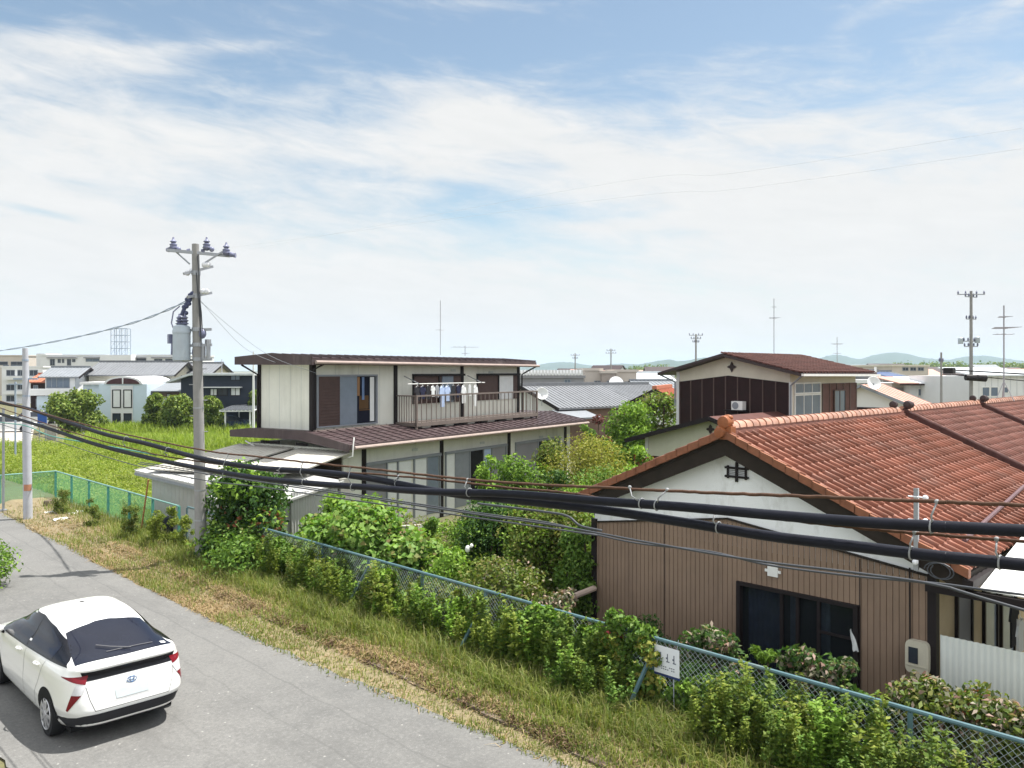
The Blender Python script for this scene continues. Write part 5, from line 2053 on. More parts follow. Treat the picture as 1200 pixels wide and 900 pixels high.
def town_left():
    # apartment blocks behind
    t, fr, W, zt = plain_block('apartment_block', 'long white apartment block with recessed windows behind the grey tiled house', 47, 222, 170, 415.5, 14, 0, 'far_white', 'far_white',
                               [(59, 421, 64, 428), (68, 421, 71, 425), (73, 421, 75, 425), (79, 421, 83, 428), (85, 421, 88, 424), (101, 420.5, 116, 423.5, 'window_mid'), (120, 420.5, 131, 423.5, 'window_mid'),
                                (143, 420, 171, 424.5), (181, 421, 190, 426), (194, 421, 205, 426)], 'apartments')
    for x0, x1 in ((56, 91), (99, 132), (140, 172), (178, 214)):
        a0, a1 = fr.a_of(x0), fr.a_of(x1)
        MB().box(fr, a0, a1, -0.5, -0.15, fr.z_of(419.8, a0), fr.z_of(418.6, a0)).build('canopy', MT['far_grey'], t)
    MB().box(fr, fr.a_of(36), fr.a_of(48), 2, 8, 0, fr.z_of(414, 0)).build('stair_tower', MT['far_white'], t)
    t, fr, W, zt = plain_block('apartment_block', 'tan topped apartment block at the far left edge behind the concrete pole', -40, 33, 185, 416, 14, 0, 'far_beige', 'far_beige',
                               [(-20, 424, 9, 427.5), (13, 424, 27, 427.5), (4, 428, 10, 431, 'window_mid'), (13, 428, 26, 431, 'window_mid')], 'apartments')
    t, fr, W, zt = plain_block('apartment_block', 'white balcony block left of the red tiled house', 2, 50, 140, 429, 12, 0, 'far_white', 'far_white',
                               [(8, 434, 17, 440), (21, 434, 27, 440), (35, 434, 44, 440), (8, 451, 17, 457), (21, 451, 27, 456), (30, 451, 34, 456), (8, 464, 17, 470)], 'apartments')
    for y in (441, 458, 471):
        a0, a1 = fr.a_of(7.5), fr.a_of(46)
        MB().box(fr, a0, a1, -1.0, -0.1, fr.z_of(y + 4, a0), fr.z_of(y, a0)).build('balcony', MT['far_white'], t)
    # sign scaffold
    c = at_d(139, 168)
    t = thing('scaffold_frame', 'open steel lattice frame rising above the white apartment roof', 'scaffold', (c.x, c.y, 8.2))
    fr = Fr(130, 168, 0)
    a1 = fr.a_of(149)
    mb = MB()
    z0, z1 = fr.z_of(416, 0), fr.z_of(385, 0)
    for b in (0, 1.5):
        for i in range(4):
            a = a1 * i / 3
            mb.bar(fr.p(a, b, z0 - 1), fr.p(a, b, z1), 0.11)
        for i in range(5):
            z = z0 + (z1 - z0) * i / 4
            mb.bar(fr.p(0, b, z), fr.p(a1, b, z), 0.10)
    for i in range(4):
        for k in range(4):
            z = z0 + (z1 - z0) * k / 4
            mb.bar(fr.p(a1 * i / 3, 0, z), fr.p(a1 * i / 3, 1.5, z + (z1 - z0) / 4), 0.07)
    mb.build('lattice', MT['steel_blue'], t)
    MB().box(fr, -2.0, a1 + 1, -0.5, 2, z0 - 1.2, z0).build('base', MT['far_white'], t)
    # small red tiled house
    fr = Fr(36, 86, 10)
    gable_block('red_roof_house', 'small house with a red tiled roof and brown walls by the far pole', fr, fr.a_of(55), 6, fr.z_of(448, 1), fr.z_of(440, 1), 'maroon_board', 'red_roof', 'a', 0.3,
                wins=[(40, 452, 44, 458, 'window_mid'), (43, 468, 49, 476, 'window_mid')])
    fr = Fr(35, 84, 10)
    # grey roof house with balcony
    fr = Fr(53, 84, 12)
    W = fr.a_of(88)
    t = gable_block('balcony_house', 'pale house with grey sloping roof and long white balcony', fr, W, 7, fr.z_of(441.5, W / 2), fr.z_of(432, W / 2, 3.5), 'far_white', 'grey_roof', 'a', 0.5,
                    wins=[(55, 443, 66, 454, 'window_mid'), (67, 443, 81, 454, 'window_mid')])
    MB().box(fr, -1.2, W, -1.2, -0.15, fr.z_of(463, W / 2), fr.z_of(455.5, W / 2)).build('balcony', MT['far_white'], t)
    MB().box(fr, -0.6, W, -0.6, 0.1, -0.5, fr.z_of(464, W / 2)).build('lower_wall', MT['pale_blue_wall'], t)
    # grey tiled house
    fr = Fr(104, 88, 4)
    W = fr.a_of(205)
    ze, zr = fr.z_of(439, W / 2), fr.z_of(425.5, W / 2, 4)
    gable_block('grey_tiled_house', 'wide house with grey tiled roof behind the pale blue building', fr, W - 0.4, 8, ze, zr, 'cream_wall', 'grey_tile', 'a', 0.5,
                wins=[(176, 444, 183, 452), (185, 444, 194, 452, 'window_mid')])
    fr = Fr(196, 94, 4)
    W = fr.a_of(245)
    gable_block('grey_tiled_house', 'grey tiled roof peeping over the navy house left of the concrete pole', fr, W, 8, fr.z_of(437, W / 2), fr.z_of(427, W / 2, 4), 'cream_wall', 'grey_tile', 'a', 0.5)
    # pale blue building with a vaulted top
    fr = Fr(116, 80, 3)
    W = fr.a_of(172)
    g = -0.5
    zt = fr.z_of(450, W / 2)
    t = thing('vaulted_building', 'pale blue building with an arched dark window under a curved roof', 'building', fr.p(0, 0, g))
    MB().box(fr, 0, W, 0, 9, g, zt).build('wall', MT['pale_blue_wall'], t)
    cx, rx = (fr.a_of(122) + fr.a_of(167)) / 2, (fr.a_of(167) - fr.a_of(122)) / 2
    rh = fr.z_of(441, cx) - zt
    arc = [fr.p(cx + rx * math.cos(math.pi * i / 14), -0.08, zt + rh * math.sin(math.pi * i / 14)) for i in range(15)]
    MB().prism(arc, fr.p(0, 9, 0) - fr.p(0, 0, 0)).build('vault', MT['far_white'], t)
    arc = [fr.p(cx + rx * 0.86 * math.cos(math.pi * i / 14), -0.14, zt + rh * 0.78 * math.sin(math.pi * i / 14)) for i in range(15)]
    lo = MB().prism(arc, fr.p(0, 0.05, 0) - fr.p(0, 0, 0)).build('lunette', mm('lunette_glass', (0.07, 0.03, 0.035), 0.3), t)
    MB().box(fr, cx - 0.06, cx + 0.06, -0.18, -0.145, zt, zt + rh * 0.77).build('mullion', MT['far_white'], lo)
    a0, a1 = fr.a_of(130), fr.a_of(156)
    MB().box(fr, a0, a1, -0.06, -0.003, g, zt - 0.15).build('bay', MT['far_white'], t)
    for x0, x1 in ((133, 141), (146, 154)):
        q0, q1 = fr.a_of(x0), fr.a_of(x1)
        add_window(t, fr, q0, q1, fr.z_of(477, q0), fr.z_of(457.5, q0), -0.062, 'dark_trim', 1, 'white_paper', 0.09)
        add_window(t, fr, q0, q1, fr.z_of(497, q0), fr.z_of(485, q0), -0.062, 'dark_trim', 1, 'window_dark', 0.06)
    MB().box(fr, fr.a_of(86), -0.003, 2.0, 9, g, fr.z_of(451, 0)).build('side_wing', MT['pale_blue_wall'], t)
    MB().box(fr, fr.a_of(84), 0.02, 1.6, 9.2, fr.z_of(451, 0) + 0.003, fr.z_of(448, 0)).build('wing_roof', MT['far_white'], t)
    for x in (95, 99, 103):
        a = fr.a_of(x, 2.0)
        MB().box(fr, a, a + 0.22, 1.93, 1.998, fr.z_of(463, a), fr.z_of(457, a)).build('slit_window', MT['window_dark'], t)
    # small house between, with blue grey lean roof
    fr = Fr(173, 82, 3)
    W = fr.a_of(212)
    t = thing('lean_roof_house', 'small brown house under a blue grey lean roof left of the concrete pole', 'house', fr.p(0, 0, g))
    MB().box(fr, 0, W, 0, 6, g, fr.z_of(459, 1)).build('wall', mm('brown_wall', (0.22, 0.15, 0.12), 0.8), t)
    z0, z1 = fr.z_of(459, 1), fr.z_of(449, 1)
    MB().hexa([fr.p(-0.3, -0.8, z0), fr.p(W + 0.8, -0.8, z0), fr.p(W - 0.5, 4, z1), fr.p(-0.3, 4, z1), fr.p(-0.3, -0.8, z0 + 0.1), fr.p(W + 0.8, -0.8, z0 + 0.1), fr.p(W - 0.5, 4, z1 + 0.1), fr.p(-0.3, 4, z1 + 0.1)]).build('roof', MT['grey_roof'], t)
    for x0, x1, y0, y1, k in ((190, 196, 466, 474, 'white_paper'), (176, 186, 478, 492, 'window_dark'), (196, 200, 462, 490, 'far_white')):
        a0, a1, q0, q1 = fr.rect(x0, y0, x1, y1)
        add_window(t, fr, a0, a1, q0, q1, 0, 'dark_trim', 1, k, 0.05)
    # navy house with carport
    fr = Fr(212, 78, 2)
    W = fr.a_of(297)
    zt = fr.z_of(440, W / 2)
    t = thing('navy_house', 'dark navy modern house with a thin pale metal roof', 'house', fr.p(0, 0, g))
    MB().box(fr, 0, W, 0, 8, g, zt).build('wall', MT['navy_wall'], t)
    mb = MB()
    al, am = fr.a_of(197), fr.a_of(224)
    zl = fr.z_of(449, 0)
    mb.hexa([fr.p(al, -0.5, zl), fr.p(am, -0.5, zt), fr.p(am, 8.3, zt), fr.p(al, 8.3, zl), fr.p(al, -0.5, zl + 0.2), fr.p(am, -0.5, zt + 0.22), fr.p(am, 8.3, zt + 0.22), fr.p(al, 8.3, zl + 0.2)])
    mb.box(fr, am + 0.003, W + 0.2, -0.5, 8.3, zt + 0.003, zt + 0.22)
    mb.build('roof', mm('pale_metal', (0.5, 0.53, 0.55), 0.4), t)
    for x0, y0, x1, y1, k in ((271, 440.5, 281, 445, 'window_mid'), (247, 456, 254, 463, 'white_paper'), (255, 455, 266, 463, 'window_dark'), (271, 455, 281, 463, 'white_paper')):
        a0, a1, q0, q1 = fr.rect(x0, y0, x1, y1)
        add_window(t, fr, a0, a1, q0, q1, 0, 'dark_trim', 2, k, 0.06)
    a0, a1 = fr.a_of(238), fr.a_of(284)
    MB().box(fr, a0, a1, -0.6, -0.003, fr.z_of(454.3, 4), fr.z_of(453.2, 4)).build('canopy', MT['far_white'], t)
    f2 = Fr(264, 74, 2)
    W2 = f2.a_of(293)
    t = thing('carport', 'white slatted carport on slim posts before the navy house', 'carport', f2.p(0, 0, g))
    mb = MB()
    zc = f2.z_of(481, 1)
    for i in range(9):
        a = -0.4 + (W2 + 0.8) * i / 8
        mb.bar(f2.p(a, -0.3, zc), f2.p(a, 4.5, zc + 0.35), 0.09, 0.07)
    mb.bar(f2.p(-0.45, -0.25, zc - 0.05), f2.p(W2 + 0.45, -0.25, zc - 0.05), 0.1, 0.1)
    mb.bar(f2.p(-0.45, 4.4, zc + 0.28), f2.p(W2 + 0.45, 4.4, zc + 0.28), 0.1, 0.1)
    mb.build('slat_roof', MT['far_white'], t)
    MB().prism([f2.p(-0.4, -0.3, zc + 0.05), f2.p(W2 + 0.4, -0.3, zc + 0.05), f2.p(W2 + 0.4, 4.5, zc + 0.4), f2.p(-0.4, 4.5, zc + 0.4)], (0, 0, 0.012)).build('roof_panel', glass_mat('carport_panel', (0.5, 0.52, 0.55), 0.6, (0.3, 0.32, 0.35)), t)
    for a in (0, W2):
        for b in (0, 4.2):
            MB().box(f2, a - 0.06, a + 0.06, b - 0.06, b + 0.06, g, zc - 0.02 + 0.07 * b).build('post', MT['far_white'], t)
    far_car('parked_car', 'dark blue car parked under the slatted carport', at_d(271, 76, g), R(-40), mm('car_navy', (0.04, 0.06, 0.12), 0.25))
    far_car('parked_car', 'grey blue car parked right of the carport post', at_d(295, 79, g), R(-40), mm('car_greyblue', (0.2, 0.25, 0.32), 0.25))
    # lot at the far left with a blue sheeted stack
    m, nt, p, out = new_mat('lot_gravel')
    nt.links.new(mixrgb(nt, ramp(nt, noise_tex(nt, 0.8, 6), [(0.35, 0), (0.65, 1)]), (0.34, 0.31, 0.28), (0.44, 0.41, 0.38)), p.inputs['Base Color'])
    p.inputs['Roughness'].default_value = 0.95
    mb = MB()
    P = [at_d(-60, 62), at_d(36, 60), at_d(40, 78), at_d(-60, 84)]
    for q in P:
        q.z = -0.40
    mb.quad(*P)
    tag(mb.build('gravel_lot', m), kind='structure')
    far_car('parked_car', 'white car parked on the gravel lot left of the concrete pole', at_d(12, 74, -0.42), R(-30), MT['far_white'])
    far_car('parked_car', 'white car parked just right of the far concrete pole', at_d(46, 82, -0.42), R(-30), MT['far_white'])
    fr = Fr(44.5, 62, 0)
    W = fr.a_of(55)
    q = thing('blue_sign', 'plain blue sign panel on two posts at the far edge of the field', 'sign', fr.p(W / 2, 0, g))
    MB().box(fr, 0, W, -0.06, 0, fr.z_of(496, 0), fr.z_of(483.5, 0)).build('panel', mm('sign_blue', (0.03, 0.09, 0.33), 0.5), q)
    for a in (0.1, W - 0.1):
        MB().box(fr, a - 0.03, a + 0.03, 0.003, 0.06, g, fr.z_of(484, 0)).build('post', MT['steel'], q)
    # low dark fence behind it
    fr = Fr(52, 66, 0)
    q = thing('wall', 'low grey block wall right of the blue sign', 'wall', fr.p(0, 0, g))
    MB().box(fr, 0, fr.a_of(66), 0, 0.15, g, fr.z_of(497, 0)).build('block_wall', MT['wood_grey'], q)


def town_mid():
    g = -0.5
    t, fr, W, zt = plain_block('hall', 'long grey hall with a white ribbed roof edge behind the balcony', 585, 684, 75, 440, 12, 4, 'far_grey', 'far_grey', [(662, 445, 668, 450, 'window_mid')])
    mb = MB()
    z0, z1 = fr.z_of(440, W / 2), fr.z_of(433.5, W / 2)
    n = 26
    for i in range(n):
        a = W * i / n
        mb.prism([fr.p(a, -0.2, z0 + 0.004), fr.p(a + W / n * 0.72, -0.2, z0 + 0.004), fr.p(a + W / n * 0.55, -0.2, z1), fr.p(a + W / n * 0.12, -0.2, z1)], fr.p(0, 12, 0) - fr.p(0, 0, 0))
    mb.build('ribbed_roof', MT['far_white'], t)
    plain_block('beige_block', 'plain beige block right of the long grey hall', 685, 705, 80, 431.5, 8, 0, 'far_beige', 'far_beige', [(697, 447, 703, 452)])
    plain_block('beige_block', 'darker beige wing with a satellite dish between two pale blocks', 705.3, 721.5, 79, 434.5, 8, 0, mm('beige_dark', (0.36, 0.31, 0.28), 0.85) and 'beige_dark', 'far_beige', [(712, 447, 719, 452)])
    plain_block('beige_block', 'long low beige block behind the bright green tree', 722, 746, 81, 433, 8, 0, 'far_beige', 'far_beige', [(724, 447, 730, 451), (733, 448, 738, 451, 'window_mid')])
    fr = Fr(747, 88, 3)
    W = fr.a_of(788)
    gable_block('white_roof_house', 'low house with pale grey roof left of the maroon house', fr, W, 9, fr.z_of(447, W / 2), fr.z_of(438, W / 2, 4.5), 'far_beige', 'pale_metal', 'a', 0.5, wins=[(756, 448, 761, 452)])
    fr = Fr(754, 70, 3)
    W = fr.a_of(796)
    gable_block('blue_roof_house', 'blue grey roofed house half hidden by the maroon house', fr, W, 8, fr.z_of(456, W / 2), fr.z_of(448, W / 2, 4), 'far_white', 'grey_roof', 'a', 0.4)
    # grey tiled bungalow
    fr = Fr(656, 52, 37)
    W = fr.a_of(739)
    ze, zr = 2.74 + 0.1, 4.05
    t = gable_block('grey_bungalow', 'bungalow with wide grey tiled roof and white gable behind the balcony end', fr, W, 7, ze, zr, 'far_white', 'grey_tile', 'a', 0.45,
                    wins=[(716, 482, 727, 486)])
    MB().box(fr, 0.05, W, -0.03, -0.002, g, ze - 0.15).build('front_wall', mm('brown_wall', (0.22, 0.15, 0.12), 0.8), t)
    mb = MB()
    a0, a1 = fr.a_of(664, -1.5), fr.a_of(700, -1.5)
    z0 = fr.z_of(488, a0, -1.5)
    mb.hexa([fr.p(a0, -1.8, z0 - 0.2), fr.p(a1, -1.8, z0 - 0.2), fr.p(a1, -0.04, z0 + 0.25), fr.p(a0, -0.04, z0 + 0.25), fr.p(a0, -1.8, z0 - 0.1), fr.p(a1, -1.8, z0 - 0.1), fr.p(a1, -0.04, z0 + 0.35), fr.p(a0, -0.04, z0 + 0.35)])
    mb.build('porch_roof', MT['grey_roof'], t)
    fr = Fr(741, 57, 37)
    W = fr.a_of(800)
    gable_block('grey_bungalow', 'second grey tiled roof behind the bright green tree', fr, W, 8, fr.z_of(472, 0), fr.z_of(452.5, W / 2, 4), 'far_white', 'grey_tile', 'a', 0.45)
    # satellite dish on the bungalow
    p = at_d(635, 50.5)
    p.z = z_at(468, 50.5)
    t = thing('satellite_dish', 'round white satellite dish beside the balcony end', 'satellite dish', p)
    ax = Vector((-0.55, -0.75, 0.35)).normalized()
    MB().lathe(p + Vector((0, 0, 0.35)), [(0.02, -0.1), (0.24, -0.05), (0.40, 0.05), (0.385, 0.06), (0.22, -0.03), (0.02, -0.07)], 20, ax).build('dish', MT['far_white'], t, smooth=True)
    MB().tube([p + Vector((0, 0, -0.4)), p + Vector((0, 0, 0.3))], 0.03, 6).build('mast', MT['steel'], t)
    MB().tube([p + Vector((0, 0, 0.1)), p + Vector((0, 0, 0.1)) + ax * 0.55], 0.015, 5).build('feed_arm', MT['steel'], t)
    # small red roofed gable behind the tree
    fr = Fr(745, 48, -20)
    W = fr.a_of(792)
    gable_block('red_roof_house', 'small white gabled house with pink red roof behind the broad leaved tree', fr, W, 5, fr.z_of(470, W / 2), fr.z_of(458, W / 2), 'far_white', 'red_roof', 'b', 0.35)
    p = at_d(722, 78.2)
    p.z = z_at(450, 78.2)
    t = thing('satellite_dish', 'small white dish on the beige blocks', 'satellite dish', p)
    MB().lathe(p, [(0.02, -0.1), (0.5, -0.03), (0.75, 0.1), (0.72, 0.11), (0.02, -0.06)], 16, ax).build('dish', MT['far_white'], t, smooth=True)
    MB().tube([p - ax * 0.1, p + Vector((0, 0.3, -0.5))], 0.04, 5).build('mast', MT['steel'], t)


def town_right():
    g = -0.5
    fr = Fr(987, 47, -45)
    W = fr.a_of(1066)
    c = fr.a_of(1012)
    ze = fr.z_of(463, 0)
    zr = fr.z_of(453, c)
    t = thing('white_gable_house', 'low white gabled house with faded pink roof behind the tiled ridge', 'house', fr.p(0, 0, g))
    zr2 = fr.z_of(475, W)
    MB().prism([fr.p(0, 0, g), fr.p(W, 0, g), fr.p(W, 0, zr2), fr.p(c, 0, zr), fr.p(0, 0, ze)], fr.p(0, 2.4, 0) - fr.p(0, 0, 0)).build('wall', MT['far_white'], t)
    MB().box(fr, 0.02, W, -0.04, -0.003, g, fr.z_of(477, 1)).build('lower_boards', MT['maroon_board'], t)
    mb = MB()
    for a0, z0 in ((-0.5, ze - 0.17), (W + 0.8, zr2 - 0.3)):
        mb.hexa([fr.p(a0, -0.4, z0), fr.p(c, -0.4, zr + 0.02), fr.p(c, 2.8, zr + 0.02), fr.p(a0, 2.8, z0), fr.p(a0, -0.4, z0 + 0.1), fr.p(c, -0.4, zr + 0.12), fr.p(c, 2.8, zr + 0.12), fr.p(a0, 2.8, z0 + 0.1)])
        for i in range(7):
            b = -0.4 + 3.2 * i / 6
            mb.bar(fr.p(a0, b, z0 + 0.11), fr.p(c, b, zr + 0.13), 0.05, 0.03)
    mb.build('roof', MT['pink_roof'], t)
    mb = MB()
    for a0, z0 in ((-0.5, ze - 0.17), (W + 0.8, zr2 - 0.3)):
        mb.bar(fr.p(a0, -0.43, z0 + 0.03), fr.p(c, -0.43, zr + 0.05), 0.05, 0.16)
    mb.build('barge_board', MT['grey_frame'], t)
    p = fr.p(c + 0.75, -0.5, zr + 0.1)
    q = thing('satellite_dish', 'white dish on the peak of the low pink roofed house', 'satellite dish', p)
    ax = Vector((-0.6, -0.7, 0.35)).normalized()
    MB().lathe(p + Vector((0, 0, 0.1)), [(0.02, -0.1), (0.26, -0.03), (0.40, 0.06), (0.38, 0.07), (0.02, -0.06)], 16, ax).build('dish', MT['far_white'], q, smooth=True)
    MB().tube([p + Vector((0, 0, -0.3)), p + Vector((0, 0, 0.1))], 0.03, 5).build('mast', MT['steel'], q)
    # long white house
    fr = Fr(1066, 70, 2)
    W = fr.a_of(1136)
    zt = fr.z_of(449.5, W / 2)
    t = thing('long_white_house', 'long white two storey house with white and red metal roof', 'house', fr.p(0, 0, g))
    MB().box(fr, 0, W, 0, 8, g, zt).build('wall', MT['far_white'], t)
    mb = MB()
    ar = fr.a_of(1073)
    zz = fr.z_of(443, W / 2)
    def strip(a0, a1, name, m):
        MB().hexa([fr.p(a0, -0.6, zt - 0.05), fr.p(a1, -0.6, zt - 0.05), fr.p(a1, 4, zz), fr.p(a0, 4, zz), fr.p(a0, -0.6, zt + 0.06), fr.p(a1, -0.6, zt + 0.06), fr.p(a1, 4, zz + 0.1), fr.p(a0, 4, zz + 0.1)]).build(name, m, t)
    strip(ar, W + 0.3, 'roof', MT['far_white'])
    strip(fr.a_of(1050), ar - 0.01, 'red_roof', MT['pink_roof'])
    MB().box(fr, fr.a_of(1052), -0.01, 1, 8, g, zt).build('side_wing', MT['far_beige'], t)
    MB().box(fr, fr.a_of(1050), W + 0.3, -0.66, -0.61, zt - 0.14, zt - 0.02).build('eave_board', MT['maroon_board'], t)
    for x0, y0, x1, y1 in ((1076, 456, 1091, 463.5), (1117, 456, 1133, 462.5)):
        a0, a1, q0, q1 = fr.rect(x0, y0, x1, y1)
        add_window(t, fr, a0, a1, q0, q1, 0, 'white_plastic', 2, 'window_mid', 0.07)
    a0, a1, q0, q1 = fr.rect(1054, 455, 1065, 460)
    add_window(t, fr, a0, a1, q0, q1, 1.0, 'wood_grey', 1, 'far_grey', 0.05)
    a0, a1 = fr.a_of(1106), fr.a_of(1134)
    mb = MB()
    z1 = fr.z_of(467, a0)
    mb.bar(fr.p(a0, -0.8, z1), fr.p(a1, -0.8, z1), 0.07)
    for i in range(5):
        a = a0 + (a1 - a0) * i / 4
        mb.bar(fr.p(a, -0.8, z1 - 1.2), fr.p(a, -0.8, z1), 0.05)
    mb.build('rail', MT['steel_blue'], t)
    # white house at the right edge
    fr = Fr(1136, 63, 2)
    W = fr.a_of(1225)
    zt = fr.z_of(441, W / 2)
    t = thing('white_house', 'white two storey house with flat pale roof at the right edge', 'house', fr.p(0, 0, g))
    MB().box(fr, 0, W, 0, 9, g, zt).build('wall', MT['far_white'], t)
    zz = fr.z_of(431.5, W / 2)
    MB().hexa([fr.p(0.1, -0.3, zt + 0.003), fr.p(W, -0.3, zt + 0.003), fr.p(W, 6, zz), fr.p(0.9, 6, zz), fr.p(0.1, -0.3, zt + 0.1), fr.p(W, -0.3, zt + 0.1), fr.p(W, 6, zz + 0.1), fr.p(0.9, 6, zz + 0.1)]).build('roof', mm('pale_metal', (0.5, 0.53, 0.55), 0.4), t)
    mb = MB()
    for i in range(12):
        a = W * (i + 0.5) / 12
        mb.box(fr, a - 0.02, a + 0.02, -0.015, -0.001, g, zt)
    mb.build('panel_joint', mm('joint_grey', (0.5, 0.52, 0.54), 0.8), t)
    for x0, y0, x1, y1 in ((1151, 454, 1159, 464), (1161, 454, 1169, 464), (1176.5, 454, 1181, 460)):
        a0, a1, q0, q1 = fr.rect(x0, y0, x1, y1)
        add_window(t, fr, a0, a1, q0, q1, 0, 'white_plastic', 1, 'window_mid', 0.06)
    # house with solar panels
    fr = Fr(1029, 82, 8)
    W = fr.a_of(1066)
    ze, zr = fr.z_of(444, W / 2), fr.z_of(437, W / 2, 4)
    t = gable_block('solar_house', 'white house with solar panels on its roof', fr, W, 8, ze, zr, 'far_white', 'grey_roof', 'a', 0.5, wins=[(1027, 447, 1032, 453), (1036, 447, 1041, 453), (1045, 447, 1050, 453)])
    sl = (zr - ze) / 4
    MB().hexa([fr.p(W * 0.35, 0.4, ze + sl * 0.4 + 0.15), fr.p(W - 0.2, 0.4, ze + sl * 0.4 + 0.15), fr.p(W - 0.2, 3.4, ze + sl * 3.4 + 0.15), fr.p(W * 0.35, 3.4, ze + sl * 3.4 + 0.15),
               fr.p(W * 0.35, 0.4, ze + sl * 0.4 + 0.2), fr.p(W - 0.2, 0.4, ze + sl * 0.4 + 0.2), fr.p(W - 0.2, 3.4, ze + sl * 3.4 + 0.2), fr.p(W * 0.35, 3.4, ze + sl * 3.4 + 0.2)]).build('solar_panel', MT['solar'], t)
    plain_block('factory', 'flat roofed beige factory beyond the solar roof', 1046, 1088, 118, 427.5, 14, 6, 'far_beige', 'cream_wall', [(1058, 431, 1064, 434), (1067, 431, 1073, 434), (1076, 431, 1082, 434)])
    plain_block('grey_block', 'dark grey block just right of the maroon house roof', 1000, 1026, 60, 432.5, 8, 0, 'far_grey', 'far_grey', [(1003, 438, 1010, 441, 'window_mid')])
    plain_block('grey_block', 'pale green low block under the dark grey one', 996, 1027, 57, 445, 1.5, 0, mm('pale_green', (0.45, 0.53, 0.47), 0.8) and 'pale_green', 'far_white', [(1010, 449, 1016, 452, 'window_mid')])
    # distant small houses
    rng = random.Random(12)
    protos = []
    for k, (wl, rf) in enumerate((('far_white', 'grey_roof'), ('far_beige', 'pink_roof'), ('far_white', 'dark_tile'))):
        class F0:
            def p(s, a, b, z):
                return Vector((a - 4, b - 3, z))
        f0 = F0()
        t = thing('distant_house', 'small distant house of the town under the hills', 'house', (0, 0, -0.5), 'distant houses under the hills')
        MB().prism([f0.p(0, 0, -0.5), f0.p(0, 6, -0.5), f0.p(0, 6, 4.6), f0.p(0, 3, 5.9), f0.p(0, 0, 4.6)], (8, 0, 0)).build('wall', MT[wl], t)
        mb = MB()
        for s in (0, 1):
            e = -0.5 if s == 0 else 6.5
            mb.hexa([f0.p(-0.4, e, 4.4), f0.p(8.4, e, 4.4), f0.p(8.4, 3, 5.95), f0.p(-0.4, 3, 5.95), f0.p(-0.4, e, 4.6), f0.p(8.4, e, 4.6), f0.p(8.4, 3, 6.15), f0.p(-0.4, 3, 6.15)])
        mb.build('roof', MT[rf], t)
        mb = MB()
        for a in (1.5, 5):
            for z in (0.8, 3.0):
                mb.box(f0, a, a + 1.6, -0.03, -0.002, z, z + 1.1)
        mb.build('window', MT['window_dark'], t)
        protos.append(t)
    used = set()
    for i in range(44):
        px = rng.uniform(930, 1210) if i < 30 else rng.uniform(610, 790)
        d = rng.uniform(130, 420)
        p = at_d(px, d, -0.5)
        k = rng.randrange(3)
        o = protos[k]
        if k in used:
            o = copy_tree(o)
        used.add(k)
        o.location = p
        o.rotation_euler = (0, 0, R(-45) + rng.uniform(-0.5, 0.5))
        s = rng.uniform(0.8, 1.05)
        o.scale = (s, s, s * rng.uniform(0.85, 1.1))


town_left()
town_mid()
town_right()


def hills():
    rng = np.random.default_rng(2)
    m = M('hill_forest', (0.035, 0.06, 0.03), 0.95, 0.3, 0.02, bump=0)
    def ridge(name, pts, d0, d1, step, rough, mat):
        xs = np.arange(pts[0][0], pts[-1][0] + 0.1, step)
        top = np.interp(xs, [p[0] for p in pts], [p[1] for p in pts])
        ker = np.array([1, 3, 4, 3, 1]) / 12.0
        top = np.convolve(np.pad(top, 2, mode='edge'), ker, 'valid')
        top = top + rng.normal(size=len(xs)) * rough
        rows = []
        for j in range(9):
            f_ = j / 8
            d = d0 + (d1 - d0) * f_
            w = math.sin(math.pi * f_) ** 0.8
            row = []
            dm = (d0 + d1) / 2
            for x, y in zip(xs, top):
                z = -1 + (z_at(y, dm) + 1) * w * (1 + (0.0 if j == 4 else rng.normal() * 0.05))
                row.append(at_d(x, d, z))
            rows.append(row)
        o = MB().grid(rows).build(name, mat, smooth='all')
        tag(o, kind='structure')
    ridge('hills', [(560, 434), (620, 429), (650, 424.5), (665, 424), (690, 428), (705, 429), (720, 426), (760, 427), (790, 429), (840, 434)], 3800, 5200, 4, 0.15, m)
    ridge('hills', [(700, 434), (745, 428), (770, 423), (783, 421), (800, 424), (815, 420), (830, 418.5), (850, 424), (880, 430), (900, 434)], 3000, 4200, 4, 0.15, m)
    ridge('hills', [(920, 434), (950, 424), (965, 418), (978, 415), (990, 417), (1005, 422), (1025, 416), (1045, 412.5), (1060, 414), (1085, 420), (1110, 422), (1135, 417), (1160, 417), (1180, 421), (1215, 424), (1260, 434)], 3600, 5000, 4, 0.2, m)
    # wooded rise nearer
    for lab, x0, x1, ytop, d, n in (('dark green wood on the low rise left of the maroon house', 728, 800, 428.5, 700, 3000), ('dark green wood along the skyline behind the right hand houses', 1028, 1225, 425, 620, 7000)):
        C, Rr = [], []
        x = x0
        while x < x1:
            dd = d * rng.uniform(0.92, 1.1)
            e = min(1, (x - x0) / 20, (x1 - x) / 20 + 0.15)
            h = (z_at(ytop, d) + 0.5) * (0.55 + 0.45 * e) * rng.uniform(0.75, 1.05)
            p = at_d(x, dd)
            for z in np.arange(1.5, h - 2.0, 3.0):
                C.append((p.x, p.y, z))
                Rr.append(3.4)
            C.append((p.x, p.y, h - 2.5))
            Rr.append(2.8)
            x += 2.2
        P, dd = cloud_points(C, Rr, n, rng, 0.9, 0.8)
        V, Fq = leaf_quads(P, unit(dd + rng.normal(size=dd.shape) * 0.4), 1.7, 1.4, rng)
        tag(mesh_np('wood', V, Fq, LM['far']), lab, 'wood', kind='stuff')


hills()

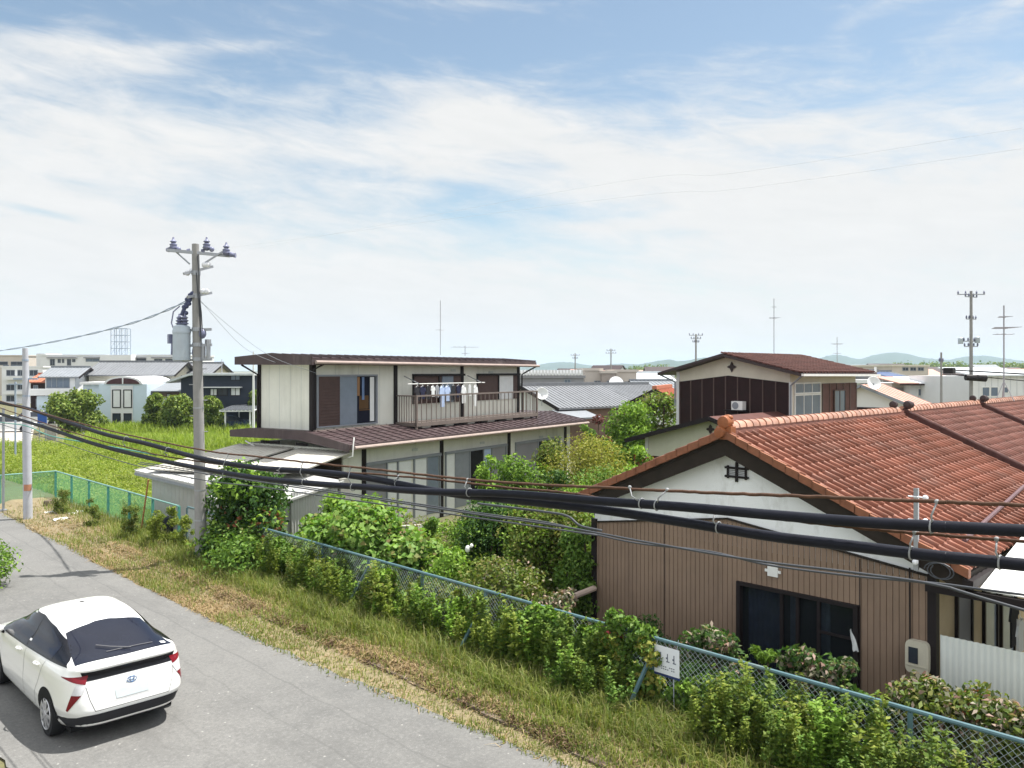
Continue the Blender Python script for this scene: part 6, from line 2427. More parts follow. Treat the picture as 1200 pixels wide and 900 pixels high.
# ------------------------------------------------------------------ the white car
def white_car():
    cx, cy = 4.33, 11.92
    base = Vector((cx, cy, 0.01))
    t = thing('parked_car', 'white hatchback with dark rear window parked on the asphalt street', 'car', base)
    paint, nt, p, out = new_mat('car_paint')
    p.inputs['Base Color'].default_value = (0.80, 0.80, 0.79, 1)
    p.inputs['Roughness'].default_value = 0.25
    p.inputs['Coat Weight'].default_value = 0.7
    p.inputs['Coat Roughness'].default_value = 0.04
    gloss = M('car_black_gloss', (0.010, 0.010, 0.013), 0.15, 0.1, 3, spec=0.2)
    gl = M('car_glass', (0.012, 0.014, 0.024), 0.06, 0.1, 3, spec=0.2)
    trim = M('car_trim', (0.025, 0.025, 0.03), 0.6, 0.1, 3)
    red = M('car_lamp_red', (0.17, 0.012, 0.02), 0.12, 0.1, 12)
    clear = M('car_lamp_clear', (0.6, 0.6, 0.62), 0.1, 0.1, 12)
    chrome = M('car_chrome', (0.6, 0.62, 0.65), 0.15, 0.05, 3, metal=1)
    # plan loops: z, rear y, front y, half width, squareness
    LP = [(0.17, 0.34, 4.30, 0.78, 5.0), (0.21, 0.20, 4.40, 0.82, 5.2), (0.28, 0.07, 4.48, 0.85, 5.4), (0.40, 0.02, 4.53, 0.872, 5.6), (0.50, 0.00, 4.54, 0.88, 7.0), (0.60, 0.02, 4.53, 0.878, 7.4), (0.70, 0.045, 4.48, 0.872, 7.6),
          (0.80, 0.07, 4.30, 0.868, 7.6), (0.90, 0.10, 3.95, 0.858, 7.6), (0.965, 0.13, 3.72, 0.838, 7.4), (1.00, 0.115, 3.60, 0.818, 7.2), (1.04, 0.08, 3.50, 0.80, 7.0), (1.075, 0.075, 3.42, 0.78, 6.6), (1.092, 0.13, 3.38, 0.765, 6.2), (1.105, 0.28, 3.36, 0.75, 5.8),
          (1.15, 0.45, 3.26, 0.70, 4.2), (1.22, 0.70, 3.12, 0.665, 4.2), (1.30, 0.98, 2.95, 0.625, 4.0), (1.37, 1.26, 2.76, 0.575, 3.8), (1.42, 1.52, 2.60, 0.52, 3.4), (1.45, 1.74, 2.48, 0.44, 3.0), (1.465, 1.92, 2.38, 0.34, 2.6), (1.473, 2.08, 2.28, 0.16, 2.2), (1.475, 2.16, 2.20, 0.03, 2.0)]
    A = np.array(LP)
    zz = []
    for i in range(len(A) - 1):
        k = max(2, int((A[i + 1, 0] - A[i, 0]) / 0.012))
        zz += list(np.linspace(A[i, 0], A[i + 1, 0], k, endpoint=False))
    zz.append(A[-1, 0])
    cols = [np.interp(zz, A[:, 0], A[:, c]) for c in range(1, 5)]
    for c in range(4):
        x = np.pad(cols[c], 2, mode='edge')
        cols[c] = np.convolve(x, np.array([1, 2, 3, 2, 1]) / 9, 'valid')
    n = 144
    V, Q = [], []
    for i, z in enumerate(zz):
        yr, yf, hw, ex = (c[i] for c in cols)
        for j in range(n):
            th = 2 * math.pi * j / n
            c, s = math.cos(th), math.sin(th)
            x = hw * math.copysign(abs(c) ** (2 / ex), c)
            fy = math.copysign(abs(s) ** (2 / ex), s)
            y = (yr + yf) / 2 + (yf - yr) / 2 * fy
            # tail narrows a little in plan
            x *= 1 - 0.05 * max(0, (1.0 - y)) - 0.06 * max(0, (y - 3.4))
            V.append((x, y, z))
    for i in range(len(zz) - 1):
        for j in range(n):
            k = (j + 1) % n
            Q.append((i * n + j, i * n + k, (i + 1) * n + k, (i + 1) * n + j))
    bvh = BVHTree.FromPolygons([Vector(v) for v in V], Q)
    mb = MB()
    mb.v = [Vector(v) + base for v in V]
    mb.f = Q + [tuple(range(n - 1, -1, -1))]
    body = mb.build('body', paint, t, smooth='all')

    def cast(o, d):
        d = Vector(d).normalized()
        h = bvh.ray_cast(Vector(o) - d * 6, d)
        if h[0] is None:
            h = bvh.find_nearest(Vector(o))
        nrm = h[1]
        if nrm.dot(d) > 0:
            nrm = -nrm
        return h[0], nrm

    def patch(name, mat, lo, hi, d, off, m=20, k=10, parent=t, thick=False):
        """strip between two curves laid on the body"""
        lo, hi = [Vector(q) for q in lo], [Vector(q) for q in hi]
        def sample(c, f_):
            L = [0]
            for a, b in zip(c[:-1], c[1:]):
                L.append(L[-1] + (b - a).length)
            x = f_ * L[-1]
            for i in range(len(c) - 1):
                if x <= L[i + 1] + 1e-9:
                    return c[i].lerp(c[i + 1], (x - L[i]) / max(1e-9, L[i + 1] - L[i]))
            return c[-1]
        rows = []
        for i in range(k + 1):
            row = []
            for j in range(m + 1):
                q = sample(lo, j / m).lerp(sample(hi, j / m), i / k)
                h, nrm = cast(q, d)
                row.append(h + nrm * off + base)
            rows.append(row)
        return MB().grid(rows).build(name, mat, parent, smooth='all')
    down, fwd = (0, 0, -1), (0, 1, 0)
    # rear window
    rw = patch('rear_window', gl, [(-0.67, 0.25, 1.2), (0, 0.22, 1.2), (0.67, 0.25, 1.2)], [(-0.53, 1.24, 1.2), (-0.2, 1.32, 1.2), (-0.1, 1.37, 1.2), (0.1, 1.37, 1.2), (0.2, 1.32, 1.2), (0.53, 1.24, 1.2)], (0, 0.45, -1), 0.004, 24, 12)
    # glossy black band below the lip, continued between the lamps
    patch('rear_lower_glass', gloss, [(-0.60, 0, 0.90), (0.60, 0, 0.90)], [(-0.64, 0, 1.025), (0.64, 0, 1.025)], fwd, 0.004, 24, 4)
    # bumper insert, strip, plate
    patch('bumper_insert', trim, [(-0.70, 0, 0.20), (-0.6, 0, 0.195), (0.6, 0, 0.195), (0.70, 0, 0.20)], [(-0.82, 0, 0.37), (-0.62, 0, 0.455), (0.62, 0, 0.455), (0.82, 0, 0.37)], fwd, 0.006, 24, 4)
    patch('bumper_strip', chrome, [(-0.55, 0, 0.222), (0.55, 0, 0.222)], [(-0.56, 0, 0.240), (0.56, 0, 0.240)], fwd, 0.014, 20, 1)
    patch('number_plate', M('plate_grey', (0.50, 0.56, 0.58), 0.45, 0.05, 8), [(-0.22, 0, 0.60), (0.22, 0, 0.60)], [(-0.235, 0, 0.715), (0.235, 0, 0.715)], fwd, 0.008, 12, 4)
    patch('plate_recess_shade', M('plate_shadow', (0.62, 0.62, 0.62), 0.4), [(-0.30, 0, 0.575), (0.30, 0, 0.575)], [(-0.34, 0, 0.745), (0.34, 0, 0.745)], fwd, 0.003, 12, 4)  # recess shade painted as a flat grey patch on the body
    h, nrm = cast((0, 0, 0.80), fwd)
    mb = MB()
    for rx, rz, oz in ((0.066, 0.042, 0), (0.024, 0.038, 0), (0.044, 0.018, 0.016)):
        pts = [h + nrm * 0.012 + base + Vector((rx * math.cos(2 * math.pi * i / 24), 0, oz + rz * math.sin(2 * math.pi * i / 24))) for i in range(25)]
        mb.tube(pts, 0.005, 5, cap=False)
    mb.build('emblem', mm('emblem_blue', (0.10, 0.22, 0.45), 0.2, metal=0.6), t, smooth='all')
    mb = MB()
    h, nrm = cast((0.50, 0, 0.835), fwd)
    for i in range(5):
        q = h + nrm * 0.008 + base + Vector((i * 0.026, 0, 0.0))
        mb.bar(q + Vector((0, 0, -0.011)), q + Vector((0.006, 0, 0.011)), 0.007, 0.006)
    mb.build('badge', chrome, t)
    # lamps at both rear corners
    for s in (-1, 1):
        D = Vector((-s * 0.55, 0.83, 0))
        Hx = Vector((-s * 0.83, -0.55, 0))
        q = lambda a, z: Hx * a + Vector((0, 0, z))
        lp = patch('tail_lamp', red, [q(-0.92, 0.935), q(-0.80, 0.915), q(-0.56, 0.863)], [q(-0.92, 0.942), q(-0.80, 0.952), q(-0.54, 0.98)], D, 0.007, 16, 5)
        patch('lower_lens', red, [q(-0.815, 0.52), q(-0.79, 0.505)], [q(-0.735, 0.73), q(-0.60, 0.73)], D, 0.007, 8, 10, lp)
        patch('clear_lens', clear, [q(-0.735, 0.733), q(-0.60, 0.733)], [q(-0.68, 0.862), q(-0.535, 0.862)], D, 0.008, 8, 5, lp)
    # side glass: black surround and panes
    for s in (-1, 1):
        d = (-s, 0, 0)
        P = lambda y, z: (s * 2, y, z)
        lo = [P(0.40, 1.055), P(1.0, 1.03), P(2.0, 0.985), P(3.0, 0.955), P(3.42, 0.95)]
        hi = [P(0.46, 1.085), P(0.95, 1.245), P(1.5, 1.35), P(2.1, 1.395), P(2.65, 1.365), P(3.1, 1.20), P(3.44, 0.99)]
        patch('window_surround', gloss, lo, hi, d, 0.003, 44, 10)
        patch('side_window', gl, [P(0.92, 1.055), P(1.98, 1.01)], [P(1.00, 1.205), P(1.5, 1.32), P(1.96, 1.36)], d, 0.006, 24, 8)
        patch('side_window', gl, [P(2.06, 1.005), P(3.25, 0.975)], [P(2.06, 1.365), P(2.6, 1.335), P(3.0, 1.185), P(3.27, 1.0)], d, 0.006, 24, 8)
        # door seams and handles
        for pts in ([P(2.02, 0.97), P(2.03, 0.28)], [P(1.10, 1.0), P(1.25, 0.72), P(1.42, 0.50), P(1.46, 0.30)]):
            a = [Vector(v) for v in pts]
            patch('door_seam', trim, a, [v + Vector((0, 0.008, 0)) for v in a], d, 0.002, 12, 1)
        for y in (2.22, 1.30):
            h, nrm = cast(P(y, 0.905), d)
            h2, n2 = cast(P(y + 0.2, 0.90), d)
            MB().tube([h + nrm * 0.005 + base, h.lerp(h2, 0.3) + nrm * 0.035 + base, h.lerp(h2, 0.7) + nrm * 0.035 + base, h2 + n2 * 0.005 + base], 0.013, 6).build('door_handle', paint, t, smooth=True)
        # mirror
        h, nrm = cast(P(3.28, 0.93), d)
        c = h + nrm * 0.10 + Vector((0, 0, 0.02)) + base
        mr = MB().ball(c, 0.09, 0.07, 0.065, 12, 8).build('mirror', paint, t, smooth='all')
        MB().bar(h + base, c, 0.05, 0.04).build('mirror_arm', gloss, mr)
        # wheels with dark arches
        for y in (0.92, 3.62):
            ring = []
            for rr in (0.0, 0.2, 0.355):
                ring.append([Vector((s * 2, y + rr * math.cos(2 * math.pi * i / 28), 0.33 + rr * math.sin(2 * math.pi * i / 28))) for i in range(29)])
            rows = []
            for rg in ring:
                row = []
                for q_ in rg:
                    h, nrm = cast((q_.x, q_.y, max(q_.z, 0.175)), d)
                    row.append(Vector((h.x + s * 0.004, h.y, max(q_.z, 0.16))) + base)
                rows.append(row)
            MB().grid(rows).build('wheel_arch', MT['dark_room'], t, smooth='all')
            x0 = s * (0.845 if y < 2 else 0.85)
            wc = base + Vector((x0 - s * 0.17, y, 0.31))
            w = MB().lathe(wc, [(0.19, 0.0), (0.30, 0.0), (0.315, 0.03), (0.315, 0.16), (0.30, 0.19), (0.225, 0.192)], 32, (s, 0, 0)).build('wheel', mm('tyre', (0.018, 0.018, 0.02), 0.8), t, smooth=True)
            rim = MB()
            rim.lathe(wc + Vector((s * 0.193, 0, 0)), [(0.222, 0.0), (0.218, 0.012), (0.20, 0.0)], 32, (s, 0, 0))
            for i in range(10):
                a = 2 * math.pi * i / 10
                r0 = wc + Vector((s * 0.200, 0.03 * math.cos(a), 0.03 * math.sin(a)))
                r1 = wc + Vector((s * 0.198, 0.21 * math.cos(a), 0.21 * math.sin(a)))
                rim.bar(r0, r1, 0.05, 0.012, up=(s, 0, 0))
            rim.lathe(wc + Vector((s * 0.195, 0, 0)), [(0.05, 0.0), (0.045, 0.02), (0.01, 0.022)], 16, (s, 0, 0))
            rim.build('rim', mm('rim_silver', (0.5, 0.5, 0.52), 0.3, metal=0.5), w, smooth=True)
    for s in (-1, 1):
        a = [Vector((s * x, 0, z)) for x, z in ((0.60, 0.85), (0.56, 0.66), (0.50, 0.50))]
        patch('hatch_seam', trim, a, [v + Vector((0.007, 0, 0)) for v in a], fwd, 0.002, 12, 1)
        a = [Vector((s * x, 0, z)) for x, z in ((0.86, 0.50), (0.64, 0.505), (0.50, 0.50))]
    patch('hatch_seam', trim, [(-0.50, 0, 0.497), (0.50, 0, 0.497)], [(-0.50, 0, 0.504), (0.50, 0, 0.504)], fwd, 0.002, 20, 1)
    # wiper, sticker
    mb = MB()
    pts = []
    for x, y in ((-0.30, 0.62), (-0.14, 0.50), (0.05, 0.40), (0.1, 0.38)):
        h, nrm = cast((x, y, 1.2), down)
        pts.append(h + nrm * 0.03 + base)
    mb.tube(pts, 0.008, 6)
    pts = []
    for x in (-0.22, 0.0, 0.2, 0.42):
        h, nrm = cast((x, 0.42 - 0.02 * x, 1.2), down)
        pts.append(h + nrm * 0.014 + base)
    mb.tube(pts, 0.005, 6)
    mb.build('wiper', mm('wiper_grey', (0.12, 0.12, 0.13), 0.5), t)
    patch('sticker', MT['white_plastic'], [(0.53, 0.36, 1.2), (0.60, 0.36, 1.2)], [(0.525, 0.42, 1.2), (0.595, 0.42, 1.2)], down, 0.007, 2, 2)
    h, nrm = cast((-0.4, 1.5, 1.2), down)
    MB().box(G, cx - 0.7, cx + 0.7, cy + 0.4, cy + 4.1, 0.15, 0.22).build('underbody', MT['dark_room'], t)


white_car()


# ------------------------------------------------------------------ poles
def insulator_mb(mb, p, s=1.0):
    mb.lathe(p, [(0.035 * s, 0), (0.05 * s, 0.03 * s), (0.11 * s, 0.06 * s), (0.05 * s, 0.10 * s), (0.10 * s, 0.14 * s), (0.045 * s, 0.18 * s), (0.085 * s, 0.22 * s), (0.03 * s, 0.27 * s), (0.02 * s, 0.33 * s)], 10)


def main_pole():
    b = at_d(236, 21.7)
    top = at_d(229, 21.7)
    top.z = z_at(286, 21.7)
    b.z = 0.0
    t = thing('utility_pole', 'tall concrete utility pole with a grey transformer beside the fence', 'utility pole', b)
    def at(f_):
        return b.lerp(top, f_)
    def atz(z):
        return at((z - b.z) / (top.z - b.z))
    MB().tube([b - Vector((0, 0, 0.4)), at(0.25), at(0.5), at(0.75), top], [0.152, 0.144, 0.132, 0.115, 0.09], 20).build('shaft', MT['concrete_pole'], t, smooth=True)
    rt = Vector((1, -1, 0)).normalized()     # picture right
    dp = Vector((1, 1, 0)).normalized()
    Z = lambda y: z_at(y, 21.7)
    Rr = lambda px: rt * ((px - 229) / F * 21.7)
    # top arm with pin insulators
    z = Z(294)
    q = atz(z)
    mb = MB()
    mb.bar(q + Rr(198) + dp * -0.15, q + Rr(268) + Vector((0, 0, -0.12)) + dp * 0.1, 0.07, 0.08)
    mb.bar(q + Rr(222) + Vector((0, 0, -0.35)), q + Rr(205), 0.04)
    mb.bar(q + Rr(238) + Vector((0, 0, -0.35)), q + Rr(262), 0.04)
    mb.build('crossarm', MT['steel'], t)
    for px, dz in ((203, 0.02), (242, 0.02), (265, -0.12)):
        mb = MB()
        insulator_mb(mb, q + Rr(px) + Vector((0, 0, dz)), 1.05)
        mb.ball(q + Rr(px) + Vector((0, 0, dz + 0.08)), 0.10, 0.10, 0.10)
        mb.ball(q + Rr(px + 6) + Vector((0, 0, dz + 0.02)), 0.07)
        mb.build('insulator', MT['insulator'], t, smooth=True)
    mb = MB()
    for px, dz in ((195, 0.03), (219, 0.0), (273, -0.12), (236, 0.0)):
        mb.tube([q + Rr(px) + Vector((0, 0, dz)), q + Rr(px + 3) + Vector((0, 0, dz))], [0.05, 0.07], 8)
    mb.build('strain_insulator', MT['insulator'], t, smooth=True)
    # second and third arms
    for y, x0, x1, dy in ((320, 219, 243, 0.22), (347, 223, 241, 0.12)):
        z = Z(y)
        q = atz(z)
        mb = MB()
        mb.bar(q + Rr(x0) + dp * -0.25 + Vector((0, 0, -0.05)), q + Rr(x1) + dp * 0.35 + Vector((0, 0, dy)), 0.07, 0.07)
        mb.tube([q - Vector((0, 0, 0.06)), q + Vector((0, 0, 0.06))], 0.115, 14)
        mb.build('crossarm', MT['steel'], t)
        mb = MB()
        for px, dz in ((x0, 0), (x0 + 5, 0.05), (x1 - 4, dy), (x1, dy)):
            mb.ball(q + Rr(px) + Vector((0, 0, dz)), 0.075)
        mb.build('insulator', MT['insulator_white'], t, smooth=True)
    # transformer can on its bracket
    tc = atz(Z(405)) + Rr(229 - 17.5) - dp * 0.05
    zt, zb2 = Z(383), Z(423)
    mb = MB()
    H = zt - zb2
    mb.lathe(Vector((tc.x, tc.y, zb2)), [(0.20, 0.0), (0.225, 0.02), (0.225, H * 0.8), (0.235, H * 0.81), (0.235, H * 0.88), (0.225, H * 0.9), (0.215, H), (0.12, H + 0.05)], 20)
    to = mb.build('transformer', MT['transformer'], t, smooth=True)
    mb = MB()
    for dx, dy2 in ((-0.08, 0.05), (0.1, -0.03), (0.02, 0.1)):
        insulator_mb(mb, Vector((tc.x, tc.y, zt + 0.02)) + rt * dx + dp * dy2, 1.0)
    mb.build('bushing', MT['insulator'], to, smooth=True)
    mb = MB()
    c0 = Vector((tc.x, tc.y, zt))
    for i in range(9):
        f_ = i / 8
        mb.ball(c0 + rt * (0.05 + 0.22 * f_ + 0.05 * math.sin(i * 2.1)) + Vector((0, 0, 0.35 + 0.55 * f_ + 0.06 * math.cos(i * 2.7))), 0.06)
    mb.tube([c0 + Vector((0, 0, 0.3)), c0 + rt * 0.12 + Vector((0, 0, 0.6)), c0 + rt * 0.35 + Vector((0, 0, 0.95))], 0.05, 6)
    mb.build('cable_joint', mm('joint_blue', (0.07, 0.08, 0.15), 0.6), to, smooth=True)
    mb = MB()
    mb.tube([c0 - rt * 0.2 + Vector((0, 0, -0.1)), c0 - rt * 0.27 + Vector((0, 0, 0.1)), c0 - rt * 0.22 + Vector((0, 0, 0.4)), c0 - rt * 0.05 + Vector((0, 0, 0.55))], 0.018, 6)
    mb.tube([c0 - rt * 0.24 + Vector((0, 0, -0.25)), c0 - rt * 0.26 + Vector((0, 0, -0.75))], 0.03, 6)
    mb.build('lead', MT['insulator'], to)
    mb = MB()
    mb.box(G, c0.x - 0.27, c0.x - 0.17, c0.y + 0.15, c0.y + 0.27, c0.z - 0.45, c0.z - 0.2)
    mb.build('side_box', MT['insulator'], to)
    mb = MB()
    for zz_ in (Z(421), Z(404), Z(386)):
        q = atz(zz_)
        mb.bar(q + Rr(212) - Vector((0, 0, 0.03)), q + Rr(246), 0.06, 0.07)
        mb.tube([q - Vector((0, 0, 0.05)), q + Vector((0, 0, 0.05))], 0.135, 14)
    mb.build('bracket', MT['steel'], t)
    # cutouts and boxes on the right side
    mb = MB()
    q = atz(Z(403))
    mb.tube([q + Rr(242) + Vector((0, 0, 0.1)), q + Rr(242) + Vector((0, 0, -0.42))], 0.055, 10)
    mb.tube([q + Rr(236) + Vector((0, 0, -0.05)), q + Rr(236) + Vector((0, 0, -0.42))], 0.06, 10)
    mb.box(G, q.x + 0.15, q.x + 0.27, q.y - 0.25, q.y - 0.13, q.z - 0.05, q.z + 0.12)
    mb.build('arrester', MT['steel'], t, smooth=True)
    mb = MB()
    q = atz(Z(391))
    mb.ball(q + Rr(235), 0.11, 0.11, 0.14)
    mb.ball(q + Rr(226.5) + Vector((0, 0, -0.5)), 0.08, 0.08, 0.2)
    mb.build('switch', MT['insulator'], t, smooth=True)
    mb = MB()
    for (x0, y0), (x1, y1) in (((233, 300), (234, 345)), ((234, 345), (237, 388)), ((234, 350), (235, 390)), ((231, 320), (235, 400))):
        mb.tube([atz(Z(y0)) + Rr(x0) - dp * 0.1, atz(Z((y0 + y1) / 2)) + Rr((x0 + x1) / 2 + 1.5) - dp * 0.15, atz(Z(y1)) + Rr(x1) - dp * 0.1], 0.014, 5)
    mb.build('jumper', MT['thin_wire'], t)
    mb = MB()
    for z_ in (2.0, 1.2, 4.2):
        q = atz(z_)
        mb.tube([q - Vector((0, 0, 0.02)), q + Vector((0, 0, 0.02))], 0.158 - 0.005 * z_, 16)
    mb.build('band', MT['steel'], t)
    mb = MB()
    for k in range(9):
        q = atz(2.3 + 0.42 * k)
        sd = rt if k % 2 else -rt
        mb.tube([q + sd * 0.1, q + sd * 0.24], 0.012, 6)
    mb.build('step_bolt', MT['steel'], t)
    return t, top


POLE, PTOP = main_pole()


def far_poles():
    # plain pole at the left with an orange plate
    b = at_d(33, 28.4)
    b.z = 0
    top = at_d(29.5, 28.4)
    top.z = z_at(408, 28.4)
    t = thing('utility_pole', 'plain concrete pole with an orange plate near the far end of the street', 'utility pole', b)
    MB().tube([b - Vector((0, 0, 0.3)), b.lerp(top, 0.5), top], [0.148, 0.135, 0.09], 18).build('shaft', mm('pale_pole', (0.42, 0.43, 0.47), 0.7, 0.1, 3), t, smooth=True)
    q = b.lerp(top, (z_at(571, 28.4)) / top.z)
    mb = MB()
    cdir = (Vector((0, 0, 0)) - q)
    cdir.z = 0
    cdir.normalize()
    a0 = math.atan2(cdir.y, cdir.x)
    rows = [[q + Vector((math.cos(a0 + a), math.sin(a0 + a), 0)) * 0.150 + Vector((0, 0, z)) for a in np.linspace(-0.9, 0.9, 9)] for z in (-0.11, 0.11)]
    mb.grid(rows)
    mb.build('plate', mm('plate_orange', (0.42, 0.20, 0.12), 0.6), t, smooth='all')
    mb = MB()
    for f_ in (0.5, 0.72, 0.93):
        q = b.lerp(top, f_)
        mb.tube([q - Vector((0, 0, 0.03)), q + Vector((0, 0, 0.03))], 0.150 - 0.045 * f_, 14)
    q = b.lerp(top, 0.82)
    mb.bar(q - Vector((0.3, -0.3, 0)), q + Vector((0.3, -0.3, 0)), 0.06)
    mb.build('band', MT['steel_blue'], t)
    # thin steel post left of it
    b = at_d(4, 30)
    b.z = 0
    t = thing('sign_post', 'thin pale steel post at the left edge before the green fence', 'post', b)
    MB().tube([b, b + Vector((0, 0, z_at(478, 30)))], 0.045, 8).build('tube', MT['steel'], t, smooth=True)
    MB().box(G, b.x - 0.12, b.x + 0.12, b.y - 0.12, b.y + 0.12, -0.02, 0.05).build('foot', MT['steel'], t)
    b = at_d(18, 52)
    b.z = -0.4
    t = thing('sign_post', 'thin grey post between the two poles at the far left', 'post', b)
    MB().tube([b, b + Vector((0, 0, z_at(440, 52)))], 0.06, 8).build('tube', MT['steel_blue'], t, smooth=True)
    MB().bar(b + Vector((-0.3, 0.3, z_at(443, 52))), b + Vector((0.3, -0.3, z_at(443, 52))), 0.08).build('arm', MT['steel_blue'], t)

    def tpole(name, label, px, d, ytop, arms, r=0.14, base=-0.5, extra=None):
        b_ = at_d(px, d, base)
        t_ = thing(name, label, 'utility pole', b_)
        zt = z_at(ytop, d)
        MB().tube([b_, Vector((b_.x, b_.y, zt))], [r, r * 0.6], 12).build('shaft', MT['concrete_pole'], t_, smooth=True)
        rt = Vector((1, -1, 0)).normalized()
        for y, w, ang in arms:
            z = z_at(y, d)
            c = Vector((b_.x, b_.y, z))
            dr = Vector((rt.x * math.cos(ang) - rt.y * math.sin(ang), rt.x * math.sin(ang) + rt.y * math.cos(ang), 0))
            w_ = w / F * d / max(0.3, math.cos(ang))
            MB().bar(c - dr * w_, c + dr * w_, 0.065, 0.065).build('crossarm', MT['steel'], t_)
            mb_ = MB()
            for k in (-0.95, -0.4, 0.4, 0.95):
                insulator_mb(mb_, c + dr * w_ * k + Vector((0, 0, 0.03)), 0.75)
            mb_.build('insulator', MT['insulator'], t_, smooth=True)
        return t_, b_, zt
    tpole('utility_pole', 'distant pole with one crossarm over the long grey hall', 674, 150, 414, [(416.5, 5, 0), (420, 3, 0.3)], 0.16)
    tpole('utility_pole', 'distant pole with two crossarms over the beige blocks', 716, 140, 408.5, [(411, 5, 0.2), (414, 6, 0)], 0.16)
    tpole('utility_pole', 'distant three armed pole just left of the maroon house gable', 815.5, 95, 391.5, [(393, 8, 0), (397, 6, 0.2), (401, 4, 0.4)], 0.16)
    t, b, zt = tpole('utility_pole', 'tall pole with wide top arm and transformer cans at the right', 1138, 58, 341, [(345, 16, 0), (348, 10, 0.5), (374, 7, 0.3), (400, 10, 0.2), (406, 8, 0)], 0.15)
    mb = MB()
    for dx, y in ((-0.75, 400), (0.45, 399)):
        c = b + Vector((1, -1, 0)).normalized() * dx
        mb.lathe(Vector((c.x, c.y, z_at(y + 3, 58))), [(0.15, 0), (0.17, 0.03), (0.17, 0.4), (0.1, 0.46)], 12)
    mb.build('switch_box', MT['transformer'], t, smooth=True)
    mb = MB()
    c = b + Vector((-0.4, -0.4, 0))
    mb.tube([c + Vector((-0.5, 0.5, z_at(434, 58))), c + Vector((0.5, -0.5, z_at(435, 58)))], [0.22, 0.26], 10)
    mb.build('cable_coil', MT['dark_trim'], t)
    t, b, zt = tpole('utility_pole', 'slim pole holding a dark cable case in front of the long white house', 1103, 55, 413, [(424, 2.5, 0.3)], 0.10)
    mb = MB()
    c = b + Vector((1, -1, 0)).normalized() * 0.55
    mb.box(G, c.x - 0.3, c.x + 0.3, c.y - 0.3, c.y + 0.3, z_at(438, 55), z_at(431, 55))
    mb.build('cable_case', MT['dark_trim'], t)
    b = at_d(1026, 58, -0.5)
    t = thing('post', 'short white pole right of the dark grey block', 'post', b)
    MB().tube([b, Vector((b.x, b.y, z_at(430, 58)))], 0.09, 8).build('tube', MT['far_white'], t, smooth=True)
    b = at_d(297, 72, -0.5)
    t = thing('post', 'white pole at the right end of the navy house', 'post', b)
    MB().tube([b, Vector((b.x, b.y, z_at(412, 72)))], [0.14, 0.07], 8).build('tube', MT['far_white'], t, smooth=True)
    # antennas
    h = HF
    def ant(px, d, y0, y1, name, label, el, r=0.02, mat='rust_antenna'):
        p = at_d(px, d)
        p.z = z_at(y0, d)
        antenna(name, label, p, z_at(y1, d) - p.z, el, mat, None, r)
    ant(516, 32.5, 416, 352, 'antenna', 'tall thin rod antenna on the cream house roof', [(1.0, 0.3, 0.3, 2)], 0.014)
    ant(545, 33.5, 417, 405, 'antenna', 'low television aerial on the cream house roof', [(0.36, 1.0, -0.5, 6), (0.1, 0.4, 1.0, 2)], 0.014)
    ant(907, 37, 424, 350, 'antenna', 'tall rod antenna on the maroon house roof', [(2.0, 0.6, 0.6, 3), (2.5, 0.3, 0.3, 2)], 0.016)
    ant(981, 52, 436, 395, 'antenna', 'faint television aerial right of the maroon house roof', [(1.8, 0.9, 0.4, 5), (1.2, 0.6, 0.4, 3)], 0.02)
    ant(136, 170, 420, 410, 'antenna', 'thin mast on the white apartment roof beside the lattice frame', [(1.0, 1.0, 0.4, 3)], 0.04)
    ant(260, 80, 440, 421, 'antenna', 'pair of thin mast aerials on the navy house roof', [(1.4, 0.3, 0, 2)], 0.03)
    p = on_x3(1186, 466, 26.6 + 3.5)
    p = Vector((29.3, 7.17, 4.35))
    k = (29.3 - 7.17) / (29.3 + 7.17)
    d = (29.3 + 7.17) / SQ
    t = antenna('antenna', 'tall television aerial on a tripod on the far tiled ridge', p, z_at(358, d) - p.z, [(2.2, 0.9, 0.5, 5), (2.55, 0.45, 0.5, 4), (2.0, 0.5, -1, 3)], 'rust_antenna', None, 0.022)
    mb = MB()
    for a in (0.4, 2.5, 4.6):
        mb.tube([p + Vector((0.3 * math.cos(a), 0.3 * math.sin(a), -0.12)), p + Vector((0, 0, 0.5))], 0.014, 5)
    mb.build('tripod', MT['rust_antenna'], t)


far_poles()


# ------------------------------------------------------------------ wires
def smooth_line(pts, n=10):
    P = [Vector(p) for p in pts]
    out = []
    for i in range(len(P) - 1):
        p0, p1, p2, p3 = P[max(i - 1, 0)], P[i], P[i + 1], P[min(i + 2, len(P) - 1)]
        for k in range(n):
            s = k / n
            out.append(0.5 * ((2 * p1) + (p2 - p0) * s + (2 * p0 - 5 * p1 + 4 * p2 - p3) * s * s + (3 * p1 - p0 - 3 * p2 + p3) * s ** 3))
    out.append(P[-1])
    return out


def cable(name, label, px, X, r, mat, cat='cable', ext=True, jitter=0.0):
    P = [on_x3(x, y, X) for x, y in px]
    if ext:
        P = [P[0] + (P[0] - P[1]).normalized() * 6] + P + [P[-1] + (P[-1] - P[-2]).normalized() * 2.5]
    L = smooth_line(P, 14)
    if jitter:
        rr = random.Random(len(px))
        L = [p + Vector((rr.uniform(-jitter, jitter), 0, rr.uniform(-jitter, jitter))) for p in L]
    t = thing(name, label, cat, L[0])
    MB().tube(L, r, 10).build('sheath' if r > 0.02 else 'wire', MT[mat], t, smooth='all')
    return t


